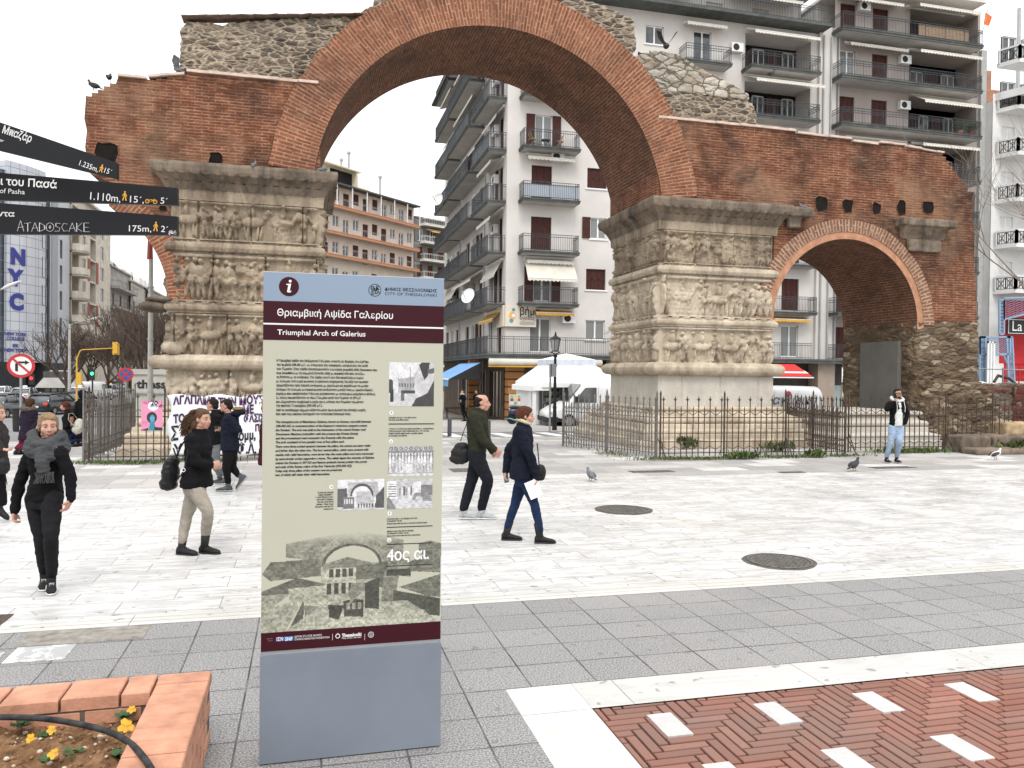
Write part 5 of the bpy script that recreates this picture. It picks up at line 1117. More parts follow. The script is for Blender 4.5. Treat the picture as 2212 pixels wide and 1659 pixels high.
# ------------------------------------------------------------------ banner and poster
def pip(X, Y, pts):
    ins_ = np.zeros(X.shape, bool); n = len(pts)
    for i in range(n):
        (x0, y0), (x1, y1) = pts[i], pts[(i + 1) % n]
        if y0 == y1: continue
        c = ((Y < y0) != (Y < y1)) & (X < (x1 - x0) * (Y - y0) / (y1 - y0) + x0); ins_ ^= c
    return ins_
class Pic:
    def __init__(s, nx, ny, bg): s.nx, s.ny = nx, ny; s.Y, s.X = np.meshgrid((np.arange(ny) + .5) / ny, (np.arange(nx) + .5) / nx, indexing='ij'); s.I = np.ones((ny, nx, 3)) * np.array(bg)
    def poly(s, pts, c, a=1.0): m = pip(s.X, s.Y, pts); s.I[m] = s.I[m] * (1 - a) + np.array(c) * a; return s
    def ell(s, cx, cy, rx, ry, c, a=1.0): m = ((s.X-cx)/rx)**2 + ((s.Y-cy)/ry)**2 < 1; s.I[m] = s.I[m] * (1 - a) + np.array(c) * a; return s
    def ringp(s, cx, cy, r0x, r0y, r1x, r1y, c, top=True):
        o = ((s.X-cx)/r1x)**2 + ((s.Y-cy)/r1y)**2 < 1; i = ((s.X-cx)/r0x)**2 + ((s.Y-cy)/r0y)**2 < 1; m = o & ~i & (s.Y > cy if top else True); s.I[m] = c; return s
    def noise(s, k, f=20, seed=0): n = fnoise(s.X * 1.0, s.Y * 1.0, f, seed) + .5 * fnoise(s.X, s.Y, f * 4, seed + 1); s.I = np.clip(s.I * (1 + k * n[..., None]), 0, 1); return s
    def to(s, name, frame, m, parent):
        """frame(u,v)->3d; u right, v up, 0..1"""
        mb = MB(); nx, ny = s.nx, s.ny; P = np.array([[tuple(frame(i / nx, j / ny)) for i in range(nx + 1)] for j in range(ny + 1)]); mb.grid(P); mb.col = s.I.reshape(-1, 3); return mb.build(name, m, parent, uv=False)
M_print = print_mat('printed_sheet', .6)
FBN = Fac((0, 19.50), (1, 0), (0, -1))
bx0, bz1 = FBN.hit(364, 854); bx1 = 1.55; bz0 = FBN.hit(360, 985)[1]
M_cloth = plain('banner_cloth', (.70, .71, .72), .9, .04, 2, .3)
mb = MB(); nx, ny = 60, 20
def bwave(a, z): return .05 * math.sin(a * 2.6 + z) + .035 * math.sin(a * 7 + 2 * z) * (1 - abs(z - 1.1))
P = np.array([[tuple(FBN.P(bx0 + (bx1 - bx0) * i / nx + .06 * math.sin(j * .5) * (i == 0), bz0 + (bz1 - bz0) * j / ny + (.03 * math.sin(i * .55) if j in (0, ny) else 0), bwave(bx0 + (bx1-bx0)*i/nx, bz0 + (bz1-bz0)*j/ny))) for i in range(nx + 1)] for j in range(ny + 1)])
mb.grid(P); ban = mb.build('banner', M_cloth, None, smooth=True); tag(ban, 'long white cloth protest banner with hand painted Greek slogans tied to the railing', 'banner')
sm = ban.modifiers.new('s', 'SOLIDIFY'); sm.thickness = .006
M_pur = plain('purple_paint', (.06, .02, .075), .7, .1, 5); M_ink = plain('black_paint', (.02, .018, .028), .7, .1, 5)
for (s_, x, y, sz, m_, w) in (('ΑΓΑΠΑΜΕ ΤΗΝ ΜΟΥΣΙΚΗ', 374, 874, .27, M_pur, 226), ('ΜΕ', 524, 895, .28, M_pur, 24), ('ΤΟ', 374, 914, .27, M_pur, 26), ('ΦΑΣΙΣΜΟ', 526, 913, .25, M_pur, 68), ('ΠΟΥ', 551, 931, .21, M_pur, 30), ('Σ', 369, 952, .46, M_ink, 16), ('όμμ,', 516, 952, .34, M_ink, 36), ('Υ', 374, 984, .36, M_ink, 20), ('.Φ.Α.', 508, 982, .36, M_ink, 46)):
    a, z = FBN.hit(x, y); a2, _ = FBN.hit(x + w, y); o = text_mesh(s_, sz, lambda u, w_: Vector((u, w_, 0)), 'painted_slogan', m_, None, bold=.012)
    xs = [v.co.x for v in o.data.vertices]; k = (a2 - a) / (max(xs) - min(xs)); off = min(xs)
    for v in o.data.vertices:
        A_, Z_ = a + (v.co.x - off) * k, z + v.co.y * .95 + .03 * math.sin(v.co.x * 3); v.co = FBN.P(A_, Z_, bwave(A_, Z_) + .014)
    o.data.update(); attach(o, ban)
FPO = Fac((0, 19.48), (1, 0), (0, -1)); a0, z1 = FPO.hit(305, 866); a1, z0 = FPO.hit(351, 930)
pk = Pic(60, 84, (.62, .23, .36)); pk.noise(.05, 8)
for i in range(7): pk.ringp(.15 + .1*i, .98, .06 + .02*i, .05 + .02*i, .09 + .02*i, .075 + .02*i, (.35, .08, .16), False)
pk.ell(.56, .83, .25, .15, (.85, .85, .87)); pk.ell(.5, .44, .24, .19, (.02, .02, .03)); pk.ell(.52, .40, .12, .13, (.05, .25, .35)); pk.poly([(.42, .3), (.62, .3), (.7, 0), (.34, 0)], (.03, .2, .28)); pk.poly([(.9, .82), (.98, .82), (.98, .88), (.9, .88)], (.25, .02, .08))
pk.poly([(0, .02), (.34, .1), (.34, 0), (0, 0)], (.03, .02, .03)); pk.poly([(.62, .12), (1, .1), (1, 0), (.62, 0)], (.02, .02, .03))
for i in range(6): pk.poly([(.05, .3 - .03*i), (.3, .3 - .03*i), (.3, .31 - .03*i), (.05, .31 - .03*i)], (.4, .1, .2))
pk.ell(.47, .42, .025, .02, (.2, .5, .6)); pk.ell(.57, .42, .025, .02, (.2, .5, .6)); pk.poly([(.49, .33), (.56, .33), (.56, .35), (.49, .35)], (.3, .5, .6))
po = pk.to('poster', lambda u, v_: FPO.P(a0 + (a1-a0)*u, z0 + (z1-z0)*v_, .0), M_print, None); tag(po, 'pink event poster with a blue face, tied to the railing left of the banner', 'poster')
sm = po.modifiers.new('s', 'SOLIDIFY'); sm.thickness = .008; sm.offset = -1
text_mesh('20', .15, lambda u, w_: FPO.P(a0 + (a1-a0)*.44 + u, z0 + (z1-z0)*.855 + w_, .01), 'poster_text', M_ink, po, bold=.004); text_mesh('φλεβάρη', .07, lambda u, w_: FPO.P(a0 + (a1-a0)*.40 + u, z0 + (z1-z0)*.79 + w_, .01), 'poster_text', M_ink, po)
# ------------------------------------------------------------------ round traffic signs, posts, lights
M_zinc = plain('galvanised_pole', (.30, .31, .31), .5, .12, 6, metal=.5); M_redp = plain('sign_red', (.48, .025, .03), .4, .05); M_whp = plain('sign_white', (.72, .72, .70), .4, .04); M_blup = plain('sign_blue', (.03, .09, .30), .4, .05)
def road_sign(x, y, dep, r, label, kind):
    c = at_depth(x, y, dep); n_ = (EYE - c); n_.z = 0; n_.normalize(); A1 = Vector((-n_.y, n_.x, 0)) ; A1 = A1 if A1.dot(_r) > 0 else -A1; ax = (A1, Vector((0, 0, 1)), n_)
    g = gz(c.y); root = thing('road_sign', (c.x, c.y, g), label, 'road sign'); 
    def Q(u, v_, t_=0): return c + A1*u + Vector((0, 0, v_)) + n_*t_
    mb = MB(); mb.tube([(c.x, c.y, g), (c.x, c.y, c.z + r * .8)], .035, 10); mb.build('pole', M_zinc, root)
    mb = MB(); mb.lathe([(r, .03), (r, .045), (.001, .045)], c, 32, ax=ax); mb.build('plate', M_redp, root)
    mb = MB(); mb.lathe([(r * .76, .046), (r * .76, .05), (.001, .05)], c, 32, ax=ax); mb.build('face', M_whp if kind == 'turn' else M_blup, root)
    def stroke(pts, w, t_, m_, nm):
        mb = MB(); 
        for p, q in zip(pts, pts[1:]): mb.bar(Q(*p, t_), Q(*q, t_), w, .004, up=n_)
        mb.build(nm, m_, root)
    if kind == 'turn':
        mb = MB()
        for poly in ([(-.42*r, -.42*r), (-.22*r, -.5*r), (-.22*r, .10*r), (-.12*r, .2*r), (.3*r, .2*r), (.3*r, .36*r), (-.2*r, .36*r), (-.42*r, .16*r)], [(.28*r, .08*r), (.6*r, .28*r), (.28*r, .46*r)]): mb.prism([p for p in poly], lambda a, b, t_: Q(a, b, .051 + t_), .004)
        mb.build('turn_arrow', M_blk, root); stroke([(-.6*r, .58*r), (.58*r, -.56*r)], .16*r, .058, M_redp, 'slash')
    else: stroke([(-.58*r, .58*r), (.58*r, -.58*r)], .2*r, .054, M_redp, 'slash'); stroke([(.58*r, .58*r), (-.58*r, -.58*r)], .2*r, .060, M_redp, 'slash')
    return root
road_sign(45.5, 790, 20.5, .31, 'round white and red no right turn sign on a grey pole at the left', 'turn')
road_sign(272, 809, 33, .29, 'round blue and red no stopping sign by the lamp post', 'stop')
def lamp(x, ytop, ybase, dep, label, r=.13, arm=None):
    c = at_depth(x, (ytop + ybase) / 2, dep); g = gz(c.y); zt = at_depth(x, ytop, dep).z; root = thing('street_lamp', (c.x, c.y, g), label, 'street lamp')
    mb = MB(); mb.tube([(c.x, c.y, g), (c.x, c.y, g + 1.2), (c.x, c.y, zt)], [r * 1.25, r, r * .75], 10); [mb.tube([(c.x, c.y, z), (c.x, c.y, z + .04)], r * 1.15, 10) for z in np.arange(g + 1.5, zt, 1.6)]; mb.build('pole', plain('concrete_pole', (.42, .41, .39), .8, .12, 3), root)
    if arm:
        for (x1, y1, x2, y2) in arm:
            p, q = at_depth(x1, y1, dep), at_depth(x2, y2, dep); mb = MB(); mb.tube([p, q], .05, 6); mb.build('arm', M_zinc, root); d = (q - p).normalized(); mb = MB(); mb.tube([q - d*.1, q + d*.1, q + d*.45, q + d*.9], [.05, .13, .15, .06], 8, flat=.6); mb.build('lamp_head', M_frame, root)
    return root
L1 = lamp(325, 560, 952, 24.5, 'tall pale concrete lamp post with sticker bands beside the left arch pier', .085)
c = at_depth(324, 560, 24.5); mb = MB(); mb.tube([c, c + Vector((0, 0, 1.0))], [.09, .05], 8, mi=0); mb.tube([c + Vector((0, 0, 1.0)), c + Vector((0, 0, 3.2))], [.05, .03], 8); mb.build('mast_tip', [plain('faded_red', (.30, .06, .04), .7)], L1)
p = at_depth(327, 640, 24.5); q = at_depth(312, 622, 24.5); mb = MB(); mb.tube([p, q], .03, 6); mb.tube([p, at_depth(331, 648, 24.5)], .03, 6); mb.build('bracket', M_blk, L1)
lamp(150, 700, 900, 62, 'far street lamp whose white head shows before the red panelled block', .12, [(150, 702, 196, 690)])
lamp(-30, 640, 930, 40, 'street lamp with its pole off the left edge and white head before the letters', .12, [(-30, 640, 8, 623)])
# traffic lights
def emi(c, s): return emis('glow%d' % len(MATS), c, s)
M_sigY = plain('signal_yellow', (.62, .36, .03), .5, .06)
c = at_depth(165.5, 830, 50); g = gz(c.y); root = thing('traffic_light', (c.x, c.y, g), 'yellow traffic light mast with a long arm reaching over the road', 'traffic light')
T_ = at_depth(165.5, 762, 50); mb = MB(); mb.tube([(c.x, c.y, g), (c.x, c.y, T_.z - .4), T_ + (at_depth(178, 755, 50) - T_) * .6, at_depth(178, 755.5, 50), at_depth(247, 752, 50)], [.055, .045, .038, .032, .026], 8); mb.build('mast', M_sigY, root)
mb = MB(); h_ = at_depth(249.5, 752.5, 50); mb.box(h_ - Vector((.12, .1, .32)), h_ + Vector((.12, .1, .32))); mb.box(h_ - Vector((.2, -.1, .4)), h_ + Vector((.2, .14, .4))); mb.build('signal_head', M_sigY, root)
mb = MB(); h_ = at_depth(171, 818, 50); mb.box(h_ - Vector((.14, .12, .4)), h_ + Vector((.14, .12, .4))); mb.build('signal_head', M_sigY, root)
for x, y, col_, lab in ((68, 817, (1, .03, .03), 'small traffic light glowing red before the black shopfront'), (199, 807, (.05, 1, .25), 'small traffic light glowing green under the dark trees')):
    c = at_depth(x, y, 55); g = gz(c.y); root = thing('traffic_light', (c.x, c.y, g), lab, 'traffic light'); mb = MB(); mb.tube([(c.x, c.y + .1, g), (c.x, c.y + .1, c.z + .5)], .05, 6); mb.box(c + Vector((-.16, -.05, -.45)), c + Vector((.16, .1, .3))); mb.build('housing', M_blk, root)
    mb = MB(); mb.lathe([(.11, 0), (.09, .03), (.001, .04)], c + Vector((0, -.06, 0)), 12, ax=(Vector((1, 0, 0)), Vector((0, 0, 1)), Vector((0, -1, 0)))); mb.build('lit_lamp', emi(col_, 4), root)
# classic lantern and sign pole on the right of the kiosk street
c = at_depth(1195.5, 900, 33); root = thing('lantern_post', (c.x, c.y, gz(c.y)), 'dark classic lantern post standing before the white kiosk canopy', 'street lamp'); zt = at_depth(1199, 766, 33).z
mb = MB(); b = Vector((c.x + .05, c.y, 0)); mb.tube([(b.x, b.y, gz(b.y)), (b.x, b.y, gz(b.y) + .9), (b.x, b.y, zt)], [.11, .075, .055], 10); [mb.tube([(b.x, b.y, z), (b.x, b.y, z + .08)], .09, 10) for z in (gz(b.y) + .9, zt - .5, zt - .1)]; mb.build('pole', M_blk, root)
mb = MB(); mb.tube([(b.x - .2, b.y, zt + .12), (b.x, b.y, zt), (b.x + .2, b.y, zt + .12)], .025, 6); mb.lathe([(.14, zt + .12), (.15, zt + .16)], (b.x, b.y, 0), 6); mb.lathe([(.26, zt + .62), (.2, zt + .7), (.06, zt + .78), (.02, zt + .95)], (b.x, b.y, 0), 8)
for k in range(6): a = k * math.pi / 3; mb.bar((b.x + .13*math.cos(a), b.y + .13*math.sin(a), zt + .14), (b.x + .22*math.cos(a), b.y + .22*math.sin(a), zt + .64), .018)
mb.build('lantern_frame', M_blk, root); mb = MB(); mb.lathe([(.11, zt + .14), (.2, zt + .62)], (b.x, b.y, 0), 6); mb.build('lantern_glass', plain('lantern_glass', (.42, .43, .42), .2), root)
c = at_depth(1188, 880, 31); zt = at_depth(1188, 786, 31).z; root = thing('sign_post', (c.x, c.y, gz(c.y)), 'thin grey pole with an edge-on sign plate next to the lantern post', 'sign post'); mb = MB(); mb.tube([(c.x, c.y, gz(c.y)), (c.x, c.y, zt)], .04, 8); mb.build('pole', M_zinc, root); mb = MB(); mb.box((c.x + .04, c.y - .3, zt - .5), (c.x + .16, c.y + .3, zt)); mb.build('plate', M_grey, root)
# bollards
for i, (x, y, lab) in enumerate(((971, 939, 'short dark steel bollard by the kerb just right of the information panel'), (1055, 945, 'dark steel bollard half hidden behind the man in the green jacket'))):
    g_ = on_z(x, y, -.05); mb = MB(); mb.lathe([(.075, -.1), (.075, .55), (.07, .57), (.05, .575)], g_, 16); tag(mb.build('bollard', plain('bollard_steel', (.10, .105, .11), .5, .1, 3, metal=.4)), lab, 'bollard', 'bollards by the kerb')
# ------------------------------------------------------------------ vehicles
M_tyre = plain('tyre_rubber', (.025, .025, .025), .9, .15, 8); M_rim = plain('alloy_rim', (.40, .40, .41), .35, .08, 4, metal=.7); M_tail = emis('tail_glow', (1, .05, .03), 1.6); M_tailoff = plain('tail_lens', (.30, .02, .02), .3); M_plate = plain('licence_plate', (.66, .66, .62), .5)
def loftx(mb, st, n=20, mi=0, ex=3.0):
    """st: (x, halfwidth, z0, z1, topfactor) rings along x"""
    b = len(mb.v)
    for x, w, z0, z1, tf in st:
        for k in range(n):
            t_ = 2*math.pi*(k + .5)/n; c, s_ = math.cos(t_), math.sin(t_); cy = math.copysign(abs(c)**(2/ex), c); sz = math.copysign(abs(s_)**(2/ex), s_); f_ = 1 - (1 - tf) * max(0, sz); mb.v.append((x, w*cy*f_, (z0+z1)/2 + (z1-z0)/2*sz))
    for i in range(len(st) - 1):
        for k in range(n): k2 = (k+1) % n; mb.f.append((b+i*n+k, b+i*n+k2, b+(i+1)*n+k2, b+(i+1)*n+k)); mb.m.append(mi)
    mb.f.append(tuple(b+k for k in range(n-1, -1, -1))); mb.m.append(mi); mb.f.append(tuple(b+(len(st)-1)*n+k for k in range(n))); mb.m.append(mi)
def wheel(root, x, y, r=.31, w=.2):
    s_ = 1 if y > 0 else -1; ax = (Vector((1, 0, 0)), Vector((0, 0, 1)), Vector((0, s_, 0))); o = MB(); o.lathe([(r*.62, -w/2), (r*.92, -w/2), (r, -w*.35), (r, w*.35), (r*.92, w/2), (r*.62, w/2)], (x, y, r), 22, ax=ax, cap=False); t_ = o.build('wheel', M_tyre, root)
    o = MB(); o.lathe([(r*.63, w*.4), (r*.6, w*.3), (r*.2, w*.32), (.001, w*.4)], (x, y, r), 22, ax=ax); 
    for k in range(8): a = k*math.pi/4; o.bar((x + .04*math.cos(a), y + s_*w*.38, r + .04*math.sin(a)), (x + r*.6*math.cos(a), y + s_*w*.38, r + r*.6*math.sin(a)), .035, .02)
    o.build('rim', M_rim, t_)
def place(root, x, y, z, rz):
    root.location = (x, y, z); root.rotation_euler = (0, 0, rz)
def make_car(paint, label, L=4.4, Wd=1.76, H=1.45, taxi=None, wagon=False, lit=True, van=False):
    root = thing('parked_car' if not taxi else 'taxi', (0, 0, 0), label, 'car' if not taxi else 'taxi', 'cars in traffic on the street'); h = L/2; w = Wd/2
    mb = MB(); loftx(mb, [(-h, w*.84, .32, .78, .9), (-h+.08, w*.93, .24, .93, .93), (-h+.5, w, .20, .98, .95), (-.6, w, .18, .96, .96), (.6, w, .18, .95, .96), (h-.9, w*.99, .2, .88, .95), (h-.3, w*.94, .22, .78, .93), (h-.03, w*.8, .28, .62, .9)], 24, ex=4.5); body = mb.build('body', paint, root, smooth=True)
    r0, r1 = (-h+.35, -h+.75) if wagon else (-h+.75, -h+1.35); mb = MB(); loftx(mb, [(r0, w*.86, .85, .95, .95), (r1, w*.86, .85, H-.05, .78), (-.1, w*.88, .85, H, .78), (.45, w*.88, .85, H-.04, .79), (h-1.15, w*.88, .85, .93, .95)], 24, ex=5); mb.build('windows', M_glass, root, smooth=True)
    mb = MB(); loftx(mb, [(r1-.12, w*.66, H-.12, H-.06, 1), (r1+.02, w*.70, H-.06, H+.0, .95), (-.1, w*.71, H-.03, H+.025, .95), (.4, w*.70, H-.06, H+.0, .95), (.62, w*.64, H-.13, H-.07, 1)], 20, ex=6)
    for s_ in (-1, 1):
        for a, b in (((r0+.05, w*.85, .93), (r1, w*.70, H-.03)), ((.5, w*.70, H-.05), (h-1.2, w*.87, .92)), ((-.15, w*.88, .93), (-.1, w*.72, H-.02))): mb.bar((a[0], s_*a[1], a[2]), (b[0], s_*b[1], b[2]), .06)
    mb.build('roof', paint, root, smooth=True)
    for x in (-h+.85, h-.85):
        for s_ in (-1, 1): wheel(root, x, s_*(w-.09))
    for s_ in (-1, 1):
        mb = MB(); mb.ball((-h+.07, s_*w*.72, .76), (.07, .17, .1), 10); mb.build('tail_light', M_tail if lit else M_tailoff, root); mb = MB(); mb.ball((h-.17, s_*w*.68, .64), (.12, .17, .09), 10); mb.build('headlight', M_rim, root)
        mb = MB(); mb.ball((h-1.35, s_*(w+.08), .97), (.09, .1, .07), 8); mb.build('mirror', paint, root)
    mb = MB(); mb.box((-h-.015, -.26, .52), (-h+.02, .26, .64)); mb.build('licence_plate', M_plate, root); mb = MB(); loftx(mb, [(-h-.03, w*.82, .3, .5, 1), (-h+.12, w*.9, .26, .5, 1)], 12, ex=5); mb.build('bumper', paint, root)
    if taxi: mb = MB(); loftx(mb, [(-.25, .2, H, H+.16, .7), (.0, .22, H, H+.18, .7)], 10); mb.build('roof_sign', taxi, root)
    return root
pb_ = plain('black_car_paint', (.022, .024, .028), .15, .1, 1); ps_ = plain('silver_car_paint', (.42, .43, .44), .25, .05, 1, metal=.4); pw_ = plain('white_car_paint', (.70, .70, .69), .25, .04, 1)
YS = emis('taxi_sign', (1, .6, .05), 1.0)
def setcar(paint, x, y, dep, rz, label, **kw):
    c = at_depth(x, y, dep); root = make_car(paint, label, **kw); place(root, c.x, c.y, gz(c.y) + .0, rz); return root
HD = rad(90)
setcar(pb_, 118, 870, 55, HD - rad(14), 'black estate car with red brake lights in the middle of the traffic', wagon=True, L=4.7)
setcar(plain('graphite_car_paint', (.05, .055, .06), .2, .1, 1), 10, 880, 48, HD - rad(8), 'dark grey saloon with a lit tail light at the left edge', L=4.6)
setcar(pb_, 172, 868, 60, HD - rad(6), 'black hatchback with lit rear lamps behind the dark hooded pedestrian')
setcar(ps_, 172, 856, 74, HD + rad(6), 'silver taxi just beyond the black hatchback', taxi=M_frame)
setcar(ps_, 54, 862, 70, HD, 'silver taxi with a white roof sign behind the two dark cars at the left', taxi=M_frame)
setcar(pw_, 2, 860, 74, HD, 'white car cut by the left edge of the picture', lit=False)
setcar(ps_, 238, 856, 88, HD + rad(-12), 'silver taxi with an amber roof sign beyond the white minivan', taxi=YS)
setcar(ps_, 222, 855, 104, HD + rad(-5), 'distant pale car with a roof sign in front of the silver amber-signed taxi', taxi=M_frame)
setcar(pb_, 250, 856, 112, HD, 'most distant dark car under the trees')
# vans
def make_van(label, paint, L=5.2, Wd=1.95, H=2.05, snout=.9, gname=None):
    root = thing('white_van', (0, 0, 0), label, 'van'); h = L/2; w = Wd/2
    mb = MB(); loftx(mb, [(-h, w*.9, .35, H*.93, .92), (-h+.15, w*.98, .28, H*.99, .92), (-h+1, w, .26, H, .92), (h-2.0, w, .26, H, .92), (h-1.65, w, .26, H*.97, .90), (h-snout, w*.98, .26, 1.22, .94), (h-.35, w*.95, .26, 1.0, .93), (h, w*.82, .3, .80, .9)], 28, ex=5); mb.build('body', paint, root, smooth=True)
    mb = MB(); mb.add([(h-snout-.02, -w*.84, 1.26), (h-snout-.02, w*.84, 1.26), (h-1.62, w*.78, H*.93), (h-1.62, -w*.78, H*.93)], [(0, 1, 2, 3)]); 
    mb.v = [(x + .035, y, z + .02) for x, y, z in mb.v]; mb.build('windscreen', M_glass, root)
    for s_ in (-1, 1):
        mb = MB(); pr = [(h-2.3, 1.2), (h-1.15, 1.2), (h-1.75, H*.86), (h-2.3, H*.86)]; mb.prism(pr if s_ < 0 else pr[::-1], lambda a, b, t_: (a, s_*(w*.985 + t_ - .03*(b-1.2)), b), .02); mb.build('side_window', M_glass, root)
        mb = MB()
        for x in (h-2.4, h-1.2, h-3.6): mb.bar((x, s_*(w+.003), .4), (x, s_*(w*.96), H*.9), .012, .006)
        mb.bar((-h+.3, s_*(w+.004), 1.02), (h-.7, s_*(w+.004), 1.02), .03, .012); mb.build('door_lines', plain('seam_grey', (.30, .30, .30), .6), root)
        for x in (-h+.95, h-.95): wheel(root, x, s_*(w-.1), .33, .22)
        mb = MB(); mb.box((h-.75, s_*w*.96 - .06, .30), (h+.03, s_*w*.96 + .05 - .06, .52)); mb.build('bumper_corner', M_blk, root); mb = MB(); mb.ball((h-.13, s_*w*.7, .68), (.1, .16, .12), 10); mb.build('headlight', M_rim, root); mb = MB(); mb.box((h-1.35, s_*(w+.02), 1.2), (h-1.2, s_*(w+.2), 1.5)); mb.build('mirror', M_blk, root)
    mb = MB(); loftx(mb, [(h-.25, w*.93, .26, .50, 1), (h+.06, w*.82, .28, .5, 1)], 12, ex=5); mb.build('bumper', M_blk, root)
    return root
c = at_depth(1250, 880, 38.5); v1 = make_van('large white panel van facing left, parked in front of the white kiosk canopy', pw_, L=5.3, H=2.22); place(v1, c.x + 0.9, c.y, gz(c.y) - .06, rad(180))
c = at_depth(1700, 870, 36); v2 = make_van('white van with pink dot and dark script seen through the small arch', pw_, L=4.9, H=1.95); place(v2, c.x - 1.2, c.y, gz(c.y) - .02, rad(180))
txt = text_mesh('Μαγειρική', .55, lambda u, w_: Vector((.7 - u, 1.0, 1.15 + w_)), 'van_lettering', M_blk, None, shear=.3); txt.parent = v2
mb = MB(); mb.lathe([(.13, 0), (.13, .01), (.001, .012)], (-.62, .98, 1.6), 16, ax=(Vector((-1, 0, 0)), Vector((0, 0, 1)), Vector((0, 1, 0)))); o = mb.build('pink_dot', plain('pink_print', (.55, .05, .14), .5), None); o.parent = v2
mb = MB(); mb.box((.2, -.5, 1.93), (1.4, .5, 2.2)); o = mb.build('roof_cooler', M_frame, None); o.parent = v2; mb = MB(); mb.box((.3, .5, 1.98), (1.3, .51, 2.15)); o = mb.build('cooler_grille', M_blk, None); o.parent = v2
c = at_depth(203, 862, 80); v3 = make_van('white minivan among the traffic beyond the left railing', pw_, L=4.6, H=1.9); place(v3, c.x, c.y, gz(c.y), HD + rad(-25))
# ------------------------------------------------------------------ white pagoda kiosk
kc = at_depth(1243, 880, 42); KY = kc.y; FK = Fac((0, KY - 1.5), (1, 0), (0, -1)); g = gz(KY)
root = thing('kiosk', (kc.x, kc.y, g), 'white kiosk with a stepped pagoda canopy and drinks fridges behind the van', 'kiosk')
x0, zt1 = FK.hit(1197, 776); x1, _ = FK.hit(1288, 776); zt0 = FK.hit(1240, 790)[1]; zr = FK.hit(1240, 764)[1]; xl, zl = FK.hit(1157, 826); xr, _z = FK.hit(1332, 826); D2 = 3.0
M_tent = plain('white_canopy', (.80, .80, .79), .7, .02, 1)
mb = MB(); y0, y1 = KY - 1.5, KY + 1.5; xm = (x0+x1)/2
mb.add([(x0, y0, zt1), (x1, y0, zt1), (x1, y1, zt1), (x0, y1, zt1), (xm, KY, zr + .05)], [(0, 1, 4), (1, 2, 4), (2, 3, 4), (3, 0, 4)]); mb.add([(x0, y0, zt0), (x1, y0, zt0), (x1, y1, zt0), (x0, y1, zt0), (x0, y0, zt1), (x1, y0, zt1), (x1, y1, zt1), (x0, y1, zt1)], [(0, 1, 5, 4), (1, 2, 6, 5), (2, 3, 7, 6), (3, 0, 4, 7)], 1)
mb.add([(x0, y0, zt0), (x1, y0, zt0), (x1, y1, zt0), (x0, y1, zt0), (xl, y0 - 1.2, zl), (xr, y0 - 1.2, zl), (xr, y1 + 1, zl), (xl, y1 + 1, zl)], [(0, 4, 5, 1), (1, 5, 6, 2), (2, 6, 7, 3), (3, 7, 4, 0)]); mb.add([(xl, y0 - 1.2, zl), (xr, y0 - 1.2, zl), (xr, y0 - 1.2, zl - .22), (xl, y0 - 1.2, zl - .22), (xl, y1 + 1, zl), (xl, y1 + 1, zl - .22)], [(0, 3, 2, 1), (0, 4, 5, 3)])
mb.build('canopy', [M_tent, plain('canopy_band', (.56, .61, .68), .5)], root)
xa, za = FK.hit(1138, 833); mb = MB(); mb.add([(xl + .4, y0 - 1.1, zl + .05), (xl + .4, y1, zl + .05), (xa, y1, za), (xa, y0 - 1.1, za), (xa, y1, za - .25), (xa, y0 - 1.1, za - .25)], [(0, 1, 2, 3), (3, 2, 4, 5)]); mb.add([(xl + .4, y0 - 1.12, zl + .05), (xa, y0 - 1.12, za), (xa, y0 - 1.12, za - .22), (xl + .4, y0 - 1.12, za - .22)], [(0, 1, 2, 3)]); mb.build('side_awning', M_tent, root)
mb = MB(); mb.box((xa + .25, y0, g), (xr - .5, y1, zl - .1)); mb.build('cabin', M_frame, root); mb = MB(); mb.box((xa + .05, y0 - 1.0, g), (xa + .2, y0 - .85, za)); mb.box((xa + .1, y0 - .4, g), (xa + .5, y0, za)); mb.build('post', M_frame, root)
for k in range(2):
    xf = xa + .7 + 1.0*k; mb = MB(); mb.box((xf, y0 - .35, g + .05), (xf + .95, y0 - .01, g + 2.0)); f_ = mb.build('drinks_fridge', M_grey, root); mb = MB(); mb.box((xf + .06, y0 - .37, g + .2), (xf + .89, y0 - .36, g + 1.85)); mb.build('fridge_door', M_glass, f_)
    mb = MB(); r_ = random.Random(k)
    for j in range(5):
        for i in range(9): mb.box((xf + .1 + .085*i, y0 - .41, g + .25 + .31*j), (xf + .16 + .085*i, y0 - .385, g + .45 + .31*j), r_.randrange(3))
    _b = mb.build('bottles', [plain('bottle_a', (.35, .18, .05), .4), plain('bottle_b', (.5, .5, .48), .4), plain('bottle_c', (.12, .2, .12), .4)], f_); tag(_b, kind='stuff')
# newspaper rack, scooter, table with stools and other street clutter by the shops
c = at_depth(1105, 868, 40); root = thing('magazine_rack', (c.x, c.y, gz(c.y)), 'white wire rack with colourful printed sheets in front of the striped pillar', 'rack')
FR = Fac((0, c.y), (1, 0), (0, -1)); pc = Pic(24, 24, (.6, .6, .58)); r_ = random.Random(9)
for i in range(3):
    for j in range(3): cc = r_.choice([(.6, .05, .1), (.7, .5, .1), (.2, .4, .35), (.65, .65, .62), (.1, .1, .1), (.7, .7, .7)]); pc.poly([(.05+.32*i, .05+.32*j), (.33+.32*i, .05+.32*j), (.33+.32*i, .33+.32*j), (.05+.32*i, .33+.32*j)], cc)
a0_, z0_ = FR.hit(1101, 875); a1_, z1_ = FR.hit(1125, 853); pc.to('printed_sheets', lambda u, v_: FR.P(a0_ + (a1_-a0_)*u, z0_ + (z1_-z0_)*v_, .02), M_print, root)
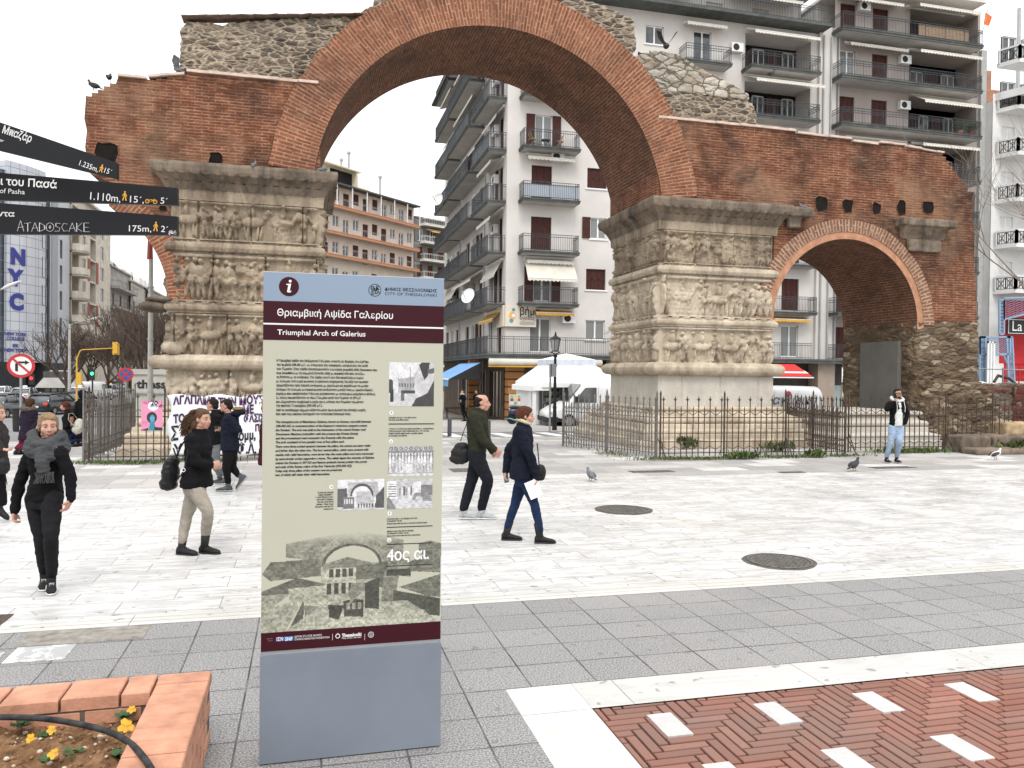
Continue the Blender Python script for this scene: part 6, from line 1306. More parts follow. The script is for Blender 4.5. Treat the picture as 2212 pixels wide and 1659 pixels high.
mb = MB(); [mb.bar(FR.P(a, gz(c.y), -.02), FR.P(a, z1_ + .05, -.02), .03) for a in (a0_, a1_)]; [mb.bar(FR.P(a0_, z, -.02), FR.P(a1_, z, -.02), .03) for z in (z0_, z1_, (z0_+z1_)/2)]; mb.build('frame', M_frame, root)
c = at_depth(1132, 900, 40); root = thing('scooter', (c.x, c.y, gz(c.y)), 'dark motor scooter parked between the striped pillar and the van', 'scooter'); o0 = Vector((c.x, c.y, gz(c.y)))
for dx in (-.6, .6): mb = MB(); mb.lathe([(.16, -.05), (.27, -.05), (.29, 0), (.27, .05), (.16, .05)], o0 + Vector((dx, 0, .29)), 18, ax=(Vector((1, 0, 0)), Vector((0, 0, 1)), Vector((0, -1, 0)))); mb.build('wheel', M_tyre, root)
mb = MB(); [mb.ball(o0 + Vector(p), r) for p, r in (((-.45, 0, .62), (.42, .17, .2)), ((0, 0, .38), (.45, .14, .12)), ((.5, 0, .75), (.14, .17, .4)))]; meshdata_obj('body', remeshed(mb, .03), plain('navy_paint', (.03, .04, .09), .25), root)
mb = MB(); mb.ball(o0 + Vector((-.4, 0, .84)), (.42, .15, .07)); mb.build('seat', M_blk, root, smooth=True); mb = MB(); mb.tube([o0 + Vector((.45, -.3, 1.1)), o0 + Vector((.48, 0, 1.08)), o0 + Vector((.45, .3, 1.1))], .02, 6); mb.tube([o0 + Vector((.48, 0, 1.08)), o0 + Vector((.62, 0, .3))], .03, 6); mb.build('handlebar', M_grey, root)
for x, lab in ((986, 'small low cafe table by the teal shop door'),):
    c = at_depth(x, 880, 50); root = thing('cafe_table', (c.x, c.y, gz(c.y)), lab, 'table'); z = gz(c.y); mb = MB(); mb.box((c.x - .7, c.y - .3, z + .62), (c.x + .7, c.y + .3, z + .66)); mb.build('tabletop', M_blk, root)
    for sx in (-.6, .6):
        for sy in (-.25, .25): mb = MB(); mb.bar((c.x + sx, c.y + sy, z), (c.x + sx, c.y + sy, z + .62), .04); mb.build('leg', M_blk, root)
# left kiosk with grey canopy, sale container, yellow board
c = at_depth(132, 850, 75); g = gz(c.y); root = thing('kiosk', (c.x, c.y, g), 'old street kiosk with a grey peaked awning behind the left tree trunk', 'kiosk'); zt = at_depth(132, 800, 75).z; ze = at_depth(132, 837, 75).z; h1 = (at_depth(172, 830, 75) - at_depth(92, 830, 75)).length / 2
mb = MB(); mb.add([(c.x - h1, c.y - h1, ze), (c.x + h1, c.y - h1, ze), (c.x + h1, c.y + h1, ze), (c.x - h1, c.y + h1, ze), (c.x - h1*.45, c.y - h1*.3, zt), (c.x + h1*.45, c.y - h1*.3, zt), (c.x + h1*.45, c.y + h1*.3, zt), (c.x - h1*.45, c.y + h1*.3, zt)], [(0, 1, 5, 4), (1, 2, 6, 5), (2, 3, 7, 6), (3, 0, 4, 7), (4, 5, 6, 7)]); mb.build('awning', plain('grey_canvas', (.33, .32, .30), .9, .12, 1), root); mb = MB(); mb.box((c.x - h1*.7, c.y - h1*.6, g), (c.x + h1*.7, c.y + h1*.6, zt - .1)); mb.build('cabin', plain('kiosk_dark', (.09, .085, .08), .8, .3, 2), root)
mb = MB(); [mb.box((c.x - h1*.6 + i*.55, c.y - h1*.62, g + .5 + .5*j), (c.x - h1*.6 + i*.55 + .4, c.y - h1*.6, g + .85 + .5*j), (i + j) % 2) for i in range(6) for j in range(3)]; mb.build('goods', [M_grey, plain('goods_tan', (.32, .26, .18), .8)], root)
FZ = Fac((0, 46), (1, 0), (0, -1)); a0, z1 = FZ.hit(285, 797); a1, z0 = FZ.hit(372, 850); root = thing('container_booth', (a0, 47, gz(46)), 'beige container booth with bold black lettering behind the lamp post', 'booth')
mb = MB(); mb.box((a0, 46, z0), (a1, 48.4, z1)); mb.box((a0 - .05, 45.9, z1 - .28), (a1 + .05, 48.5, z1)); mb.box((a0, 46.1, gz(46)), (a1, 48.3, z0)); mb.build('shell', plain('beige_panel', (.40, .385, .34), .8, .1, 1), root); text_mesh('thesspain', .62, lambda u, w_: FZ.P(a0 + .25 + u, FZ.hit(300, 838)[1] + w_, .03), 'lettering', M_blk, root, sx=1.12, bold=.02)
mb = MB(); mb.box((a0 - .02, 45.97, FZ.hit(300, 846)[1] - .1), (a1, 46, FZ.hit(300, 846)[1])); mb.build('panel_strip', M_grey, root)
c = at_depth(112, 872, 60); mb = MB(); mb.box((c.x - 1.1, c.y, gz(c.y)), (c.x + 1.1, c.y + .1, gz(c.y) + 1.25)); t = NT('yellow_board', .6); v = t.uv(src='Object'); t.color(t.mix(t.ramp(t.noise(v, 2.5, 3, .6), [(.48, 0.0), (.52, 1.0)], 'CONSTANT'), (.55, .48, .04), (.12, .11, .04))); tag(mb.build('advertising_board', t.m), 'yellow advertising board standing between the black cars', 'board')
mb = MB(); c2 = at_depth(38, 940, 30); mb.lathe([(.14, 0), (.16, .05), (.18, .8), (.2, .86), (.15, .9)], (c2.x, c2.y, gz(c2.y)), 14); tag(mb.build('litter_bin', M_blk), 'dark street litter bin beside the woman in the fur-hooded coat', 'litter bin')
# ------------------------------------------------------------------ bare trees
M_bark = plain('dark_bark', (.075, .06, .05), .95, .3, 4, .6); M_twig = plain('twig_brown', (.10, .075, .06), .95, .2, 5)
def tree(x, ybase, ytop, dep, label, seed, spread=.55, trunk=.16, forks=(3, 3, 3, 3, 2), m=None, lean=0, pollard=.32, gname='bare trees along the street', tw=.008):
    c = at_depth(x, 800, dep); g = gz(c.y); H_ = at_depth(x, ytop, dep).z - g; r_ = random.Random(seed); root = thing('bare_tree', (c.x, c.y, g), label, 'tree', gname); tr, cr = MB(), MB()
    def rec(p, d, L, r, lv):
        pts = [p]; dd = d.copy(); n = 3 if lv < 2 else 2
        for i in range(n): dd = (dd + Vector((r_.gauss(0, .11), r_.gauss(0, .11), .07))).normalized(); pts.append(pts[-1] + dd * L / n)
        (tr if lv == 0 else cr).tube(pts, [r * (1 - .35 * i / n) for i in range(n + 1)], 8 if lv == 0 else (5 if lv < 3 else 3), cap=False)
        if lv >= len(forks): return
        for k in range(forks[lv]):
            a = 2*math.pi*(k + r_.random()) / forks[lv]; t_ = spread * r_.uniform(.6, 1.25); o = dd.orthogonal().normalized(); o.rotate(Matrix.Rotation(a, 3, dd)); nd = (dd * math.cos(t_) + o * math.sin(t_) + Vector((0, 0, .25))).normalized()
            q = pts[-1] if (k < 2 or lv == 0) else pts[-2] + (pts[-1] - pts[-2]) * r_.random(); rec(q, nd, L * r_.uniform(.62, .9) * (1.0 if lv else 1.25), max(tw, r * .58), lv + 1)
    rec(Vector((c.x, c.y, g)), Vector((lean, 0, 1)).normalized(), H_ * pollard, trunk, 0)
    # fit to the wanted height
    zs_ = [v[2] for v in cr.v]; k = H_ / (max(zs_) - g)
    for q in (tr, cr): q.v = [(c.x + (a - c.x) * (k * .5 + .5), c.y + (b - c.y) * (k * .5 + .5), g + (z - g) * k) for a, b, z in q.v]
    tr.build('trunk', m or M_bark, root, smooth=True); cr.build('crown', m or M_twig, root); return root
tree(139, 850, 683, 66, 'pollarded bare tree in front of the grey college building', 1, .62, .3, (4, 4, 4, 3, 3), tw=.022)
tree(222, 850, 692, 84, 'bare street tree behind the yellow traffic light arm', 2, .6, .28, (4, 4, 4, 4, 3), tw=.026)
tree(262, 850, 700, 78, 'bare tree with dense twigs above the no stopping sign', 3, .62, .28, (4, 4, 4, 4, 3), tw=.025)
tree(303, 850, 645, 60, 'tall bare tree left of the concrete lamp post', 4, .55, .28, (4, 4, 4, 4, 3), tw=.02)
tree(347, 900, 640, 44, 'dark bare tree close behind the left arch pier', 5, .45, .24, (3, 4, 4, 4, 3), tw=.014)
tree(190, 850, 715, 100, 'small distant bare tree beyond the green traffic light', 6, .6, .28, (4, 4, 4, 4, 2), tw=.032)
tree(285, 850, 690, 105, 'far bare tree between the lamp post and the dark grey block', 7, .6, .28, (4, 4, 4, 4, 2), tw=.032)
tree(2345, 900, 190, 26, 'bare tree at the right edge whose twigs cross the white balconies', 8, .66, .08, (3, 4, 4, 3, 3), m=plain('pale_bark', (.22, .18, .15), .95, .2, 5), pollard=.28, tw=.006, gname='bare trees by the cafe')
# ------------------------------------------------------------------ weeds, fallen stones, ruined wall
t = NT('weed_leaf', .8); gi = t.n('NewGeometry'); t.color(t.ramp(gi.outputs['Random Per Island'], [(0, (.035, .06, .015)), (.5, (.07, .11, .025)), (1, (.13, .13, .05))])); M_weed = t.m
def weeds(spots, seed=0):
    mb = MB(); r_ = random.Random(seed)
    for x, y, sx, sy, n, h in spots:
        for i in range(n):
            px_, py_ = x + r_.gauss(0, sx), y + r_.gauss(0, sy); a = r_.uniform(0, 6.28); l_ = h * r_.uniform(.4, 1.3); w_ = l_ * .18; lean = r_.uniform(.2, 1.1); d = Vector((math.cos(a)*lean, math.sin(a)*lean, 1)).normalized(); s_ = Vector((-math.sin(a), math.cos(a), 0)) * w_; b = Vector((px_, py_, r_.uniform(0, h*.35)))
            mb.add([b - s_*.3, b + s_*.3, b + d*l_*.6 + s_, b + d*l_ , b + d*l_*.6 - s_], [(0, 1, 2, 3, 4)])
    tag(mb.build('weeds', M_weed), kind='stuff')
weeds([(-4.2, 19.4, .5, .12, 700, .07), (-3.6, 19.2, .4, .1, 400, .07), (-2.9, 19.7, .3, .1, 250, .07), (-2.0, 19.4, .25, .1, 250, .08), (1.3, 19.4, .5, .08, 200, .06), (8.9, 18.3, .5, .1, 600, .07), (9.9, 18.15, .5, .08, 500, .07), (10.8, 18.2, .25, .08, 300, .16), (12.1, 18.2, .6, .08, 500, .08), (13.0, 18.25, .12, .08, 180, .18), (13.9, 18.3, .4, .1, 250, .07), (7.9, 19.6, .2, .5, 250, .06),
       (16.6, 18.95, .6, .12, 900, .12), (18.9, 18.8, .25, .15, 400, .13), (20.3, 18.6, .45, .2, 900, .28), (21.6, 18.4, .3, .2, 400, .12), (23.2, 20.2, 1.0, .5, 1500, .3), (10.6, 20.9, .15, .1, 120, .3), (12.9, 19.9, .2, .1, 100, .25)], 3)
def stone(name, label, cx, cy, cz, sx, sy, sz, seed, m=M_pale, rz=0, cat='stone block', group='fallen stone blocks at the right'):
    mb = MB(); R3 = Matrix.Rotation(rz, 3, 'Z'); mb.obox((cx, cy, cz + sz/2), (R3 @ Vector((1, 0, 0)), R3 @ Vector((0, 1, 0)), (0, 0, 1)), (sx, sy, sz)); me = remeshed(mb, .045, 6, lambda c, n_: c + n_ * (.045 * noise.fractal(c * 3 + Vector((seed, 0, 0)), .8, 2, 4)))
    return tag(meshdata_obj(name, me, m, None), label, cat, group)
p = on_z(2140, 983); q = on_z(2212, 990)
stone('stone_block', 'long worn stone step lying lowest at the right edge', p.x + 1.0, p.y + .35, -.04, 2.8, .6, .2, 1, M_corn); stone('stone_block', 'left block of the upper row of grey fallen stones', p.x + .15, p.y + 1.0, -.02, 1.0, .8, .5, 2, M_corn); stone('stone_block', 'right block of the upper row of grey fallen stones', p.x + 1.85, p.y + 1.0, -.02, 2.2, .8, .5, 3, M_corn)
stone('stone_block', 'rough tan boulder resting on the fallen grey blocks', p.x + 2.0, p.y + 1.3, .42, .9, .7, .42, 4, plain('tan_stone', (.40, .29, .17), .9, .25, 4, .6))
M_rwall = rubble_mat('ruin_rubble', [(.20, .16, .12), (.15, .12, .09), (.27, .22, .17), (.22, .10, .08)], (.13, .11, .09), (2.4, 4.4, 3), .05)
old = arch
mb = MB(); root = thing('ruined_wall', (26, 24.5, 0), 'low ruined rubble wall with dark red plaster patches behind the right railing', 'wall'); arch = root
rough_solid('wall', [(22.3, -.1), (22.3, 1.9), (25, 1.95), (31, 2.0), (31, -.1)], 23.6, 24.2, M_rwall, .08, .07, 2.5, 12)
mb = MB(); mb.box((25.0, 23.5, .2), (31, 23.58, 1.85)); mb.build('plaster', rubble_mat('red_plaster', [(.14, .035, .03), (.18, .05, .04), (.10, .03, .03), (.24, .2, .17)], (.12, .05, .04), (2.4, 4.4, 3), .03), root); rough_solid('lower_ledge', [(21.9, -.1), (21.9, .42), (31, .45), (31, -.1)], 21.0, 23.2, M_rwall, .08, .07, 2.5, 14)
arch = old
# timber and terrace clutter above the wall
mb = MB(); [mb.tube([(24 + i*1.6, 24.6, 1.9), (24 + i*1.6, 24.6, 2.55)], .03, 6) for i in range(5)]; mb.tube([(23.5, 24.6, 2.5), (31, 24.6, 2.45)], .02, 5); tag(mb.build('terrace_rail', M_zinc), 'thin terrace rail on short posts above the ruined wall', 'railing')
mb = MB(); mb.tube([(25.6, 25, 2.0), (25.9, 25.1, 2.25), (26.3, 25, 2.15), (26.6, 24.9, 1.9)], [.05, .06, .06, .04], 8); tag(mb.build('log', M_bark), 'bent brown log on the terrace above the ruined wall', 'log')
rt_ = thing('cafe_parasol', (33, 33, 0), 'low furled cafe canopy cloth by the pergola at the right', 'parasol'); mb = MB(); mb.tube([(33, 33, -.3), (33, 33, 1.9)], .04, 8); mb.build('pole', M_grey, rt_); mb = MB(); mb.lathe([(.9, 1.55), (.6, 1.8), (.05, 2.0)], (33, 33, 0), 10, cap=False); mb.build('canopy', M_awn, rt_)
# ------------------------------------------------------------------ pigeons
M_pg = plain('pigeon_grey', (.13, .135, .15), .7, .25, 14); M_pgd = plain('pigeon_dark', (.05, .05, .055), .7, .25, 14); M_pgw = plain('pigeon_white', (.66, .65, .63), .7, .08, 10); M_leg = plain('pigeon_foot', (.35, .10, .07), .7)
def pigeon(p, rz, label, m=M_pg, wing=None, fly=False, s=1.0):
    root = thing('pigeon', p, label, 'pigeon', 'pigeons on and round the arch', rz=0); R3 = Matrix.Rotation(rz, 3, 'Z'); p = Vector(p)
    def Q(x, y, z): return p + R3 @ Vector((x*s, y*s, z*s))
    mb = MB(); mb.ball(Q(0, 0, .13), (.115*s, .062*s, .068*s), 14, rot=R3 @ Matrix.Rotation(-.35, 3, 'Y')); mb.ball(Q(.085, 0, .17), (.05*s, .045*s, .055*s), 10); mb.tube([Q(.09, 0, .18), Q(.115, 0, .235)], [.038*s, .025*s], 8); mb.ball(Q(.12, 0, .25), (.032*s, .026*s, .028*s), 10); mb.tube([Q(-.08, 0, .11), Q(-.15, 0, .075), Q(-.22, 0, .055)], [.045*s, .035*s, .028*s], 8, flat=.4)
    meshdata_obj('body', remeshed(mb, .009*s, 3), m, root)
    mb = MB(); mb.tube([Q(.145, 0, .248), Q(.175, 0, .24)], [.008*s, .002*s], 5); mb.build('beak', M_blk, root)
    for sg in (-1, 1):
        mb = MB()
        if fly: mb.add([Q(.06, sg*.04, .17), Q(-.06, sg*.04, .16), Q(-.16, sg*.16, .36), Q(-.05, sg*.24, .44), Q(.08, sg*.15, .32)], [(0, 1, 2, 3, 4)]); mb.add([Q(.06, sg*.04, .16), Q(-.06, sg*.04, .15), Q(-.16, sg*.16, .355), Q(-.05, sg*.24, .435), Q(.08, sg*.15, .31)], [(4, 3, 2, 1, 0)])
        else: mb.ball(Q(-.035, sg*.045, .14), (.115*s, .022*s, .045*s), 10, rot=R3 @ Matrix.Rotation(-.28, 3, 'Y'))
        mb.build('wing', wing or m, root, smooth=not fly)
        if not fly: mb = MB(); mb.tube([Q(.01, sg*.025, .08), Q(.01, sg*.028, .01), Q(.04, sg*.03, .004)], .006*s, 5); mb.build('leg', M_leg, root)
    return root
def og(x, y): p = on_z(x, y); return (p.x, p.y, 0)
pigeon(og(1276, 1040), rad(100), 'grey pigeon standing on the marble right of the woman with the paper'); pigeon(og(1845, 1018), rad(20), 'dark pigeon walking on the marble left of the man on the phone', M_pgd, s=1.15); pigeon(og(2150, 994), rad(-5), 'white pigeon with dark wing near the stone steps', M_pgw, M_pgd, s=1.15)
def oa(x, y, Y): p = on_y(x, y, Y); return (p.x, p.y, p.z)
for x, y, Y, rz, lab, kw in ((549, 362, 21.5, 80, 'grey pigeon upright on the left cornice below the brick wall', {}), (697, 372, 21.5, 30, 'grey pigeon crouching at the right end of the left cornice', {}), (236, 172, 22.5, 90, 'small dark pigeon sitting at the top of the broken left brick end', dict(m=M_pgd)), (203, 190, 22.2, 180, 'dark pigeon on the lower broken step of the left brick end', dict(m=M_pgd)),
                             (385, 158, 22.1, 150, 'grey pigeon with raised wings beside the rubble above the left brick wall', dict(fly=True)), (398, 160, 22.1, 10, 'dark pigeon pecking at the foot of the left upper rubble', dict(m=M_pgd)), (1735, 451, 21.55, 170, 'grey pigeon on the right end of the right cornice beside a dark socket', {}), (1383, 122, 22.4, 90, 'small dark pigeon on the shoulder of the big brick ring', dict(m=M_pgd)),
                             (1439, 108, 21.0, 80, 'dark pigeon flying with spread wings near the small white window', dict(m=M_pgd, fly=True, s=1.3)), (1665, 162, 22.6, 0, 'dark pigeon on top of the right ruined stonework', dict(m=M_pgd))):
    pigeon(oa(x, y + (6 if not kw.get('fly') else 4), Y), rad(rz), lab, **kw)
# ------------------------------------------------------------------ planter with pansies
M_pl = plain('terracotta_brick', (.50, .245, .155), .85, .2, 6, .5, bscale=40); M_pm = plain('planter_mortar', (.12, .10, .085), .95, .3, 12)
root = thing('brick_planter', (-1.5, 4.0, 0), 'low terracotta brick planter with bare soil and pansies at the lower left corner', 'planter')
HP = .40; XO, YO = -.505, 4.775; mb = MB(); mb.box((-3.5, YO - .245, 0), (XO - .01, YO - .01, HP - .065)); mb.box((XO - .245, 1.4, 0), (XO - .012, YO - .01, HP - .065)); mb.build('mortar_core', M_pm, root)
mb = MB(); r_ = random.Random(2); x = XO - .275
def br(a, b, c, d, z0, z1):
    j = r_.uniform(-.004, .004); e = .006; mb.add([(a, c, z0), (b, c, z0), (b, d, z0), (a, d, z0), (a, c, z1 - e + j), (b, c, z1 - e + j), (b, d, z1 - e + j), (a, d, z1 - e + j), (a + e, c + e, z1 + j), (b - e, c + e, z1 + j), (b - e, d - e, z1 + j), (a + e, d - e, z1 + j)],
                                             [(0, 1, 5, 4), (1, 2, 6, 5), (2, 3, 7, 6), (3, 0, 4, 7), (4, 5, 9, 8), (5, 6, 10, 9), (6, 7, 11, 10), (7, 4, 8, 11), (8, 9, 10, 11)])
for k, w_ in enumerate([.15] + [.285] * 9): br(x - w_ + .007, x - .007, YO - .255, YO, HP - .065, HP); x -= w_
y = YO
while y > 1.6: br(XO - .27, XO, y - .142 + .005, y - .004, HP - .065, HP); y -= .142
for c_ in range(4):   # courses below
    z1 = HP - .075 - c_*.08
    x = XO - .02 - (.14 if c_ % 2 else .0)
    while x > -3.4: br(x - .28, x - .012, YO - .25, YO - .005, z1 - .07, z1); x -= .292
    y = YO - (.0 if c_ % 2 else .14)
    while y > 1.6: br(XO - .25, XO - .006, y - .28, y - .012, z1 - .07, z1); y -= .292
mb.build('bricks', M_pl, root)
mb = MB(); N = 110; P = np.zeros((N, N, 3)); 
for j in range(N):
    for i in range(N):
        X, Y = -3.4 + (XO - .2 + 3.4) * (i/(N-1)) ** .6, 1.6 + (YO - .2 - 1.6) * (j/(N-1)) ** .8; P[j, i] = (X, Y, .27 + .05 * noise.fractal(Vector((X*3, Y*3, 0)), .8, 2, 4) + .022 * noise.fractal(Vector((X*22, Y*22, 3)), .7, 2, 5))
mb.grid(P); t = NT('loose_soil', .98, 0, .1); v = t.uv(src='Object'); c = t.ramp(t.noise(v, 9, 8, .7), [(.3, (.09, .05, .027)), (.5, (.26, .145, .075)), (.7, (.42, .27, .155))]); c = t.mix(t.ramp(t.noise(v, 60, 3, .6), [(.66, 0.0), (.72, .8)]), c, (.42, .34, .25)); t.color(c); t.bump(t.noise(v, 50, 8, .75), 1.0, .02); mb.build('soil', t.m, root)
mb = MB(); r_ = random.Random(11)
for i in range(1500): X, Y = r_.uniform(-3.0, XO - .27), r_.uniform(2.8, YO - .27); s_ = r_.choice((.004, .006, .009, .014)); mb.ball((X, Y, .28 + .05 * noise.fractal(Vector((X*3, Y*3, 0)), .8, 2, 4)), (s_, s_ * r_.uniform(.6, 1.3), s_ * .7), 5, mi=0 if r_.random() < .7 else 1)
o = mb.build('pebbles', [plain('soil_clod', (.22, .12, .06), .95), plain('pale_chip', (.5, .42, .33), .9)], root); tag(o, kind='stuff')
hose = [on_z(x, y, z) for x, y, z in ((-60, 1548, .36), (0, 1549, .37), (90, 1552, .38), (180, 1566, .39), (240, 1583, .39), (280, 1605, .40), (305, 1630, .415), (325, 1658, .42), (345, 1700, .42), (352, 1760, .42))]
pts = []
for i in range(len(hose) - 1):
    a, b = hose[i], hose[i + 1]; p0 = hose[i-1] if i else a; p3 = hose[i+2] if i + 2 < len(hose) else b
    for k in range(6): t_ = k/6; pts.append(.5*((2*a) + (b-p0)*t_ + (2*p0-5*a+4*b-p3)*t_*t_ + (3*a-p0-3*b+p3)*t_**3))
mb = MB(); mb.tube(pts, .0145, 10); tag(mb.build('garden_hose', plain('black_hose', (.035, .035, .037), .6, .5, 14, .3), smooth=True), 'black irrigation hose curving over the planter soil and brick rim', 'hose')
M_pet = plain('pansy_yellow', (.62, .33, .01), .6, .15, 20); M_lf = plain('pansy_leaf', (.05, .10, .04), .7, .3, 20)
for k, (x, y, fl_, lab) in enumerate([(270, 1553, 1, 'pansy with yellow flower half under the hose near the back bricks'), (97, 1598, 2, 'pansy with two drooping yellow flowers at the left of the soil'), (265, 1590, 1, 'largest yellow pansy flower beside the hose bend'), (45, 1572, 0, 'small leafy seedling without flower at the far left'), (278, 1542, 0, 'leafy seedling without flower near the inner corner'), (155, 1630, 0, 'leafy seedling without flower in the middle front of the soil'), (255, 1640, 0, 'leafy seedling without flower closest to the right bricks'), (100, 1650, 1, 'fallen yellow petals low in the soil at the bottom edge')]):
    p = on_z(x, y, .29); root = thing('pansy', p, lab, 'pansy', 'pansies in the planter'); r_ = random.Random(k); mb = MB()
    for i in range(13):
        a = r_.uniform(0, 6.28); L_ = r_.uniform(.03, .06); d = Vector((math.cos(a), math.sin(a), r_.uniform(.1, .8))).normalized(); s_ = Vector((-math.sin(a), math.cos(a), 0)) * L_ * .38; b = p + Vector((r_.gauss(0, .012), r_.gauss(0, .012), .01)); mb.add([b, b + d*L_*.5 + s_, b + d*L_, b + d*L_*.5 - s_], [(0, 1, 2, 3)])
    mb.build('leaves', M_lf, root)
    for j in range(fl_):
        c = p + Vector(((-.05 if j else .035) * (1 if k != 2 else .6), -.02 - .03*j, .055 - .02*j)); mb = MB(); fd = (Vector((r_.uniform(-.3, .3), -1, .7))).normalized(); A1 = fd.cross(Vector((0, 0, 1))).normalized(); B1 = fd.cross(A1)
        for i in range(5):
            a = 2*math.pi*i/5 + .3; u = A1*math.cos(a) + B1*math.sin(a); w_ = A1*(-math.sin(a)) + B1*math.cos(a); R_ = (.036 if k == 2 else .024) * r_.uniform(.7, 1.15); ctr = c + fd * .004 * (i % 2)
            mb.add([ctr, ctr + u*R_*.5 + w_*R_*.45, ctr + u*R_ + w_*R_*.3 + fd*.004, ctr + u*R_*1.05 - w_*R_*.2, ctr + u*R_*.5 - w_*R_*.45], [(0, 1, 2, 3, 4)])
        mb.build('flower', M_pet, root)
# ------------------------------------------------------------------ finger post
M_arm = plain('charcoal_enamel', (.014, .0145, .017), .35, .08, 3); M_txt = plain('white_letters', (.72, .72, .72), .5); M_orp = plain('amber_pictogram', (.70, .36, .05), .5)
SP = thing('finger_post', (*at_depth(-330, 1600, 4.0).xy, 0), 'black pedestrian finger post with three direction arms at the left edge', 'signpost')
pc_ = at_depth(-330, 800, 4.0); mb = MB(); mb.tube([(pc_.x, pc_.y, 0), (pc_.x, pc_.y, 3.6)], .045, 14); mb.build('post', M_arm, SP)
def arm(p00, p01, p10, p11, dl, dr, texts, th=.025):
    """corners in px: top-left, bottom-left (x=0) and top-right, bottom-right; extended to the post"""
    A1, A0, B1, B0 = at_depth(*p00, dl), at_depth(*p01, dl), at_depth(*p10, dr), at_depth(*p11, dr)
    k = (pc_.x - B1.x) / (A1.x - B1.x); E1, E0 = B1 + (A1 - B1) * k, B0 + (A0 - B0) * k
    nn = (B1 - A1).cross(A1 - A0).normalized(); nn = nn if nn.dot(EYE - A1) > 0 else -nn
    mb = MB(); V_ = [E0, B0, B1, E1]; mb.add([v for v in V_] + [v - nn * th for v in V_], [(0, 1, 2, 3), (7, 6, 5, 4), (0, 4, 5, 1), (1, 5, 6, 2), (2, 6, 7, 3), (3, 7, 4, 0)]); o = mb.build('direction_arm', M_arm, SP)
    def hit(x, y): r = ray(x, y); t_ = (A1 - EYE).dot(nn) / r.dot(nn); return EYE + r * t_ + nn * .0025
    for s_, x0, y0, x1, y1, hpx, m_, bold in texts:
        p, q = hit(x0, y0), hit(x1, y1); u = (q - p); L_ = u.length; u.normalize(); up = nn.cross(u).normalized(); up = up if up.z > 0 else -up; capm = (hit(x0, y0 - hpx) - p).length
        if s_ in ('WALK', 'BIKE'):
            mb = MB(); W_l = L_; H_l = capm
            def R2(a, b): return p + u * (a * W_l) + up * (b * H_l)
            if s_ == 'WALK':
                mb.lathe([(H_l*.09, 0), (H_l*.09, .002), (.0005, .002)], R2(.5, .92), 12, ax=(u, up, nn))
                for poly in ([(.38, .8), (.62, .8), (.66, .45), (.36, .45)], [(.36, .5), (.52, .5), (.3, .0), (.1, .0)], [(.5, .5), (.66, .5), (.88, .0), (.66, .0)], [(.3, .76), (.42, .8), (.2, .45), (.08, .48)], [(.6, .8), (.7, .74), (.9, .48), (.8, .42)]): mb.prism(poly, lambda a, b, t_: R2(a, b) + nn * t_, .0015)
            else:
                for cx_ in (.2, .8): mb.lathe([(H_l*.42, 0), (H_l*.42, .0015), (H_l*.28, .0015), (H_l*.28, 0)], R2(cx_, .4), 16, ax=(u, up, nn), cap=False)
                for a, b in (((.2, .4), (.45, .75)), ((.45, .75), (.75, .7)), ((.45, .4), (.75, .72)), ((.8, .4), (.72, .95))): mb.bar(R2(*a) + nn*.001, R2(*b) + nn*.001, H_l*.1, .002, up=nn)
            mb.build('pictogram', M_orp, o); continue
        tm = text_mesh(s_, 1.0, lambda a, b: Vector((a, b, 0)), 'arm_lettering', m_, None, bold=bold); vs = np.array([v.co[:] for v in tm.data.vertices]); x_0, x_1 = vs[:, 0].min(), vs[:, 0].max(); kx = L_ / (x_1 - x_0); ky = capm / .73
        for v in tm.data.vertices: v.co = p + u * ((v.co.x - x_0) * kx) + up * (v.co.y * ky)
        tm.data.update(); attach(tm, o)
    return o, hit
arm((0, 264), (0, 325), (251, 351), (251, 386), 3.3, 3.3, [('Μπαζάρ', 5, 287, 67, 308, 17, M_txt, .02), ('ar', 0, 305, 8, 308, 7, M_txt, 0), ('1.235m,', 171, 357, 211, 372, 12, M_txt, 0), ('WALK', 213, 371, 223, 374, 17, M_orp, 0), ('15´', 225, 373, 240, 378, 12, M_txt, 0)])
arm((0, 373), (0, 432), (382.5, 406), (382.5, 443.5), 3.9, 3.95, [('οι του Πασά', -13, 398, 123, 407, 17, M_txt, .02), ('of Pasha', 0, 417, 54, 420, 11, M_txt, 0), ('1.110m,', 195, 431, 260, 437, 17, M_txt, 0), ('WALK', 263, 433, 276, 434, 20, M_orp, 0), ('15´,', 281, 437, 311, 439, 15, M_txt, 0), ('BIKE', 313, 439, 341, 441, 11, M_orp, 0), ('5´', 347, 440, 362, 441, 14, M_txt, 0)])
_o, hh3 = arm((0, 438.5), (0, 505.5), (382.5, 467.5), (382.5, 508), 3.9, 3.95, [('ντα', -5, 467, 32, 468, 12, M_txt, .02), ('175m,', 279, 500, 327, 501, 14, M_txt, 0), ('WALK', 330, 499, 343, 500, 20, M_orp, 0), ('2´', 348, 501, 363, 502, 14, M_txt, 0)])
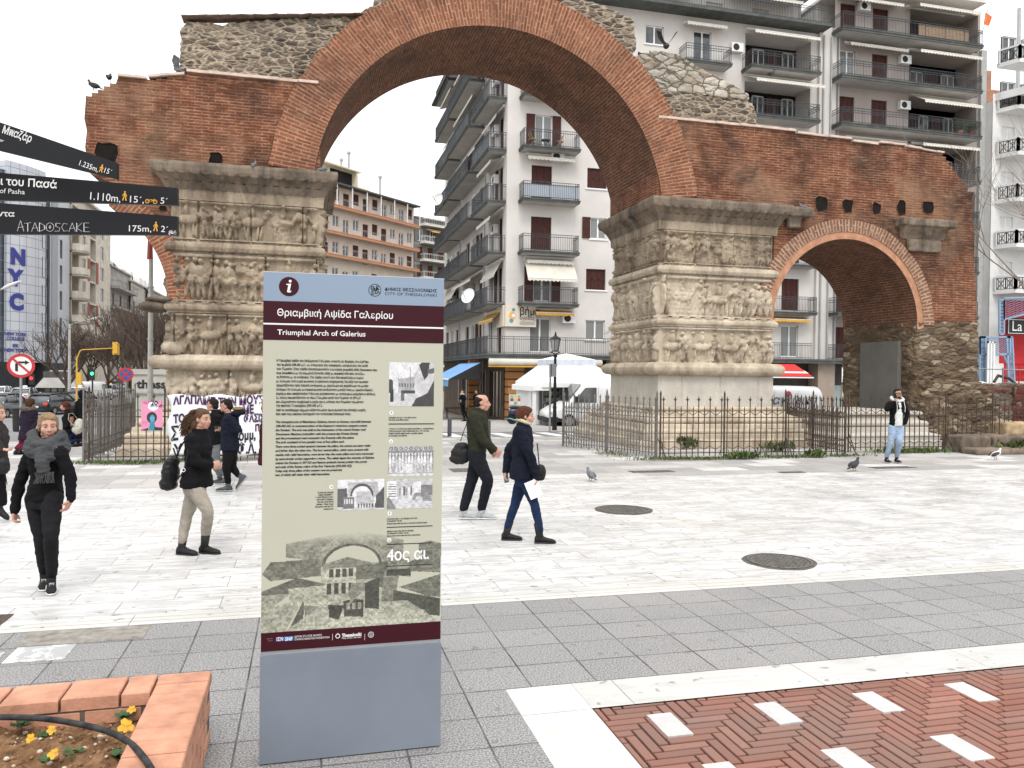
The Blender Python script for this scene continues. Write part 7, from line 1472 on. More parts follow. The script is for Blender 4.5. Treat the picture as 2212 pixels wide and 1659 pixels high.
# scratched tag
G_ = {'A': [[(0, 0), (.5, 1), (1, 0)], [(.1, .35), (1, .42)]], 'T': [[(0, .9), (1, 1)], [(.5, .95), (.5, 0)]], 'D': [[(.1, 0), (.1, 1), (.8, .7), (.9, .25), (.1, 0)]], 'O': [[(.5 + .5*math.cos(t_), .5 + .5*math.sin(t_)) for t_ in np.linspace(0, 6.28, 12)], [(.3, .5), (.7, .5)], [(.5, .3), (.5, .7)]], 'S': [[(.9, .9), (.2, .95), (.2, .6), (.8, .4), (.7, .05), (0, .05)]], 'C': [[(.9, .85), (.3, .95), (0, .5), (.3, .05), (.9, .1)]], 'K': [[(.1, 0), (.1, 1)], [(.9, 1), (.1, .45), (.9, 0)]], 'E': [[(.9, 1), (.1, 1), (.1, 0), (1, 0)], [(.1, .5), (.8, .5)]]}
mb = MB(); xx = 38
for i, ch in enumerate('ATADOSCAKE'):
    w_ = 15 if ch != 'O' else 18; y0 = 500 + .1*i; hpx = 19 + (4 if i == 0 else 0)
    for st in G_[ch]:
        q = [hh3(xx + a*w_*.95, y0 - b*hpx) for a, b in st]
        for a, b in zip(q, q[1:]): mb.bar(a, b, .0028, .001)
    xx += w_ + .5
mb.build('scratched_tag', M_txt, _o)
mb = MB(); r_ = random.Random(1)
for i in range(60): p = hh3(365 + r_.random()*16, 507 - r_.random()*9); mb.bar(p, p + Vector((r_.uniform(-.006, .006), 0, r_.uniform(-.005, .005))), .003, .001)
mb.build('worn_sticker', M_txt, _o)
# ------------------------------------------------------------------ information panel
FS = Fac((0, 4.41), (1, 0), (0, -1))
def s1(x, y): return FS.hit(565 + .2117 * x, 581.5 + .2117 * y)
def s2(x, y): return FS.hit(565 + .3141 * x, 905.2 + .3141 * y)
xL, xR = -.222, .742
zT = (FS.hit(578, 587)[1] + FS.hit(965, 601)[1]) / 2; zP = (FS.hit(566, 1405)[1] + FS.hit(954, 1383)[1]) / 2
IS = thing('information_panel', (.26, 4.45, 0), 'tall grey information totem about the arch, standing in the foreground', 'information panel')
M_al = plain('panel_grey_blue', (.17, .195, .235), .45, .09, 1.3); M_hd = plain('header_blue', (.215, .28, .375), .4, .03, 1); M_mar = plain('maroon_print', (.040, .006, .011), .35, .05, 2); M_bei = plain('beige_print', (.43, .43, .345), .5, .02, 1); M_edge = plain('aluminium_edge', (.50, .51, .52), .35, .05, 3, metal=.5)
def zz(yl, yr, xl=566, xr=954): return (FS.hit(xl, yl)[1] + FS.hit(xr, yr)[1]) / 2
def bx(nm, m, a0, a1, z0, z1, t0, t1, p=IS): mb = MB(); FS.box(mb, a0, a1, z0, z1, t0, t1); return mb.build(nm, m, p)
bx('base', M_al, xL - .004, xR + .004, .008, zP - .022, -.11, .006); bx('plinth', M_blk, xL + .02, xR - .02, -.01, .02, -.1, -.005); bx('core', M_edge, xL + .01, xR - .01, .2, zT - .004, -.10, -.012)
up_ = bx('upper_panel', M_bei, xL, xR, zP, zT - .004, -.014, 0); bx('top_edge', M_edge, xL, xR, zT - .004, zT, -.11, .002)
zh = zz(652, 660, 577, 965); z2a = zz(697, 707.5, 576, 964.5); z2b = z2a - .009; zm = zz(733, 743, 575, 964); zf = zz(1362, 1347, 567, 955)
bx('header_band', M_hd, xL, xR, zh, zT - .004, 0, .0015); bx('title_band', M_mar, xL, xR, z2a, zh, 0, .0015); bx('title_band', M_mar, xL, xR, zm, z2b, 0, .0015); bx('title_rule', M_frame, xL, xR, z2b, z2a, 0, .001); bx('footer_band', M_mar, xL, xR, zP, zf, 0, .0015)
T_ = .0025
def disc(c, r, m, nm, t0=.0016, n=40, r0=None):
    mb = MB(); mb.lathe([(r, t0), (r, t0 + .0006), (r0 or .0005, t0 + .0006)] + ([(r0, t0)] if r0 else []), FS.P(c[0], c[1], 0), n, ax=(FS.d, Vector((0, 0, 1)), FS.n), cap=False); return mb.build(nm, m, IS)
c = s1(280, 178); disc(c, .0515, M_mar, 'info_disc'); cx_, cz_ = c
mb = MB(); mb.lathe([(.0075, .0024), (.0075, .003), (.0005, .003)], FS.P(cx_ + .006, cz_ + .029, 0), 16, ax=(FS.d, Vector((0, 0, 1)), FS.n))
for poly in ([(-.014, .014), (.011, .016), (.004, -.022), (.010, -.024), (.012, -.020), (.013, -.023), (.008, -.031), (-.006, -.031), (-.010, -.027), (-.003, .008), (-.014, .009)],): mb.prism(poly[::-1], lambda a, b, t_: FS.P(cx_ + a, cz_ + b, .0024 + t_), .0005)
mb.build('info_letter', M_frame, IS)
c = s1(1156, 215); disc(c, .0345, M_blk, 'city_emblem', r0=.031)
for ch, dx, dz, s_ in (('Θ', -.024, .000, .030), ('Ε', -.020, -.024, .028), ('Σ', -.004, -.018, .026), ('Κ', .004, .004, .030), ('Ν', -.006, -.004, .024), ('Α', .010, -.020, .026)): text_mesh(ch, s_, lambda a, b, dx=dx, dz=dz: FS.P(c[0] + dx + a, c[1] + dz + b, .0024), 'emblem_letter', M_blk, IS, bold=.0008, res=2)
def line(s_, p, q, h, m=M_ink, nm='text_line', bold=0.0, it=0.0, conv=s1):
    (a, z), (a2, z2) = conv(*p), conv(*q); z = (z + z2) / 2; o = text_mesh(s_, 1.0, lambda u, w_: Vector((u, w_, 0)), nm, m, None, shear=it, res=2, bold=bold); n = len(o.data.vertices); v = np.empty(n * 3, np.float32); o.data.vertices.foreach_get('co', v); v = v.reshape(-1, 3)
    x0, x1 = v[:, 0].min(), v[:, 0].max(); k = (a2 - a) / (x1 - x0); P = np.zeros_like(v); P[:, 0] = a + (v[:, 0] - x0) * k; P[:, 1] = 4.41 - T_; P[:, 2] = z + v[:, 1] * h; o.data.vertices.foreach_set('co', P.ravel()); o.data.update(); attach(o, IS)
line('Θριαμβική Αψίδα Γαλερίου', (160, 475), (1340, 508), .052, M_frame, 'title_text', .01); line('Triumphal Arch of Galerius', (162, 668), (1060, 687), .040, M_frame, 'title_text', .01)
line('ΔΗΜΟΣ ΘΕΣΣΑΛΟΝΙΚΗΣ', (1256, 218), (1788, 236), .0235, M_ink, 'city_name', .02); line('CITY OF THESSALONIKI', (1258, 262), (1784, 282), .0225, M_ink, 'city_name')
GRK = ['Η θριαμβική αψίδα του Μαξιμιανού Γαλέριου, γνωστή ως Καμάρα, ανεγέρθηκε|1095', 'την περίοδο 298-305 μ.Χ., σε ανάμνηση της νικηφόρας εκστρατείας του κατά|1085', 'των Περσών. Στην αψίδα διασταυρωνόταν η κεντρική ρωμαϊκή οδός Decumanus max-|1182', 'imus (συμπίπτει με τη σημερινή Εγνατία οδό) με πομπική οδό που συνέδεε|1052', 'τη Ροτόντα με το Ανάκτορο. Την αψίδα συνέθεταν δύο παράλληλες σειρές|1040', 'με τέσσερις ανά σειρά πεσσούς (τετράγωνα στηρίγματα). Μεταξύ των πεσσών|1090', 'σχηματίζονταν τρία τοξωτά ανοίγματα, με ψηλότερο και φαρδύτερο το μεσαίο|1090', 'άνοιγμα. Οι τέσσερις κεντρικοί πεσσοί συνδέονταν μεταξύ τους με ημικυλινδρικές|1135', 'καμάρες που υποβάσταζαν θόλο και καλύπτονταν με ανάγλυφες μαρμάρινες πλάκες.|1162', 'Σε αυτές απεικονίζονταν οι νίκες Γαλερίου κατά των Περσών το 297 μ.Χ.|1018', 'και εξυμνούνταν συμβολικά η ισχύς και η ενότητα των Ρωμαίων ηγεμόνων|1042', 'της πρώτης Τετραρχίας (293-305 μ.Χ.).|622', 'Από το οικοδόμημα σήμερα σώζονται μόνο τρεις πεσσοί της δυτικής σειράς,|1065', 'δύο από τους οποίους διατηρούν τον ανάγλυφο διάκοσμό τους.|912']
for i, s_ in enumerate(GRK): t_, e = s_.split('|'); e = int(e); y = 940 + i * 41.6; line(t_, (154 - i * .55, y), (e, y + (e - 154) * .0165), .0168, bold=.035)
ENG = ['The triumphal arch of Maximianus Galerius, known as Kamara, was built between|752', '298-305 AD, in commemoration of the Emperor\'s victorious campaign against|727', 'the Persians. The arch was built at the intersection of the central Roman road|718', 'Decumanus Maximus (coinciding with the present-day Egnatia Street)|663', 'and the processional road connecting the Rotunda with the palace.|637', 'The arch consisted of two parallel rows of four pillars each.|570', 'There were three arched openings between the pillars, the central one being wider|752', 'and higher than the other two. The four central pillars, which were covered with|735', 'marble with relief decoration, were larger than the outer pillars and were connected|770', 'by semi-circular arches supporting a dome. The reliefs depict the victories of Galerius|775', 'against the Persians in 297 AD and feature symbolic images praising the power|728', 'and unity of the Roman rulers of the first Tetrarchy (293-305 AD).|622', 'Today only three pillars of the western row are preserved,|553', 'two of which still retain their relief decoration.|470']
for i, s_ in enumerate(ENG): t_, e = s_.split('|'); e = int(e); y = 22 + i * 28.1; line(t_, (98 - i * .3, y), (e, y + (e - 98) * (.009 - .0006 * i)), .0165, it=.25, bold=.035, conv=s2)
small = [('Η Καμάρα στις αρχές του 20ού αιώνα.', 1297, 1520, 1580, s1), ('The Arch, early 20th century.', 1297, 1543, 1502, s1), ('Λεπτομέρεια ανάγλυφης μαρμάρινης πλάκας με αναπαράσταση', 874, 70, 1183, s2), ('θυσίας που προσφέρουν ο Διοκλητιανός με τον Γαλέριο.', 874, 86, 1152, s2), ('Detail of marble relief showing a sacrifice offered', 874, 102, 1110, s2), ('by Diocletian and Galerius.', 874, 118, 1002, s2), ('Η Εγνατία οδός με την Καμάρα στα δεξιά,', 862, 688, 1070, s2), ('φωτογραφία εποχής.', 862, 704, 966, s2), ('Egnatia Street with the Arch on the right, old photograph.', 862, 719, 1138, s2), ('Ιππήλατο τραμ κάτω από την Καμάρα,', 862, 773, 1046, s2), ('ταχυδρομικό δελτάριο εποχής.', 862, 788, 1012, s2), ('Horse-drawn tram under the Arch, old postcard.', 862, 803, 1092, s2)]
for t_, x, y, e, cv in small: line(t_, (x, y), (e, y), .0108, conv=cv, it=.2, bold=.035)
for i, (t_, x) in enumerate((('Το τραμ της γραμμής', 386), ('Κήπος Πριγκήπων –', 391), ('Λευκός Πύργος περνάει', 370), ('κάτω από την Καμάρα.', 379), ('The tram of the Prince', 383), ('Gardens – White Tower', 378), ('line passes under the Tri-', 368), ('umphal Arch.', 427))): line(t_, (x, 508 + i * 16.2), (495, 508 + i * 16.2), .0108, conv=s2, it=.2, bold=.035)
for x, y, dr, cv in ((1326, 1465, 1, s1), (890, 154, -1, s2), (480, 467, 0, s2), (881, 650, 1, s2), (878, 833, -1, s2)):
    c = cv(x, y); disc(c, .0118, M_frame, 'arrow_disc', .0005, 20); mb = MB(); d = {1: (0, 1), -1: (0, -1), 0: (1, 0)}[dr]; e = (d[1], -d[0]); 
    def A_(u, v_): return FS.P(c[0] + d[0]*u + e[0]*v_, c[1] + d[1]*u + e[1]*v_, .0018)
    mb.bar(A_(-.006, 0), A_(.006, 0), .0018, .0008, up=FS.n); mb.bar(A_(.006, 0), A_(.001, .005), .0018, .0008, up=FS.n); mb.bar(A_(.006, 0), A_(.001, -.005), .0018, .0008, up=FS.n); mb.build('arrow', M_blk, IS)
for (x0, y0, x1, cv) in ((1297, 1579, 1760, s1), (873, 34, 1187, s2), (861, 745, 1175, s2), (861, 863, 1172, s2), (858, 1013, 1170, s2)): a, z = cv(x0, y0); a2, _ = cv(x1, y0); bx('rule', M_blk, a, a2, z - .0022, z + .0022, 0, .0018)
line('4ος αι.', (862, 968), (1150, 964), .088, M_frame, 'century_text', .02, conv=s2)
# printed photographs -------------------------------------------------------
def photo(nm, pic, p0, p1, cv=s2): (a0, z1), (a1, z0) = cv(*p0), cv(*p1); pic.to(nm, lambda u, v_: FS.P(a0 + (a1 - a0) * u, z0 + (z1 - z0) * v_, .001), M_print, IS)
g = lambda v_: (v_, v_, v_ * 1.02)
p = Pic(80, 80, g(.62)); p.poly([(.2, .3), (.2, .62), (.55, .68), (.75, .6), (.75, .3)], g(.35)); p.poly([(.0, .3), (0, .62), (.08, .6), (.1, .3)], g(.06)); p.poly([(.56, .3), (.56, .75), (.72, 1), (1, 1), (1, .3)], g(.48)); p.poly([(.66, .95), (.72, 1), (.9, 1), (.86, .7), (.78, .6)], g(.04)); p.poly([(.86, .84), (1, .88), (1, .76), (.84, .74)], g(.1))
p.poly([(0, 0), (1, 0), (1, .3), (0, .3)], g(.5)); p.poly([(.5, .0), (.6, .18), (.85, .3), (1, .6), (1, 0)], g(.05)); p.poly([(.02, .1), (.02, .35), (.1, .35), (.1, .1)], g(.03)); p.poly([(.26, .12), (.26, .36), (.34, .36), (.34, .12)], g(.12)); p.poly([(.46, .3), (.46, .9), (.475, .9), (.475, .3)], g(.2))
for i in range(6): p.poly([(.22+.06*i, .44), (.25+.06*i, .44), (.25+.06*i, .52), (.22+.06*i, .52)], g(.12)); p.ell(.3+.05*i, .33, .025, .04, g(.05))
p.noise(.35, 24, 3); photo('old_photograph', p, (1303, 948), (1757, 1400), s1)
p = Pic(90, 58, g(.22)); r_ = random.Random(6)
for i in range(14): x = .04 + .07*i; p.ell(x, .45, .03, .24, g(r_.uniform(.45, .75))); p.ell(x, .74, .02, .045, g(.6)); p.poly([(x-.03, .1), (x-.01, .45), (x+.02, .45), (x+.04, .1)], g(r_.uniform(.3, .6)))
p.poly([(0, 0), (1, 0), (1, .09), (0, .09)], g(.55)); p.poly([(0, .86), (1, .86), (1, 1), (0, 1)], g(.4)); [p.ringp(.06+.11*i, .93, .02, .03, .04, .055, g(.12), False) for i in range(9)]; p.poly([(.33, .1), (.33, .4), (.52, .4), (.52, .1)], g(.62)); p.noise(.5, 40, 5); photo('old_photograph', p, (872, 188), (1180, 388))
p = Pic(90, 58, g(.62)); p.poly([(0, 0), (1, 0), (1, .12), (0, .12)], g(.5)); p.poly([(0, .1), (0, .7), (.2, .72), (.22, .1)], g(.10)); p.poly([(.22, .9), (.85, .92), (.9, .5), (.78, .4), (.78, .1), (.72, .1), (.72, .5), (.3, .5), (.22, .6)], g(.4)); p.ell(.52, .45, .23, .36, g(.62)); p.poly([(.4, .15), (.4, .6), (.72, .6), (.72, .15)], g(.42)); p.ringp(.52, .45, .21, .33, .25, .42, g(.08)); p.poly([(.82, .05), (.82, .45), (1, .75), (1, .05)], g(.08)); p.poly([(.12, .06), (.12, .45), (.36, .42), (.36, .06)], g(.16)); [p.poly([(.14+.05*i, .2), (.17+.05*i, .2), (.17+.05*i, .36), (.14+.05*i, .36)], g(.6)) for i in range(4)]; [p.ell(.45+.06*i, .14, .015, .08, g(.08)) for i in range(7)]; p.noise(.4, 26, 8); photo('old_photograph', p, (523, 418), (842, 620))
p = Pic(90, 58, g(.45)); p.poly([(.1, 0), (.5, 0), (.58, .75), (.52, .75)], g(.55)); p.poly([(0, .35), (0, .95), (.2, .95), (.22, .35)], g(.68)); [p.poly([(.02, .42+.08*i), (.2, .42+.08*i), (.2, .45+.08*i), (.02, .45+.08*i)], g(.15)) for i in range(6)]; [p.poly([(.26+.05*i, .45), (.26+.05*i, .7+.03*(i % 3)), (.30+.05*i, .7+.03*(i % 3)), (.30+.05*i, .45)], g((.25, .6, .12)[i % 3])) for i in range(6)]; p.poly([(.58, .5), (.58, .9), (.75, .92), (.75, .5)], g(.62)); p.poly([(.75, .45), (.75, .8), (1, .8), (1, .45)], g(.18)); p.poly([(.55, .25), (.6, .52), (.9, .55), (1, .25)], g(.22)); p.ell(.7, .3, .08, .12, g(.5)); p.poly([(.3, 0), (1, 0), (1, .22), (.6, .3)], g(.5)); p.poly([(0, 0), (.2, 0), (.05, .4), (0, .4)], g(.2)); p.noise(.5, 36, 9); photo('old_photograph', p, (864, 416), (1174, 610))
# large faded photograph of the arch between old houses
B0 = np.array((.43, .43, .345)); sh = lambda k: tuple(B0 * k)
p = Pic(250, 150, sh(1.0)); Yt = lambda y: 1 - (y - 770) / 690.; Xt = lambda x: (x - 3) / 1240.
def PP(pts, k, a=1): p.poly([(Xt(x), Yt(y)) for x, y in pts], sh(k), a)
PP([(160, 940), (160, 845), (430, 800), (650, 780), (820, 805), (972, 850), (972, 1050), (160, 940)], .50); PP([(5, 1050), (60, 970), (400, 955), (410, 1080), (60, 1100)], .34); PP([(380, 950), (420, 870), (520, 800), (650, 780), (800, 830), (860, 940), (860, 1060), (800, 1060), (400, 1000)], .62)
p.ell(Xt(610), Yt(1010), .17, .225, sh(1.0)); PP([(400, 1000), (860, 1000), (860, 1300), (400, 1300)], .72); p.ringp(Xt(620), Yt(1010), .165, .215, .20, .30, sh(.55)); p.ringp(Xt(612), Yt(1015), .150, .20, .168, .225, sh(.22)); PP([(800, 1000), (860, 1000), (860, 1200), (800, 1180)], .24)
PP([(410, 1000), (580, 955), (740, 1000), (740, 1030), (410, 1030)], .42); PP([(430, 1030), (640, 1030), (640, 1230), (420, 1180)], .86); PP([(640, 1020), (800, 1010), (800, 1120), (640, 1120)], .30)
for i in range(4): PP([(452+46*i, 1038), (482+46*i, 1038), (482+46*i, 1095), (452+46*i, 1095)], .16); PP([(440+50*i, 1140), (468+50*i, 1140), (468+50*i, 1215), (440+50*i, 1215)], .14)
PP([(850, 1050), (1025, 1055), (1025, 1120), (940, 1110), (900, 1380), (810, 1370), (830, 1110)], .40); PP([(850, 1060), (1025, 1060), (1025, 1110), (850, 1105)], .12); PP([(860, 980), (1020, 970), (1020, 1055), (860, 1060)], .5); PP([(1010, 1010), (1240, 930), (1240, 1100), (1020, 1080)], .34); PP([(1080, 880), (1160, 860), (1243, 885), (1243, 980), (1080, 960)], .38)
PP([(940, 1190), (1240, 1110), (1240, 1280), (1150, 1270)], .30); PP([(900, 1210), (1240, 1290), (1240, 1420), (1000, 1380), (900, 1290)], .16); PP([(910, 1310), (1130, 1370), (1110, 1410), (900, 1340)], .85)
PP([(5, 1170), (240, 1085), (430, 1140), (400, 1170), (5, 1230)], .26); PP([(180, 1160), (410, 1150), (405, 1290), (190, 1250)], .75); PP([(5, 1200), (200, 1190), (60, 1300), (5, 1300)], .60); PP([(5, 1290), (280, 1240), (160, 1460), (5, 1460)], .70); PP([(280, 1250), (190, 1440), (270, 1450), (290, 1300)], .22); PP([(290, 1280), (470, 1310), (470, 1440), (290, 1430)], .5)
PP([(400, 1290), (1000, 1290), (1240, 1460), (160, 1460)], .82, .8); PP([(550, 1270), (560, 1380), (690, 1390), (695, 1270), (620, 1255)], .15); [PP([(575+38*i, 1285), (600+38*i, 1285), (600+38*i, 1330), (575+38*i, 1330)], .6) for i in range(3)]; PP([(450, 1290), (455, 1380), (520, 1400), (560, 1300)], .12); PP([(610, 1140), (760, 1150), (700, 1200), (600, 1290), (590, 1200)], .45); PP([(700, 1150), (800, 1110), (800, 1340), (700, 1330)], .13)
keep = p.I.copy(); p.I *= (1 + .55*(np.kron(rng.random((50, 84)), np.ones((3, 3)))[:, :250, None] - .5)); p.noise(.5, 46, 2); hz_ = np.clip((p.Y - .86) / .14, 0, 1)[..., None]; sk = np.all(np.abs(keep - B0) < 1e-6, axis=2)[..., None]; p.I = np.where(sk, keep, p.I) * (1 - hz_) + B0 * hz_
(a0, z1), (a1, _q) = (xL + .001, s2(600, 770)[1]), (xR - .001, 0); p.to('arch_photograph', lambda u, v_: FS.P(a0 + (a1 - a0) * u, zf + (z1 - zf) * v_, .0005), M_print, IS)
# footer marks
a, z = s2(97, 1530); a2, z2 = s2(155, 1497); bx('foundation_mark', M_nav, a, a2 - .001, z, z2, 0, .0022); a3, _ = s2(218, 1500); bx('foundation_mark', plain('bright_blue', (.05, .22, .55), .4), a2, a3, z, z2, 0, .0022)
line('ΙΣΝ', (104, 1524), (148, 1524), .026, M_frame, 'foundation_text', .02, conv=s2); line('SNF', (163, 1523), (212, 1522), .026, M_frame, 'foundation_text', .02, conv=s2); line('ΙΔΡΥΜΑ ΣΤΑΥΡΟΣ ΝΙΑΡΧΟΣ', (227, 1500), (414, 1494), .015, M_frame, conv=s2); line('STAVROS NIARCHOS FOUNDATION', (227, 1518), (466, 1509), .015, M_frame, conv=s2); line('Thessaloniki', (552, 1498), (686, 1490), .026, M_frame, bold=.03, conv=s2); line('Many stories, one heart', (552, 1510), (686, 1504), .012, M_frame, conv=s2); line('ΔΩΡΗΤΗΣ', (37, 1514), (76, 1513), .008, plain('rose_print', (.4, .2, .2), .5), conv=s2); line('DONOR', (46, 1528), (76, 1527), .008, MATS['rose_print'], conv=s2)
for x in (487, 708): a, z = s2(x, 1520); bx('divider', M_frame, a, a + .0015, z, z + .034, 0, .0022)
c = s2(752, 1482); disc(c, .016, M_frame, 'heritage_mark', r0=.0143); disc(c, .0118, M_frame, 'heritage_mark', r0=.0108)
mb = MB(); [mb.bar(FS.P(c[0] + .007*math.cos(k*math.pi/2), c[1] + .007*math.sin(k*math.pi/2), .0022), FS.P(c[0] + .007*math.cos((k+1)*math.pi/2), c[1] + .007*math.sin((k+1)*math.pi/2), .0022), .0014, .0006, up=FS.n) for k in range(4)]; mb.build('heritage_mark', M_frame, IS)
c = s2(524, 1492); disc(c, .0125, M_frame, 'heart_mark', r0=.009); mb = MB(); mb.prism([(-.004, .010), (0, .014), (.004, .010), (0, .017)], lambda a, b, t_: FS.P(c[0] + a, c[1] + b, .0022 + t_), .0004); mb.build('heart_mark', M_frame, IS)
# ------------------------------------------------------------------ people
def skin(nm, c): t = NT(nm, .55, 0, .35); v = t.uv(src='Object'); t.color(t.mix(t.ramp(t.noise(v, 14, 4, .5), [(.35, 0.0), (.7, .6)]), c, (c[0]*1.02, c[1]*.78, c[2]*.72))); t.b.inputs['Subsurface Weight'].default_value = .08; t.b.inputs['Subsurface Radius'].default_value = (.01, .004, .002); return t.m
def cloth(nm, c, sc=7, b=.5, rough=.9, var=.2):
    t = NT(nm, rough, 0, .12); v = t.uv(src='Object'); f = t.noise(v, sc, 5, .6, .6); t.color(t.mix(t.ramp(f, [(.3, 0.0), (.7, 1.0)]), tuple(x*(1-var) for x in c), tuple(min(1, x*(1+var)) for x in c))); t.bump(t.mix(.3, f, t.noise(v, 240, 2, .5)), b, .025); return t.m
SK1, SK2, SK3 = skin('fair_skin', (.45, .27, .20)), skin('warm_skin', (.36, .21, .15)), skin('pink_skin', (.47, .275, .205))
M_eye, M_iris, M_lip = plain('eye_white', (.34, .30, .28), .3), plain('iris_dark', (.03, .025, .02), .2), plain('lip', (.38, .12, .10), .5)
H_dk, H_br, H_bl, H_rd, H_cu = [cloth(n_, c_, 40, .9, .7, .4) for n_, c_ in (('hair_black', (.018, .013, .011)), ('hair_brown', (.06, .028, .016)), ('hair_blond', (.26, .18, .11)), ('hair_auburn', (.085, .03, .018)), ('hair_curly_brown', (.10, .058, .036)))]
C_blk, C_nav, C_olv, C_gjn, C_bjn, C_ljn, C_gsw, C_bei, C_scf, C_wht, C_prn, C_mar = [cloth(n_, c_, s_, b_) for n_, c_, s_, b_ in (('black_wool', (.007, .007, .008), 9, .4), ('navy_quilt', (.008, .010, .018), 9, .5), ('olive_fabric', (.026, .027, .017), 8, .7), ('dark_denim', (.012, .014, .018), 9, .6), ('blue_denim', (.012, .022, .055), 9, .5), ('light_denim', (.30, .39, .52), 8, .6), ('grey_sweat', (.16, .165, .18), 8, .6), ('beige_denim', (.30, .27, .225), 8, .6), ('grey_scarf', (.07, .072, .075), 16, .8), ('white_fleece', (.58, .58, .55), 9, .5), ('plum_wool', (.02, .013, .025), 9, .4), ('maroon_wool', (.05, .012, .018), 9, .5))]
C_fur = cloth('tan_fur', (.26, .17, .08), 60, 1.0); C_bur = cloth('burgundy_tights', (.10, .012, .03), 9, .3)
M_sole = plain('white_rubber', (.66, .66, .64), .6, .08, 9)
def ell_loft(mb, st, sv, fv, n=18):
    b = len(mb.v)
    for c, rx, ry in st:
        for k in range(n): t_ = 2*math.pi*k/n; mb.v.append(tuple(Vector(c) + sv*(rx*math.cos(t_)) + fv*(ry*math.sin(t_))))
    for i in range(len(st)-1):
        for k in range(n): k2 = (k+1) % n; mb.f.append((b+i*n+k, b+i*n+k2, b+(i+1)*n+k2, b+(i+1)*n+k)); mb.m.append(0)
    mb.f.append(tuple(b+k for k in range(n-1, -1, -1))); mb.m.append(0); mb.f.append(tuple(b+(len(st)-1)*n+k for k in range(n))); mb.m.append(0)
def chain(mb, pts, rs, n=12):
    P, R_ = [], []
    for i in range(len(pts)-1):
        for k in range(4): t_ = k/4; P.append(pts[i].lerp(pts[i+1], t_)); R_.append(rs[i]*(1-t_) + rs[i+1]*t_)
    P.append(pts[-1]); R_.append(rs[-1]); P = [P[0]] + [(P[i-1] + P[i]*2 + P[i+1]) / 4 for i in range(1, len(P)-1)] + [P[-1]]
    mb.tube(P, R_, n); mb.ball(pts[0], rs[0], 10); mb.ball(pts[-1], rs[-1], 10)
def wrinkle(amp, fr=9, seed=0):
    o = Vector((seed*3.1, seed, 0))
    def f(c, n_): return c + n_ * (amp * (noise.noise(Vector((c.x*fr, c.y*fr, c.z*fr*1.9)) + o) + .55*noise.noise(Vector((c.x*fr*2.3 + c.z*12, c.y*fr*2, c.z*fr*3.4)) + o)))
    return f
def hand(mb, w, d, nrm, s=1.0, curl=.6):
    """palm, four curled unequal fingers and a thumb leaving the side of the palm"""
    d = d.normalized(); nrm = (nrm - d*nrm.dot(d)).normalized(); sd = d.cross(nrm); pc_ = w + d*.048*s
    mb.ball(pc_, (.05*s, .041*s, .0165*s), 10, rot=Matrix((d, sd, nrm)).transposed()); mb.tube([w - d*.03, w + d*.02], [.028*s, .027*s], 10)
    for i, (o_, L_) in enumerate(((-.029, .062), (-.010, .074), (.010, .070), (.028, .055))):
        a = w + d*.085*s + sd*o_*s; d1 = (d*math.cos(curl*.7) + nrm*math.sin(curl*.7)); d2 = (d*math.cos(curl*1.7) + nrm*math.sin(curl*1.7)); d3 = (d*math.cos(curl*2.4) + nrm*math.sin(curl*2.4)); p1 = a + d1*L_*.42*s; p2 = p1 + d2*L_*.34*s
        mb.tube([a - d*.012, a, p1, p2, p2 + d3*L_*.26*s], [.0105*s, .0105*s, .0098*s, .009*s, .0078*s], 7)
    a = w + d*.025*s - sd*.034*s; d1 = (d*.75 - sd*.65 + nrm*.35).normalized(); p1 = a + d1*.034*s; mb.tube([a, p1, p1 + (d + nrm*.5).normalized()*.03*s], [.0135*s, .0115*s, .0095*s], 7)
FD = [Vector((1, 0, 0))]
def foot_frame(an, toe, s, p):
    up = Vector((0, 0, 1)); h_ = FD[0]; d = h_*math.cos(p) - up*math.sin(p); sd = h_.cross(up); return d, sd, sd.cross(d).normalized(), toe - d*.27*s
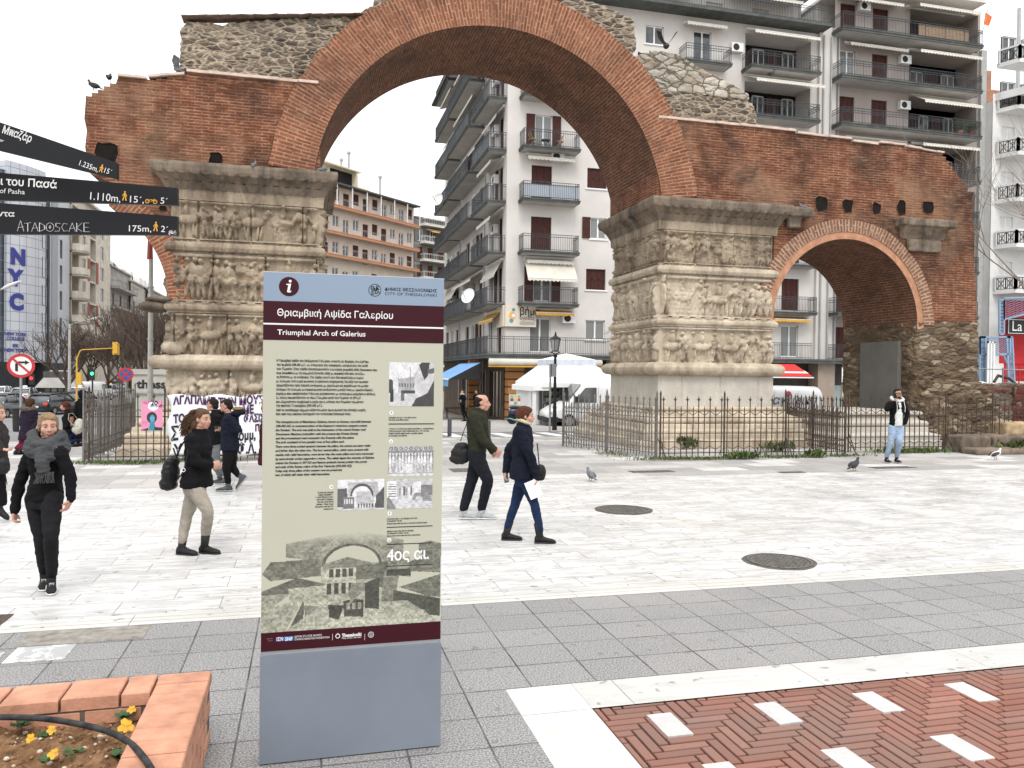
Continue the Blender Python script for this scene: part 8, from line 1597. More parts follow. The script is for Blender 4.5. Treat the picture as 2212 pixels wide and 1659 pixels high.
def shoe(root, an, toe, m, sole=M_sole, s=1.0, boot=0, th=.024, p=0):
    up = Vector((0, 0, 1)); d, sd, u, b = foot_frame(an, toe, s, p); L_ = .27*s
    def rg(x, w_, z0, z1): return [b + d*x*L_ + sd*(w_*s*math.cos(t_)) + u*((z0+z1)/2 + (z1-z0)/2*math.sin(t_))*s for t_ in np.linspace(0, 2*math.pi, 14, endpoint=False)]
    def lf(st, nm, m_, p_):
        mb = MB(); k0 = 0
        for q in st: mb.v.extend(tuple(v) for v in rg(*q))
        for i in range(len(st)-1):
            for k in range(14): k2 = (k+1) % 14; mb.f.append((i*14+k, i*14+k2, (i+1)*14+k2, (i+1)*14+k)); mb.m.append(0)
        mb.f.append(tuple(range(13, -1, -1))); mb.f.append(tuple((len(st)-1)*14+k for k in range(14))); mb.m += [0, 0]; return mb.build(nm, m_, p_, smooth=True)
    o = lf([(.0, .024, .015, .07), (.05, .034, .01, .095), (.25, .037, .01, .10), (.42, .039, .01, .088), (.6, .045, .01, .07), (.8, .046, .01, .058), (.94, .034, .01, .045), (1.0, .012, .012, .03)], 'shoe', m, root)
    mb = MB(); A_n = b + d*L_*.24 + u*.09; tp = A_n + (an - A_n).normalized()*(.05 + boot*2); ell_loft(mb, [(b + d*L_*.26 + u*.03, .037*s, .06*s), (A_n, .037*s, .047*s), (tp, (.040 + .15*boot)*s, (.044 + .15*boot)*s)], sd, d, 12); mb.build('ankle_part', m, o, smooth=True)
    lf([(-.01, .026, 0, th), (.06, .037, 0, th), (.4, .041, 0, th), (.62, .048, 0, th*.9), (.85, .046, 0, th*.9), (.97, .03, .0, th*.9), (1.02, .012, .004, th*.8)], 'sole', sole, o)
    mb = MB(); [mb.bar(b + d*L_*(.36+.07*k) + sd*.022*s + u*(.096-.010*k)*s, b + d*L_*(.36+.07*k) - sd*.022*s + u*(.096-.010*k)*s, .006, .006) for k in range(4)]; mb.build('laces', sole if sole is M_sole else M_blk, o)
def head(mb, c, hf, s=1.0, up=None):
    """skull, jaw, nose, brow, cheeks, lips and ears; c = centre of head"""
    up = up or Vector((0, 0, 1)); hf = (hf - up*hf.dot(up)).normalized(); sd = hf.cross(up); R3 = Matrix((sd, hf, up)).transposed()
    def Q(a, b, z): return c + sd*a*s + hf*b*s + up*z*s
    mb.ball(Q(0, -.012, .028), (.074*s, .094*s, .088*s), 18, rot=R3); mb.ball(Q(0, .018, -.03), (.062*s, .072*s, .078*s), 16, rot=R3); mb.ball(Q(0, .045, -.085), (.034*s, .034*s, .028*s), 12, rot=R3); mb.ball(Q(0, .052, .022), (.058*s, .034*s, .03*s), 12, rot=R3)
    for s_ in (-1, 1): mb.ball(Q(.042*s_, .048, -.03), (.026*s, .028*s, .03*s), 10, rot=R3); mb.ball(Q(.076*s_, -.006, -.006), (.010*s, .020*s, .032*s), 10, rot=R3); mb.ball(Q(.045*s_, .0, -.07), (.022*s, .045*s, .025*s), 10, rot=R3)
    mb.tube([Q(0, .084, .018), Q(0, .098, -.012), Q(0, .109, -.032), Q(0, .092, -.042)], [.008*s, .010*s, .0135*s, .010*s], 8); [mb.ball(Q(.011*s_, .094, -.036), .0085*s, 8) for s_ in (-1, 1)]; mb.ball(Q(0, .083, -.062), (.024*s, .014*s, .007*s), 10, rot=R3); mb.ball(Q(0, .080, -.072), (.020*s, .014*s, .007*s), 10, rot=R3)
    return Q, R3
def face_disp(Q, s, base=None):
    E_ = [Q(.031, .092, .004), Q(-.031, .092, .004)]
    def f(c, n_):
        for e in E_:
            d = (c - e).length
            if d < .04*s: c = c - n_ * (.011*s * math.exp(-(d/(.016*s))**2))
        return c
    return f
def hair_mesh(root, pieces, m, vox=.009, amp=.006, fr=45, nm='hair'):
    mb = MB(); [mb.ball(*p_) if len(p_) == 2 else mb.ball(p_[0], p_[1], 14, rot=p_[2]) for p_ in pieces]
    return meshdata_obj(nm, remeshed(mb, vox, 2, lambda c, n_: c + n_*(amp*(noise.noise(Vector((c.x*fr, c.y*fr, c.z*fr*.25))) + .6*noise.noise(c*fr*1.7)))), m, root)
def person(label, foot, J, bf, hfa, sk, top, bot, shoes, hair, dep=None, s=1.0, vox=.0085, hem=None, cw=(1.12, 1.05, 1.1), bulk=1.0, group=None, slim=1.0, hk=1.0, crv=.3, cs=None, dz=0, hup=None, shs=1.0):
    near_ = dep is None; dep = dep or on_z(*foot).dot(_f); P = {k: at_depth(v[0], v[1], dep - (v[2] if len(v) > 2 else 0)) for k, v in J.items()}
    
    for q in 'LR':     # soles on the ground
        k = 'to'+q; t0 = P[k]; pit = rad(J[k][3]) if len(J[k]) > 3 else 0
        if near_ and not pit:
            gt = on_z(J[k][0], J[k][1], .0); dd_ = gt.dot(_f); P[k] = gt if abs(dd_ - dep) < .4 else t0
        P[k].z = gz(P[k].y) + (.03 if pit else .002)
    FD[0] = (_r*math.cos(rad(bf)) - _f*math.sin(rad(bf))).normalized()
    for q in 'LR':
        pit = rad(J['to'+q][3]) if len(J['to'+q]) > 3 else 0; d_, sd_, u_, b_ = foot_frame(None, P['to'+q], s*shs, pit); n_ = b_ + d_*.07 + u_*.17; P['an'+q] = n_
    D = lambda a: (_r*math.cos(rad(a)) - _f*math.sin(rad(a))); fv, hf = D(bf), D(hfa); sv = fv.cross(Vector((0, 0, 1))); g = at_depth(foot[0], foot[1], dep); root = thing('person', (g.x, g.y, min(g.z, 0)), label, 'person', group); Zv = Vector((0, 0, 1))
    mb = MB(); hc, nk, pv = P['head'], P['neck'], (P['hipL'] + P['hipR']) / 2; Q, R3 = head(mb, hc, hf, s * hk, hup); chain(mb, [nk - Zv*.02, nk.lerp(hc, .5), hc - Zv*.03*s], [.062*s, .052*s, .05*s])
    sh = (P['shL'] + P['shR']) / 2; ax_ = sh - pv
    ell_loft(mb, [(pv - Zv*.08, .11*s, .09*s), (pv, .14*s*slim, .085*s), (pv + ax_*.35, .115*s*slim, .08*s), (pv + ax_*.75, .15*s*slim, .105*s), (sh - Zv*.02, .15*s*slim, .085*s), (nk, .06*s, .058*s)], sv, fv)
    for q in 'LR': chain(mb, [P['sh'+q], P['el'+q], P['wr'+q]], [.05*s, .04*s, .026*s], 10); chain(mb, [P['hip'+q], P['kn'+q], P['an'+q]], [.066*s, .046*s, .03*s], 12)
    for q in 'LR':
        if 'hd'+q in P: hand(mb, P['wr'+q], P['hd'+q] - P['wr'+q], D(J['hd'+q][3]) if len(J['hd'+q]) > 3 else fv, s, J['hd'+q][4] if len(J['hd'+q]) > 4 else .5)
        t_ = P['to'+q]; d_, sd_, u_, b_ = foot_frame(P['an'+q], t_, s*shs, rad(J['to'+q][3]) if len(J['to'+q]) > 3 else 0); chain(mb, [P['an'+q], b_ + d_*.065 + u_*.075, b_ + d_*.15 + u_*.045, b_ + d_*.22 + u_*.032], [.032*s, .028*s, .022*s, .018*s], 8)
    meshdata_obj('body', remeshed(mb, vox, 3, face_disp(Q, s * hk)), sk, root)
    for s_ in (-1, 1):
        mb = MB(); mb.ball(Q(.031*s_, .0745, .004), .0115*s, 10); e = mb.build('eye', M_eye, root, smooth=True); mb = MB(); mb.ball(Q(.031*s_, .0815, .003), .0068*s, 8); mb.build('iris', M_iris, e)
        mb = MB(); mb.tube([Q(.014*s_, .0895, .024), Q(.032*s_, .088, .030), Q(.05*s_, .076, .023)], [.003*s, .0038*s, .002*s], 6); mb.build('eyebrow', hair, root)
    mb = MB(); mb.ball(Q(0, .0885, -.062), (.022*s, .010*s, .0055*s), 10, rot=R3); mb.ball(Q(0, .0865, -.0715), (.019*s, .011*s, .0065*s), 10, rot=R3); mb.build('lips', M_lip, root, smooth=True)
    # trousers
    mb = MB(); k_ = crv*.02; ell_loft(mb, [(pv - Zv*.10*s, .13*s*slim, .105*s), (pv - Zv*.02, .168*s*slim, .125*s), (pv + ax_*.3, .150*s*slim, .112*s)], sv, fv)
    for q in 'LR': h_, n_, a_ = P['hip'+q], P['kn'+q], P['an'+q]; chain(mb, [h_ - Zv*.01, h_.lerp(n_, .5), n_, n_.lerp(a_, .35), a_ - Zv*.01], [(.096 + k_)*s, (.082 + k_)*s, (.062 + k_)*s, (.06 + k_)*s, (.045 + k_)*s], 14)
    meshdata_obj('trousers', remeshed(mb, .012, 3, wrinkle(.0065, 9, dep)), bot, root)
    # coat or jacket
    hm = P['hem'] if 'hem' in P else pv; A_ = nk - hm; cr = MB(); sv2 = cs or sv
    mb = MB(); ell_loft(mb, [(hm, .175*s*cw[0]*slim, .13*s*cw[0]), (hm + A_*.12, .172*s*cw[0]*slim, .13*s*cw[0]), (hm + A_*.38, .150*s*cw[1]*slim, .12*s*cw[1]), (hm + A_*.72, .172*s*cw[2]*slim, .130*s*cw[2]), (sh + Zv*.005, .175*s*slim*cw[2], .105*s*cw[2]), (nk - Zv*.005, .095*s, .085*s), (nk + Zv*.04*s, .078*s, .076*s)], sv2, fv)
    for q in 'LR': chain(mb, [P['sh'+q] - Zv*.01, P['sh'+q].lerp(P['el'+q], .5), P['el'+q], P['el'+q].lerp(P['wr'+q], .5), P['wr'+q]], [.070*s*bulk, .060*s*bulk, .052*s*bulk, .046*s*bulk, .038*s*bulk], 14)
    meshdata_obj('jacket', remeshed(mb, .012, 3, wrinkle(.011, 10, dep + 2)), top, root)
    mc, so = shoes
    for q in 'LR': shoe(root, P['kn'+q], P['to'+q], mc, so, s*shs, .05 if mc is M_boot else 0, p=rad(J['to'+q][3]) if len(J['to'+q]) > 3 else 0)
    return root, P, Q, R3, fv, sv, hf
M_boot = plain('boot_leather', (.018, .017, .017), .5, .3, 9, .4); M_snk = plain('black_canvas_shoe', (.018, .018, .02), .8, .2, 9); M_gsn = plain('grey_knit_shoe', (.33, .34, .35), .8, .15, 12); M_csn = plain('charcoal_shoe', (.07, .075, .08), .7, .2, 9); M_tealp = plain('teal_sole', (.08, .36, .42), .6)
def cap_hair(Q, R3, s=1, back=.0, low=0.0, bald=False):
    L_ = [(Q(0, -.03, .038), (.083*s, .092*s, .086*s), R3), (Q(0, -.058, -.01 - low), (.074*s, .058*s, .075*s + low), R3)]
    if not bald: L_ += [(Q(0, .006, .074), (.066*s, .066*s, .044*s), R3)]
    return L_
def fill(conv, d): return {k: (*conv(v[0], v[1]), *v[2:]) for k, v in d.items()}
# blonde woman with the grey scarf
cv = lambda x, y: (.28105*x, 850.3 + .28105*y)
r1, P, Q, R3, fv, sv, hf = person('person in a black jacket with blonde hair tied back and a thick grey scarf, walking', cv(390, 1555), fill(cv, dict(head=(372, 252), neck=(362, 365), shL=(452, 440, .06), shR=(250, 448, .0), elL=(540, 620, .05), wrL=(548, 812, .12), hdL=(512, 885, .14, 180, .5), elR=(150, 680, -.02), wrR=(112, 905, .02), hdR=(108, 985, .05, 0, .9), hem=(345, 815), hipL=(400, 800, .03), hipR=(275, 800, -.03),
    knL=(392, 1105, .12), anL=(372, 1430, .06), toL=(392, 1556, .26), knR=(318, 1120, .0), anR=(275, 1425, -.10), toR=(330, 1524, .02))), 62, 55, SK3, C_blk, cloth('black_denim', (.014, .014, .016), 9, .5), (M_snk, M_sole), H_bl, s=.95, cw=(1.06, 1.0, 1.05), bulk=1.1, slim=.9, hk=1.05, vox=.0075)
hair_mesh(r1, cap_hair(Q, R3, 1.09) + [(Q(.07, -.02, .0), (.016, .05, .06), R3), (Q(-.07, -.02, .0), (.016, .05, .06), R3), (Q(-.02, -.14, .03), (.035, .045, .04), R3), (Q(-.03, -.17, -.03), (.035, .035, .08), R3), (Q(-.03, -.16, -.12), (.022, .026, .07), R3)], H_bl)
nk = P['neck']; mb = MB()
for k, (r_x, dz_, rr_) in enumerate(((.125, -.015, .058), (.14, -.07, .06), (.115, .038, .048))): mb.tube([nk + sv*(r_x*math.cos(t_)) + fv*(r_x*.85*math.sin(t_) + .02) + Vector((0, 0, dz_ + .02*math.sin(2*t_ + k) - .035*math.sin(t_))) for t_ in np.linspace(0, 2*math.pi, 26, endpoint=False)], rr_, 10, closed=True)
mb.tube([nk + fv*.13 + sv*.05 - Vector((0, 0, .06)), nk + fv*.19 + sv*.03 - Vector((0, 0, .16)), nk + fv*.19 + sv*.02 - Vector((0, 0, .27))], [.05, .07, .06], 10, flat=.4)
meshdata_obj('scarf', remeshed(mb, .011, 2, wrinkle(.014, 16, 4)), C_scf, r1); mb = MB(); r_ = random.Random(2)
for i in range(16): b = nk + fv*.19 + sv*(.085 - .0095*i) - Vector((0, 0, .265)); mb.tube([b, b + Vector((r_.gauss(0, .006), 0, -.05)), b + Vector((r_.gauss(0, .015), 0, -.10))], [.006, .005, .004], 5)
mb.build('scarf_fringe', C_scf, r1)
for q in 'LR':
    t_, a_ = P['to'+q], P['an'+q]; d = fv; sd = d.cross(Vector((0, 0, 1))); mb = MB()
    for sg in (-1, 1): mb.tube([t_ - d*.235 + sd*sg*.040 + Vector((0, 0, .045)), t_ - d*.17 + sd*sg*.043 + Vector((0, 0, .062)), t_ - d*.12 + sd*sg*.046 + Vector((0, 0, .04)), t_ - d*.07 + sd*sg*.047 + Vector((0, 0, .05))], .0035, 5)
    mb.build('shoe_stripe', M_sole, r1)
# curly haired woman with the backpack
cv = lambda x, y: (329.2 + .2315*x, 850.3 + .2315*y)
r2, P, Q, R3, fv, sv, hf = person('person with long curly brown hair, black jacket, beige jeans and black ankle boots', cv(420, 1510), fill(cv, dict(head=(470, 238), neck=(440, 358), shL=(470, 405, -.15), shR=(365, 415, .16), elL=(500, 600, -.18), wrL=(555, 655, -.05), hdL=(595, 668, -.02, -90, .9), elR=(405, 640, .2), wrR=(545, 668, .12), hdR=(600, 655, .08, -90, .9), hem=(410, 868), hipL=(405, 860, -.09), hipR=(385, 860, .09),
    knL=(318, 1150, -.08), anL=(262, 1370, -.1), toL=(420, 1512, -.08), knR=(522, 1100, .12), anR=(478, 1360, .1), toR=(632, 1500, .12))), 12, 22, SK1, C_blk, C_bei, (M_boot, M_boot), H_cu, s=.97, cw=(1.28, 1.12, 1.1), bulk=1.15, vox=.0075)
hair_mesh(r2, cap_hair(Q, R3, 1.05) + [(Q(0, -.09, -.06), (.10, .075, .11), R3), (Q(0, -.13, -.15), (.10, .075, .10), R3)], H_cu)
mb = MB(); r_ = random.Random(5)
for i in range(300):
    a = r_.uniform(-1, 1); el_ = r_.uniform(-.3, 1); b = Q(.085*math.sin(a*1.9), -.05 - .05*math.cos(a*1.4) + .06*max(0, el_ - .5), .03 + .08*el_); p_ = [b]; d = (hf*(-.55) + sv*(a*.45) + Vector((0, 0, -.55 + .35*el_))).normalized(); L_ = r_.uniform(.12, .27); ph = r_.uniform(0, 6); hx = d.cross(Vector((0, 0, 1))).normalized(); hy = d.cross(hx)
    for k in range(1, 12): d = (d + Vector((0, 0, -.11))).normalized(); p_.append(p_[-1] + d*L_/11 + hx*.010*math.cos(ph + k*1.5) + hy*.010*math.sin(ph + k*1.5))
    mb.tube(p_, [.010*(1 - .05*k) for k in range(12)], 4, cap=False)
mb.build('curls', H_cu, r2, smooth=True)
def bag_obj(nm, label, pieces, straps, m, cat, strap_r=.012, vox=.014, group=None, buckle=None):
    root = thing(nm, pieces[0][0], label, cat, group); mb = MB(); [mb.ball(p_[0], p_[1], 16, rot=p_[2] if len(p_) > 2 else None) for p_ in pieces]; meshdata_obj('bag_body', remeshed(mb, vox, 3, wrinkle(.010, 13, 3)), m, root)
    for st in straps: mb = MB(); mb.tube(st, strap_r, 7, flat=.5); mb.build('strap', m, root)
    if buckle: mb = MB(); mb.tube([buckle + _r*.02*math.cos(t_) + Vector((0, 0, .02*math.sin(t_))) - _f*.01 for t_ in np.linspace(0, 2*math.pi, 8, endpoint=False)], .004, 5, closed=True); mb.build('buckle', M_frame, root)
    return root
dp = on_z(*cv(420, 1510)).dot(_f); X = lambda x, y, o=0, cv=cv, dp=dp: at_depth(*cv(x, y), dp - o); Rb = Matrix((fv, sv, Vector((0, 0, 1)))).transposed()
bag_obj('backpack', 'black leather backpack worn by the curly haired person', [(X(170, 740), (.085, .125, .17), Rb), (X(185, 640), (.07, .10, .07), Rb), (X(150, 840), (.09, .12, .08), Rb)], [[X(225, 590, .1), X(262, 500, .15), X(300, 440, .18), X(345, 420, .22)], [X(195, 508, .05), X(215, 570, .06), X(235, 600, .06)], [X(345, 430, .22), X(330, 560, .23), X(300, 700, .2), X(265, 765, .16), X(230, 800, .1)]], plain('black_leather', (.016, .016, .017), .45, .2, 6), 'backpack', buckle=X(293, 712, .24))
# two men by the banner
p4 = fill(cv, dict(head=(688, 118), neck=(722, 200), shL=(705, 225, .14), shR=(760, 222, -.12), elL=(815, 350, .16), wrL=(680, 335, .12), hdL=(640, 330, .08, 180, 1.0), elR=(720, 360, -.15), wrR=(650, 345, -.06), hdR=(612, 335, -.05, 180, 1.0), hem=(725, 525), hipL=(715, 530, .08), hipR=(735, 530, -.08), knL=(690, 690, .08), anL=(670, 855, .08), toL=(590, 912, .08), knR=(745, 680, -.08), anR=(832, 770, -.1), toR=(790, 878, -.1, 50)))
r4, P, Q, R3, fv, sv, hf = person('person in a dark navy parka looking down at a phone held in both hands', cv(640, 918), p4, 175, 178, SK2, C_nav, C_blk, (M_csn, M_gsn), H_dk, s=1.04, cw=(1.15, 1.15, 1.15), bulk=1.15, vox=.010, hup=Vector((-.3, 0, 1)).normalized()); hair_mesh(r4, cap_hair(Q, R3), H_dk); hair_mesh(r4, [(P['neck'] - fv*.11 + Vector((0, 0, .03)), (.09, .13, .07)), (P['neck'] - fv*.2 + Vector((0, 0, .05)), (.07, .11, .05))], C_nav, .012, .01, 12, 'hood'); hair_mesh(r4, [(P['neck'] - fv*.13 + Vector((0, 0, .11)), (.09, .1, .03))], C_fur, .01, .02, 70, 'fur_trim'); hair_mesh(r4, [(Q(0, .055, -.075), (.05, .042, .035), R3)], H_dk, .008, .004, 80, 'beard')
def slab(nm, label, c, ux, uy, w, h, th, m, cat): mb = MB(); mb.obox(c, (ux, uy, Vector(ux).cross(Vector(uy))), (w, h, th)); return tag(mb.build(nm, m), label, cat)
slab('phone', 'dark phone held in both hands by the person in the navy parka', P['hdL'] + fv*.06 + Vector((0, 0, .02)), fv, Vector((0, .1, 1)), .10, .06, .01, M_blk, 'phone')
p3 = fill(cv, dict(head=(560, 108), neck=(592, 170), shL=(560, 205, .14), shR=(640, 200, -.14), elL=(585, 330, .14), wrL=(575, 430, .16), elR=(650, 330, -.14), wrR=(640, 420, -.1), hem=(585, 470), hipL=(575, 475, .08), hipR=(605, 475, -.08), knL=(595, 640, .06), anL=(620, 800, .0), toL=(580, 850, .1), knR=(560, 620, -.1), anR=(555, 760, -.15), toR=(520, 815, -.1)))
r3, P, Q, R3, fv, sv, hf = person('person in a black hooded jacket and grey sweatpants behind the one with the phone', cv(600, 852), p3, 165, 190, SK2, C_blk, C_gsw, (M_csn, M_sole), H_dk, s=1.03, cw=(1.1, 1.15, 1.15), bulk=1.1, vox=.011); hair_mesh(r3, cap_hair(Q, R3), H_dk); hair_mesh(r3, [(P['neck'] - fv*.1, (.1, .12, .06))], C_blk, .012, .008, 12, 'hood')
c8_ = lambda x, y: (.3348*x, 548.6 + .3348*y)
p5 = fill(c8_, dict(head=(1725, 975), neck=(1730, 1030), shL=(1725, 1060, .15), shR=(1765, 1060, -.15), elL=(1745, 1160, .2), wrL=(1712, 1135, .15), hdL=(1685, 1128, .12, 180, .9), elR=(1760, 1150, -.15), wrR=(1720, 1140, -.05), hem=(1725, 1360), hipL=(1720, 1250, .08), hipR=(1740, 1250, -.08), knL=(1722, 1370, .06), anL=(1722, 1480, .05), toL=(1690, 1505, .1), knR=(1745, 1370, -.08), anR=(1755, 1470, -.1), toR=(1730, 1500, -.1)))
r5, P, Q, R3, fv, sv, hf = person('person in a long maroon coat with a fur hood, half hidden behind the panel', c8_(1710, 1500), p5, 180, 180, SK1, C_mar, C_blk, (M_boot, M_boot), H_br, s=1.0, cw=(1.25, 1.2, 1.15), bulk=1.1, vox=.012); hair_mesh(r5, [(Q(0, -.03, .0), (.11, .13, .14), R3)], C_mar, .012, .008, 12, 'hood'); hair_mesh(r5, [(Q(0, .04, .05), (.10, .05, .09), R3), (Q(.06, .04, -.06), (.04, .05, .08), R3), (Q(-.06, .04, -.06), (.04, .05, .08), R3)], C_fur, .011, .025, 60, 'fur_trim')
# woman with the white rucksack, tall dark figure, woman in plum coat
c6_ = lambda x, y: (.1488*x, 757 + .1488*y)
p6 = fill(c6_, dict(head=(935, 812), neck=(975, 880), shL=(965, 930, .12), shR=(1060, 925, -.1), elL=(985, 1080, .18), wrL=(925, 1145, .15), hdL=(890, 1150, .14, 180, .6), elR=(1110, 1060, -.1), wrR=(1080, 1150, -.05), hem=(990, 1210), hipL=(975, 1210, .06), hipR=(1040, 1210, -.08), knL=(1000, 1340, .05), anL=(1010, 1440, .0), toL=(975, 1480, .1), knR=(1060, 1340, -.1), anR=(1080, 1430, -.1), toR=(1050, 1470, -.05)))
r6, P, Q, R3, fv, sv, hf = person('person with dark red curly hair, black jacket and a cream rucksack, looking left', c6_(1000, 1480), p6, 150, 150, SK1, C_blk, C_bjn, (M_boot, M_boot), H_rd, dep=21.5, s=.98, vox=.014); hair_mesh(r6, cap_hair(Q, R3, 1.2) + [(Q(0, -.06, -.08), (.11, .08, .12), R3)], H_rd, .014, .016, 30); dpp = 21.5; X = lambda x, y, o=0: at_depth(*c6_(x, y), dpp - o)
bag_obj('rucksack', 'cream white cloth rucksack on the back of the red haired person', [(X(1150, 1090), (.13, .12, .19)), (X(1120, 1150), (.14, .12, .12))], [[X(1130, 1000), X(1050, 910, .1), X(1000, 920, .18), X(990, 1000, .2), X(1060, 1090, .18)], [X(1190, 1020), X(1240, 1190)]], cloth('cream_canvas', (.52, .50, .42), 12, .6), 'rucksack')
p7 = fill(c6_, dict(head=(1205, 640), neck=(1185, 720), shL=(1130, 760, .1), shR=(1215, 760, -.1), elL=(1090, 900, .15), wrL=(1110, 1030, .15), elR=(1200, 900, -.1), wrR=(1200, 1020), hem=(1170, 1080), hipL=(1150, 1080), hipR=(1210, 1080), knL=(1170, 1250), anL=(1180, 1410), toL=(1160, 1455, .1), knR=(1225, 1250), anR=(1215, 1410), toR=(1190, 1440, .1)))
r7, P, Q, R3, fv, sv, hf = person('tall person all in black with hood up, standing behind the grey railing corner', c6_(1180, 1450), p7, -60, -60, SK2, C_blk, C_blk, (M_boot, M_boot), H_dk, dep=23.5, s=1.12, vox=.015); hair_mesh(r7, [(Q(0, -.01, .01), (.12, .13, .15), R3)], C_blk, .014, .008, 12, 'hood')
p8 = fill(c6_, dict(head=(450, 775), neck=(430, 860), shL=(500, 900, 0), shR=(345, 900, 0), elL=(520, 1040), wrL=(480, 1140, .1), elR=(310, 1030), wrR=(330, 1140, .1), hem=(380, 1290), hipL=(430, 1180), hipR=(340, 1180), knL=(370, 1360), anL=(360, 1450), toL=(400, 1480, -.1), knR=(320, 1370), anR=(320, 1460), toR=(350, 1500, -.1)))
r8, P, Q, R3, fv, sv, hf = person('person seen from behind in a long plum quilted coat with grey fur hood', c6_(350, 1500), p8, -70, -65, SK1, C_prn, C_bur, (M_boot, M_boot), H_br, dep=19.5, s=1.0, vox=.014, cw=(1.2, 1.15, 1.15), bulk=1.1); hair_mesh(r8, cap_hair(Q, R3, 1.25), H_br, .013, .012, 30); hair_mesh(r8, [(P['neck'] - hf*.04 + Vector((0, 0, .02)), (.19, .13, .07))], cloth('grey_fur', (.13, .11, .09), 60, 1), .012, .03, 50, 'fur_hood')
# person cut by the left edge
cv = lambda x, y: (.28105*x, 850.3 + .28105*y)
p9 = fill(cv, dict(head=(-15, 150), neck=(-30, 225), shL=(-40, 270, .12), shR=(-40, 270, -.12), elL=(-25, 360, .18), wrL=(20, 425, .18), hdL=(40, 430, .18, 0, .8), elR=(-60, 380, -.15), wrR=(-50, 470, -.1), hem=(-35, 600), hipL=(-30, 520, .08), hipR=(-40, 520, -.08), knL=(5, 740, .05), anL=(120, 925, .0), toL=(60, 985, .05, 35), knR=(-90, 740, -.1), anR=(-140, 925, -.1), toR=(-40, 985, -.1)))
r9, P, Q, R3, fv, sv, hf = person('blonde person in dark coat and trousers, cut by the left picture edge', cv(60, 985), p9, 5, 5, SK1, cloth('charcoal_coat', (.035, .03, .03), 9, .5), C_blk, (M_boot, M_boot), H_bl, s=1.0, vox=.011, cw=(1.15, 1.1, 1.1)); hair_mesh(r9, cap_hair(Q, R3, 1.05) + [(Q(0, -.06, -.08), (.08, .06, .1), R3)], H_bl); dpp = on_z(*cv(60, 985)).dot(_f); X = lambda x, y, o=0: at_depth(*cv(x, y), dpp - o)
bag_obj('shoulder_bag', 'dark shoulder bag hanging beside the person cut by the left edge', [(X(22, 555, .15), (.09, .05, .12)), (X(10, 590, .15), (.1, .05, .06))], [[X(20, 500, .15), X(-10, 380, .2), X(-40, 270, .2)], [X(40, 610, .15), X(55, 700, .15)]], MATS['black_leather'], 'bag', .008)
# couple on the right of the panel
cv = lambda x, y: (954.6 + .2248*x, 822.9 + .2248*y)
pA = fill(cv, dict(head=(388, 208), neck=(345, 290), shL=(375, 330, -.17), shR=(305, 335, .17), elL=(410, 520, -.2), wrL=(478, 675, -.1), hdL=(520, 700, -.08, -90, .7), elR=(385, 560, .22), wrR=(500, 655, .16), hdR=(560, 690, .14, -90, .7), hem=(335, 690), hipL=(350, 710, -.09), hipR=(320, 710, .09), knL=(285, 960, -.08), anL=(225, 1262, -.1), toL=(352, 1330, -.08), knR=(445, 955, .12), anR=(402, 1245, .1), toR=(524, 1332, .14)))
rA, P, Q, R3, fv, sv, hf = person('balding person in an olive bomber jacket, dark faded jeans and grey trainers', cv(300, 1338), pA, 2, 2, SK3, C_olv, C_gjn, (M_gsn, M_sole), H_dk, s=1.06, cw=(.98, 1.12, 1.16), bulk=1.2, vox=.008, crv=.8)
hair_mesh(rA, [(Q(0, -.045, .030), (.080, .066, .070), R3), (Q(0, -.05, -.02), (.079, .052, .06), R3), (Q(.069, -.02, .035), (.012, .035, .03), R3), (Q(-.069, -.02, .035), (.012, .035, .03), R3), (Q(0, -.01, .10), (.04, .06, .02), R3)], H_dk, .008, .003, 60); mb = MB(); ell_loft(mb, [(P['neck'] + Vector((0, 0, -.0)), .085, .082), (P['neck'] + Vector((0, 0, .055)) + fv*.01, .074, .074)], sv, fv); mb.build('collar', C_olv, rA, smooth=True)
dpp = on_z(*cv(300, 1338)).dot(_f); X = lambda x, y, o=0: at_depth(*cv(x, y), dpp - o)
RT_ = Matrix.Rotation(TH, 3, 'Z').transposed(); bag_obj('messenger_bag', 'black shoulder bag hanging behind the person in the olive jacket', [(X(175, 700, .05), (.135, .06, .14), RT_), (X(165, 750, .05), (.15, .06, .08), RT_), (X(190, 630, .05), (.10, .05, .06), RT_)], [[X(178, 578, .08), X(215, 470, .14), X(250, 380, .18), X(300, 290, .1)]], MATS['black_leather'], 'bag', .007)
pB = fill(cv, dict(head=(808, 338), neck=(775, 430), shL=(815, 480, -.15), shR=(740, 480, .15), elL=(690, 640, -.05), wrL=(612, 870, -.1), hdL=(608, 905, -.08, 0, .8), elR=(850, 720, .22), wrR=(912, 935, .16), hdR=(905, 1000, .15, 180, .8), hem=(765, 935), hipL=(775, 930, -.08), hipR=(795, 930, .08), knL=(700, 1195, -.08), anL=(642, 1440, -.1), toL=(772, 1532, -.08), knR=(888, 1180, .1), anR=(960, 1400, .1), toR=(1095, 1452, .12)))
pB['elL'] = (*cv(645, 650), -.1)
rB, P, Q, R3, fv, sv, hf = person('person with auburn bob hair, navy quilted jacket and blue skinny jeans, walking', cv(680, 1538), pB, 0, 3, SK3, C_nav, C_bjn, (M_boot, M_blk), H_rd, s=.98, cw=(1.22, 1.08, 1.12), bulk=1.2, vox=.008, crv=.0)
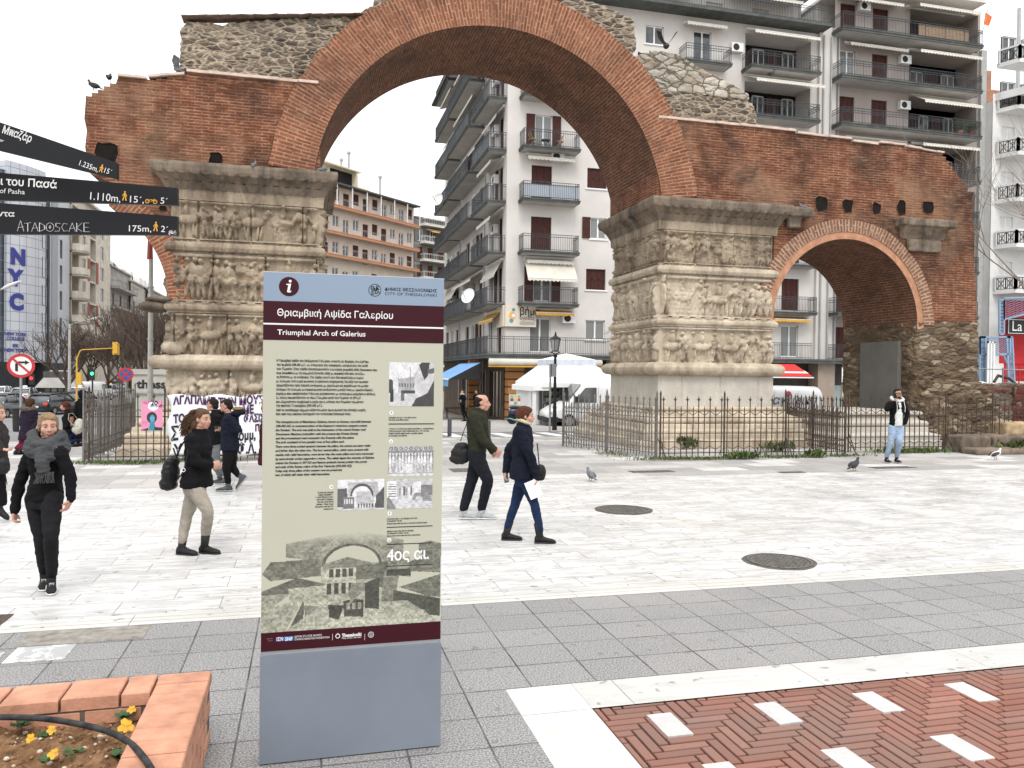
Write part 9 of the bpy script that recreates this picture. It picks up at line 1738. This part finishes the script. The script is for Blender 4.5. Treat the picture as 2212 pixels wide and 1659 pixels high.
hair_mesh(rB, cap_hair(Q, R3, 1.12) + [(Q(0, -.045, -.03), (.085, .07, .09), R3), (Q(0, -.07, .02), (.088, .07, .085), R3)], H_rd, .009, .005, 55); mb = MB(); mb.tube([P['neck'] + sv*(.075*math.cos(t_)) + fv*(.075*math.sin(t_) + .015) + Vector((0, 0, .055 - .03*math.sin(t_))) for t_ in np.linspace(0, 2*math.pi, 20, endpoint=False)], .024, 8, closed=True); mb.tube([P['neck'] - fv*.05 + Vector((0, 0, .06)), P['neck'] - fv*.13 + Vector((0, 0, .09))], [.015, .01], 6, mi=1, flat=.4); o = meshdata_obj('neck_scarf', remeshed(mb, .009, 2, wrinkle(.006, 20, 1)), cloth('cream_scarf', (.50, .48, .33), 12, .6), rB); mb = MB(); mb.tube([P['neck'] - fv*.07 + Vector((0, 0, .06)), P['neck'] - fv*.16 + Vector((0, 0, .09)), P['neck'] - fv*.2 + Vector((0, 0, .085))], [.016, .014, .006], 6, flat=.5); mb.build('scarf_tail', plain('teal_cloth', (.10, .42, .40), .8), o)
A1 = (_r*.93 + Vector((0, 0, -.28))).normalized(); dpp = on_z(*cv(680, 1538)).dot(_f); X = lambda x, y, o=0: at_depth(*cv(x, y), dpp - o)
slab('paper_sheet', 'folded white paper held low by the person with the auburn bob', X(882, 1040, .19), (X(960, 1090) - X(865, 1130)).normalized(), (X(805, 985) - X(865, 1130)).normalized(), .165, .22, .003, M_frame, 'paper'); slab('booklet', 'small blue and green booklet in the far hand of the auburn haired person', X(618, 935, -.08), (_r + Vector((0, 0, .2))).normalized(), Vector((-.15, 0, 1)).normalized(), .06, .11, .008, plain('booklet_print', (.04, .12, .16), .4, .8, 18), 'booklet')
bag_obj('handbag', 'black handbag at the hip of the person in the navy quilted jacket', [(X(950, 880, .05), (.07, .05, .11))], [[X(935, 820, .05), X(925, 700, .08), X(915, 600, .1)]], MATS['black_leather'], 'bag', .008)
# person on the phone at the right
cv = lambda x, y: (1865.3 + .11575*x, 822.9 + .11575*y)
pC = fill(cv, dict(head=(640, 240), neck=(628, 370), shL=(745, 425), shR=(480, 425), elL=(815, 620, -.02), wrL=(785, 790, .08), elR=(425, 545, .1), wrR=(578, 400, .2), hdR=(598, 310, .18, -10, .9), hem=(612, 835), hipL=(675, 850), hipR=(545, 850), knL=(672, 1130, .1), anL=(655, 1430, .05), toL=(700, 1545, .22), knR=(520, 1120, .0), anR=(515, 1380, -.15), toR=(512, 1505, .0)))
rC, P, Q, R3, fv, sv, hf = person('person in a black jacket over a white hoodie and light blue jeans, phoning', cv(640, 1545), pC, 88, 78, SK2, C_blk, C_ljn, (M_snk, M_sole), H_dk, s=1.04, cw=(1.05, 1.1, 1.15), bulk=1.05, vox=.010, crv=.35, slim=.92)
hair_mesh(rC, cap_hair(Q, R3, 1.0), H_dk); nk = P['neck']; mb = MB(); pv = (P['hipL'] + P['hipR'])/2; ell_loft(mb, [(pv + Vector((0, 0, .02)) + fv*.085, .105, .09), (pv.lerp(nk, .5) + fv*.09, .095, .075), (nk - Vector((0, 0, .1)) + fv*.085, .06, .06), (nk + fv*.05, .05, .05)], sv, fv); meshdata_obj('hoodie_front', remeshed(mb, .013, 3, wrinkle(.007, 12, 7)), C_wht, rC)
mb = MB(); mb.tube([nk + sv*(.14*math.cos(t_)) + fv*(.10*math.sin(t_) + .0) + Vector((0, 0, .05 - .05*math.sin(t_))) for t_ in np.linspace(-.9, math.pi + .9, 16)], .038, 10); meshdata_obj('hood', remeshed(mb, .013, 3, wrinkle(.008, 12, 8)), C_wht, rC)
mb = MB(); [mb.tube([nk + sv*a + fv*.15, nk + sv*a*1.1 + fv*.2 - Vector((0, 0, .16)), nk + sv*a*1.1 + fv*.19 - Vector((0, 0, .27))], .006, 5) for a in (-.09, .09)]; mb.build('cords', M_frame, rC)
mb = MB(); [mb.tube([Q(.031*s_ + .024*math.cos(t_), .101, .004 + .018*math.sin(t_)) for t_ in np.linspace(0, 2*math.pi, 12, endpoint=False)], .0035, 5, closed=True) for s_ in (-1, 1)]; [mb.tube([Q(.055*s_, .10, .008), Q(.078*s_, .0, .008)], .003, 5) for s_ in (-1, 1)]; mb.tube([Q(-.008, .104, .006), Q(.008, .104, .006)], .003, 5); mb.build('glasses', M_blk, rC); hair_mesh(rC, [(Q(0, .05, -.078), (.048, .042, .03), R3)], H_dk, .008, .004, 80, 'beard')
slab('phone', 'dark phone held to the ear of the person in the white hoodie', P['hdR'] + Vector((0, 0, .05)) + fv*.02 + _r*(-.02), (_r*.4 - _f*.9).normalized(), Vector((-.35, 0, 1)).normalized(), .07, .14, .01, M_blk, 'phone')
# two distant people by the shops
c3_ = lambda x, y: (932.6 + .1364*x, 740.6 + .1364*y)
pD = fill(c3_, dict(head=(487, 775), neck=(492, 815), shL=(470, 835, .15), shR=(515, 835, -.1), elL=(455, 890, .15), wrL=(430, 880, .2), elR=(535, 890, -.1), wrR=(520, 930), hem=(490, 985), hipL=(480, 960), hipR=(500, 960), knL=(478, 1060, .05), anL=(480, 1130), toL=(470, 1150, .15), knR=(505, 1050, -.1), anR=(512, 1120, -.1), toR=(520, 1145, 0)))
rD, P, Q, R3, fv, sv, hf = person('distant person in a dark coat and beige scarf walking past the shops', c3_(490, 1150), pD, 140, 140, SK1, C_blk, C_blk, (M_boot, M_boot), H_br, dep=44, s=1.0, vox=.02); hair_mesh(rD, cap_hair(Q, R3, 1.05), H_br, .018, .004); hair_mesh(rD, [(P['neck'] + fv*.03, (.15, .14, .08)), (P['neck'] + fv*.12 - Vector((0, 0, .25)), (.06, .05, .25))], cloth('beige_scarf', (.34, .31, .27), 10, .5), .02, .01, 15, 'scarf')
pE = fill(c3_, dict(head=(706, 775), neck=(706, 815), shL=(680, 835, .1), shR=(735, 835, -.1), elL=(665, 890), wrL=(690, 920, .1), elR=(750, 890), wrR=(740, 930), hem=(710, 960), hipL=(695, 960), hipR=(725, 960), knL=(700, 1060), anL=(700, 1130), toL=(685, 1150, .15), knR=(725, 1060), anR=(725, 1130), toR=(715, 1150, .1)))
rE, P, Q, R3, fv, sv, hf = person('distant dark haired person in black standing before the brown shopfront', c3_(705, 1150), pE, 120, 120, SK2, C_blk, C_blk, (M_boot, M_boot), H_dk, dep=44.2, s=1.02, vox=.02); hair_mesh(rE, cap_hair(Q, R3, 1.08), H_dk, .018, .004)
bpy.data.scenes.remove(TMP)
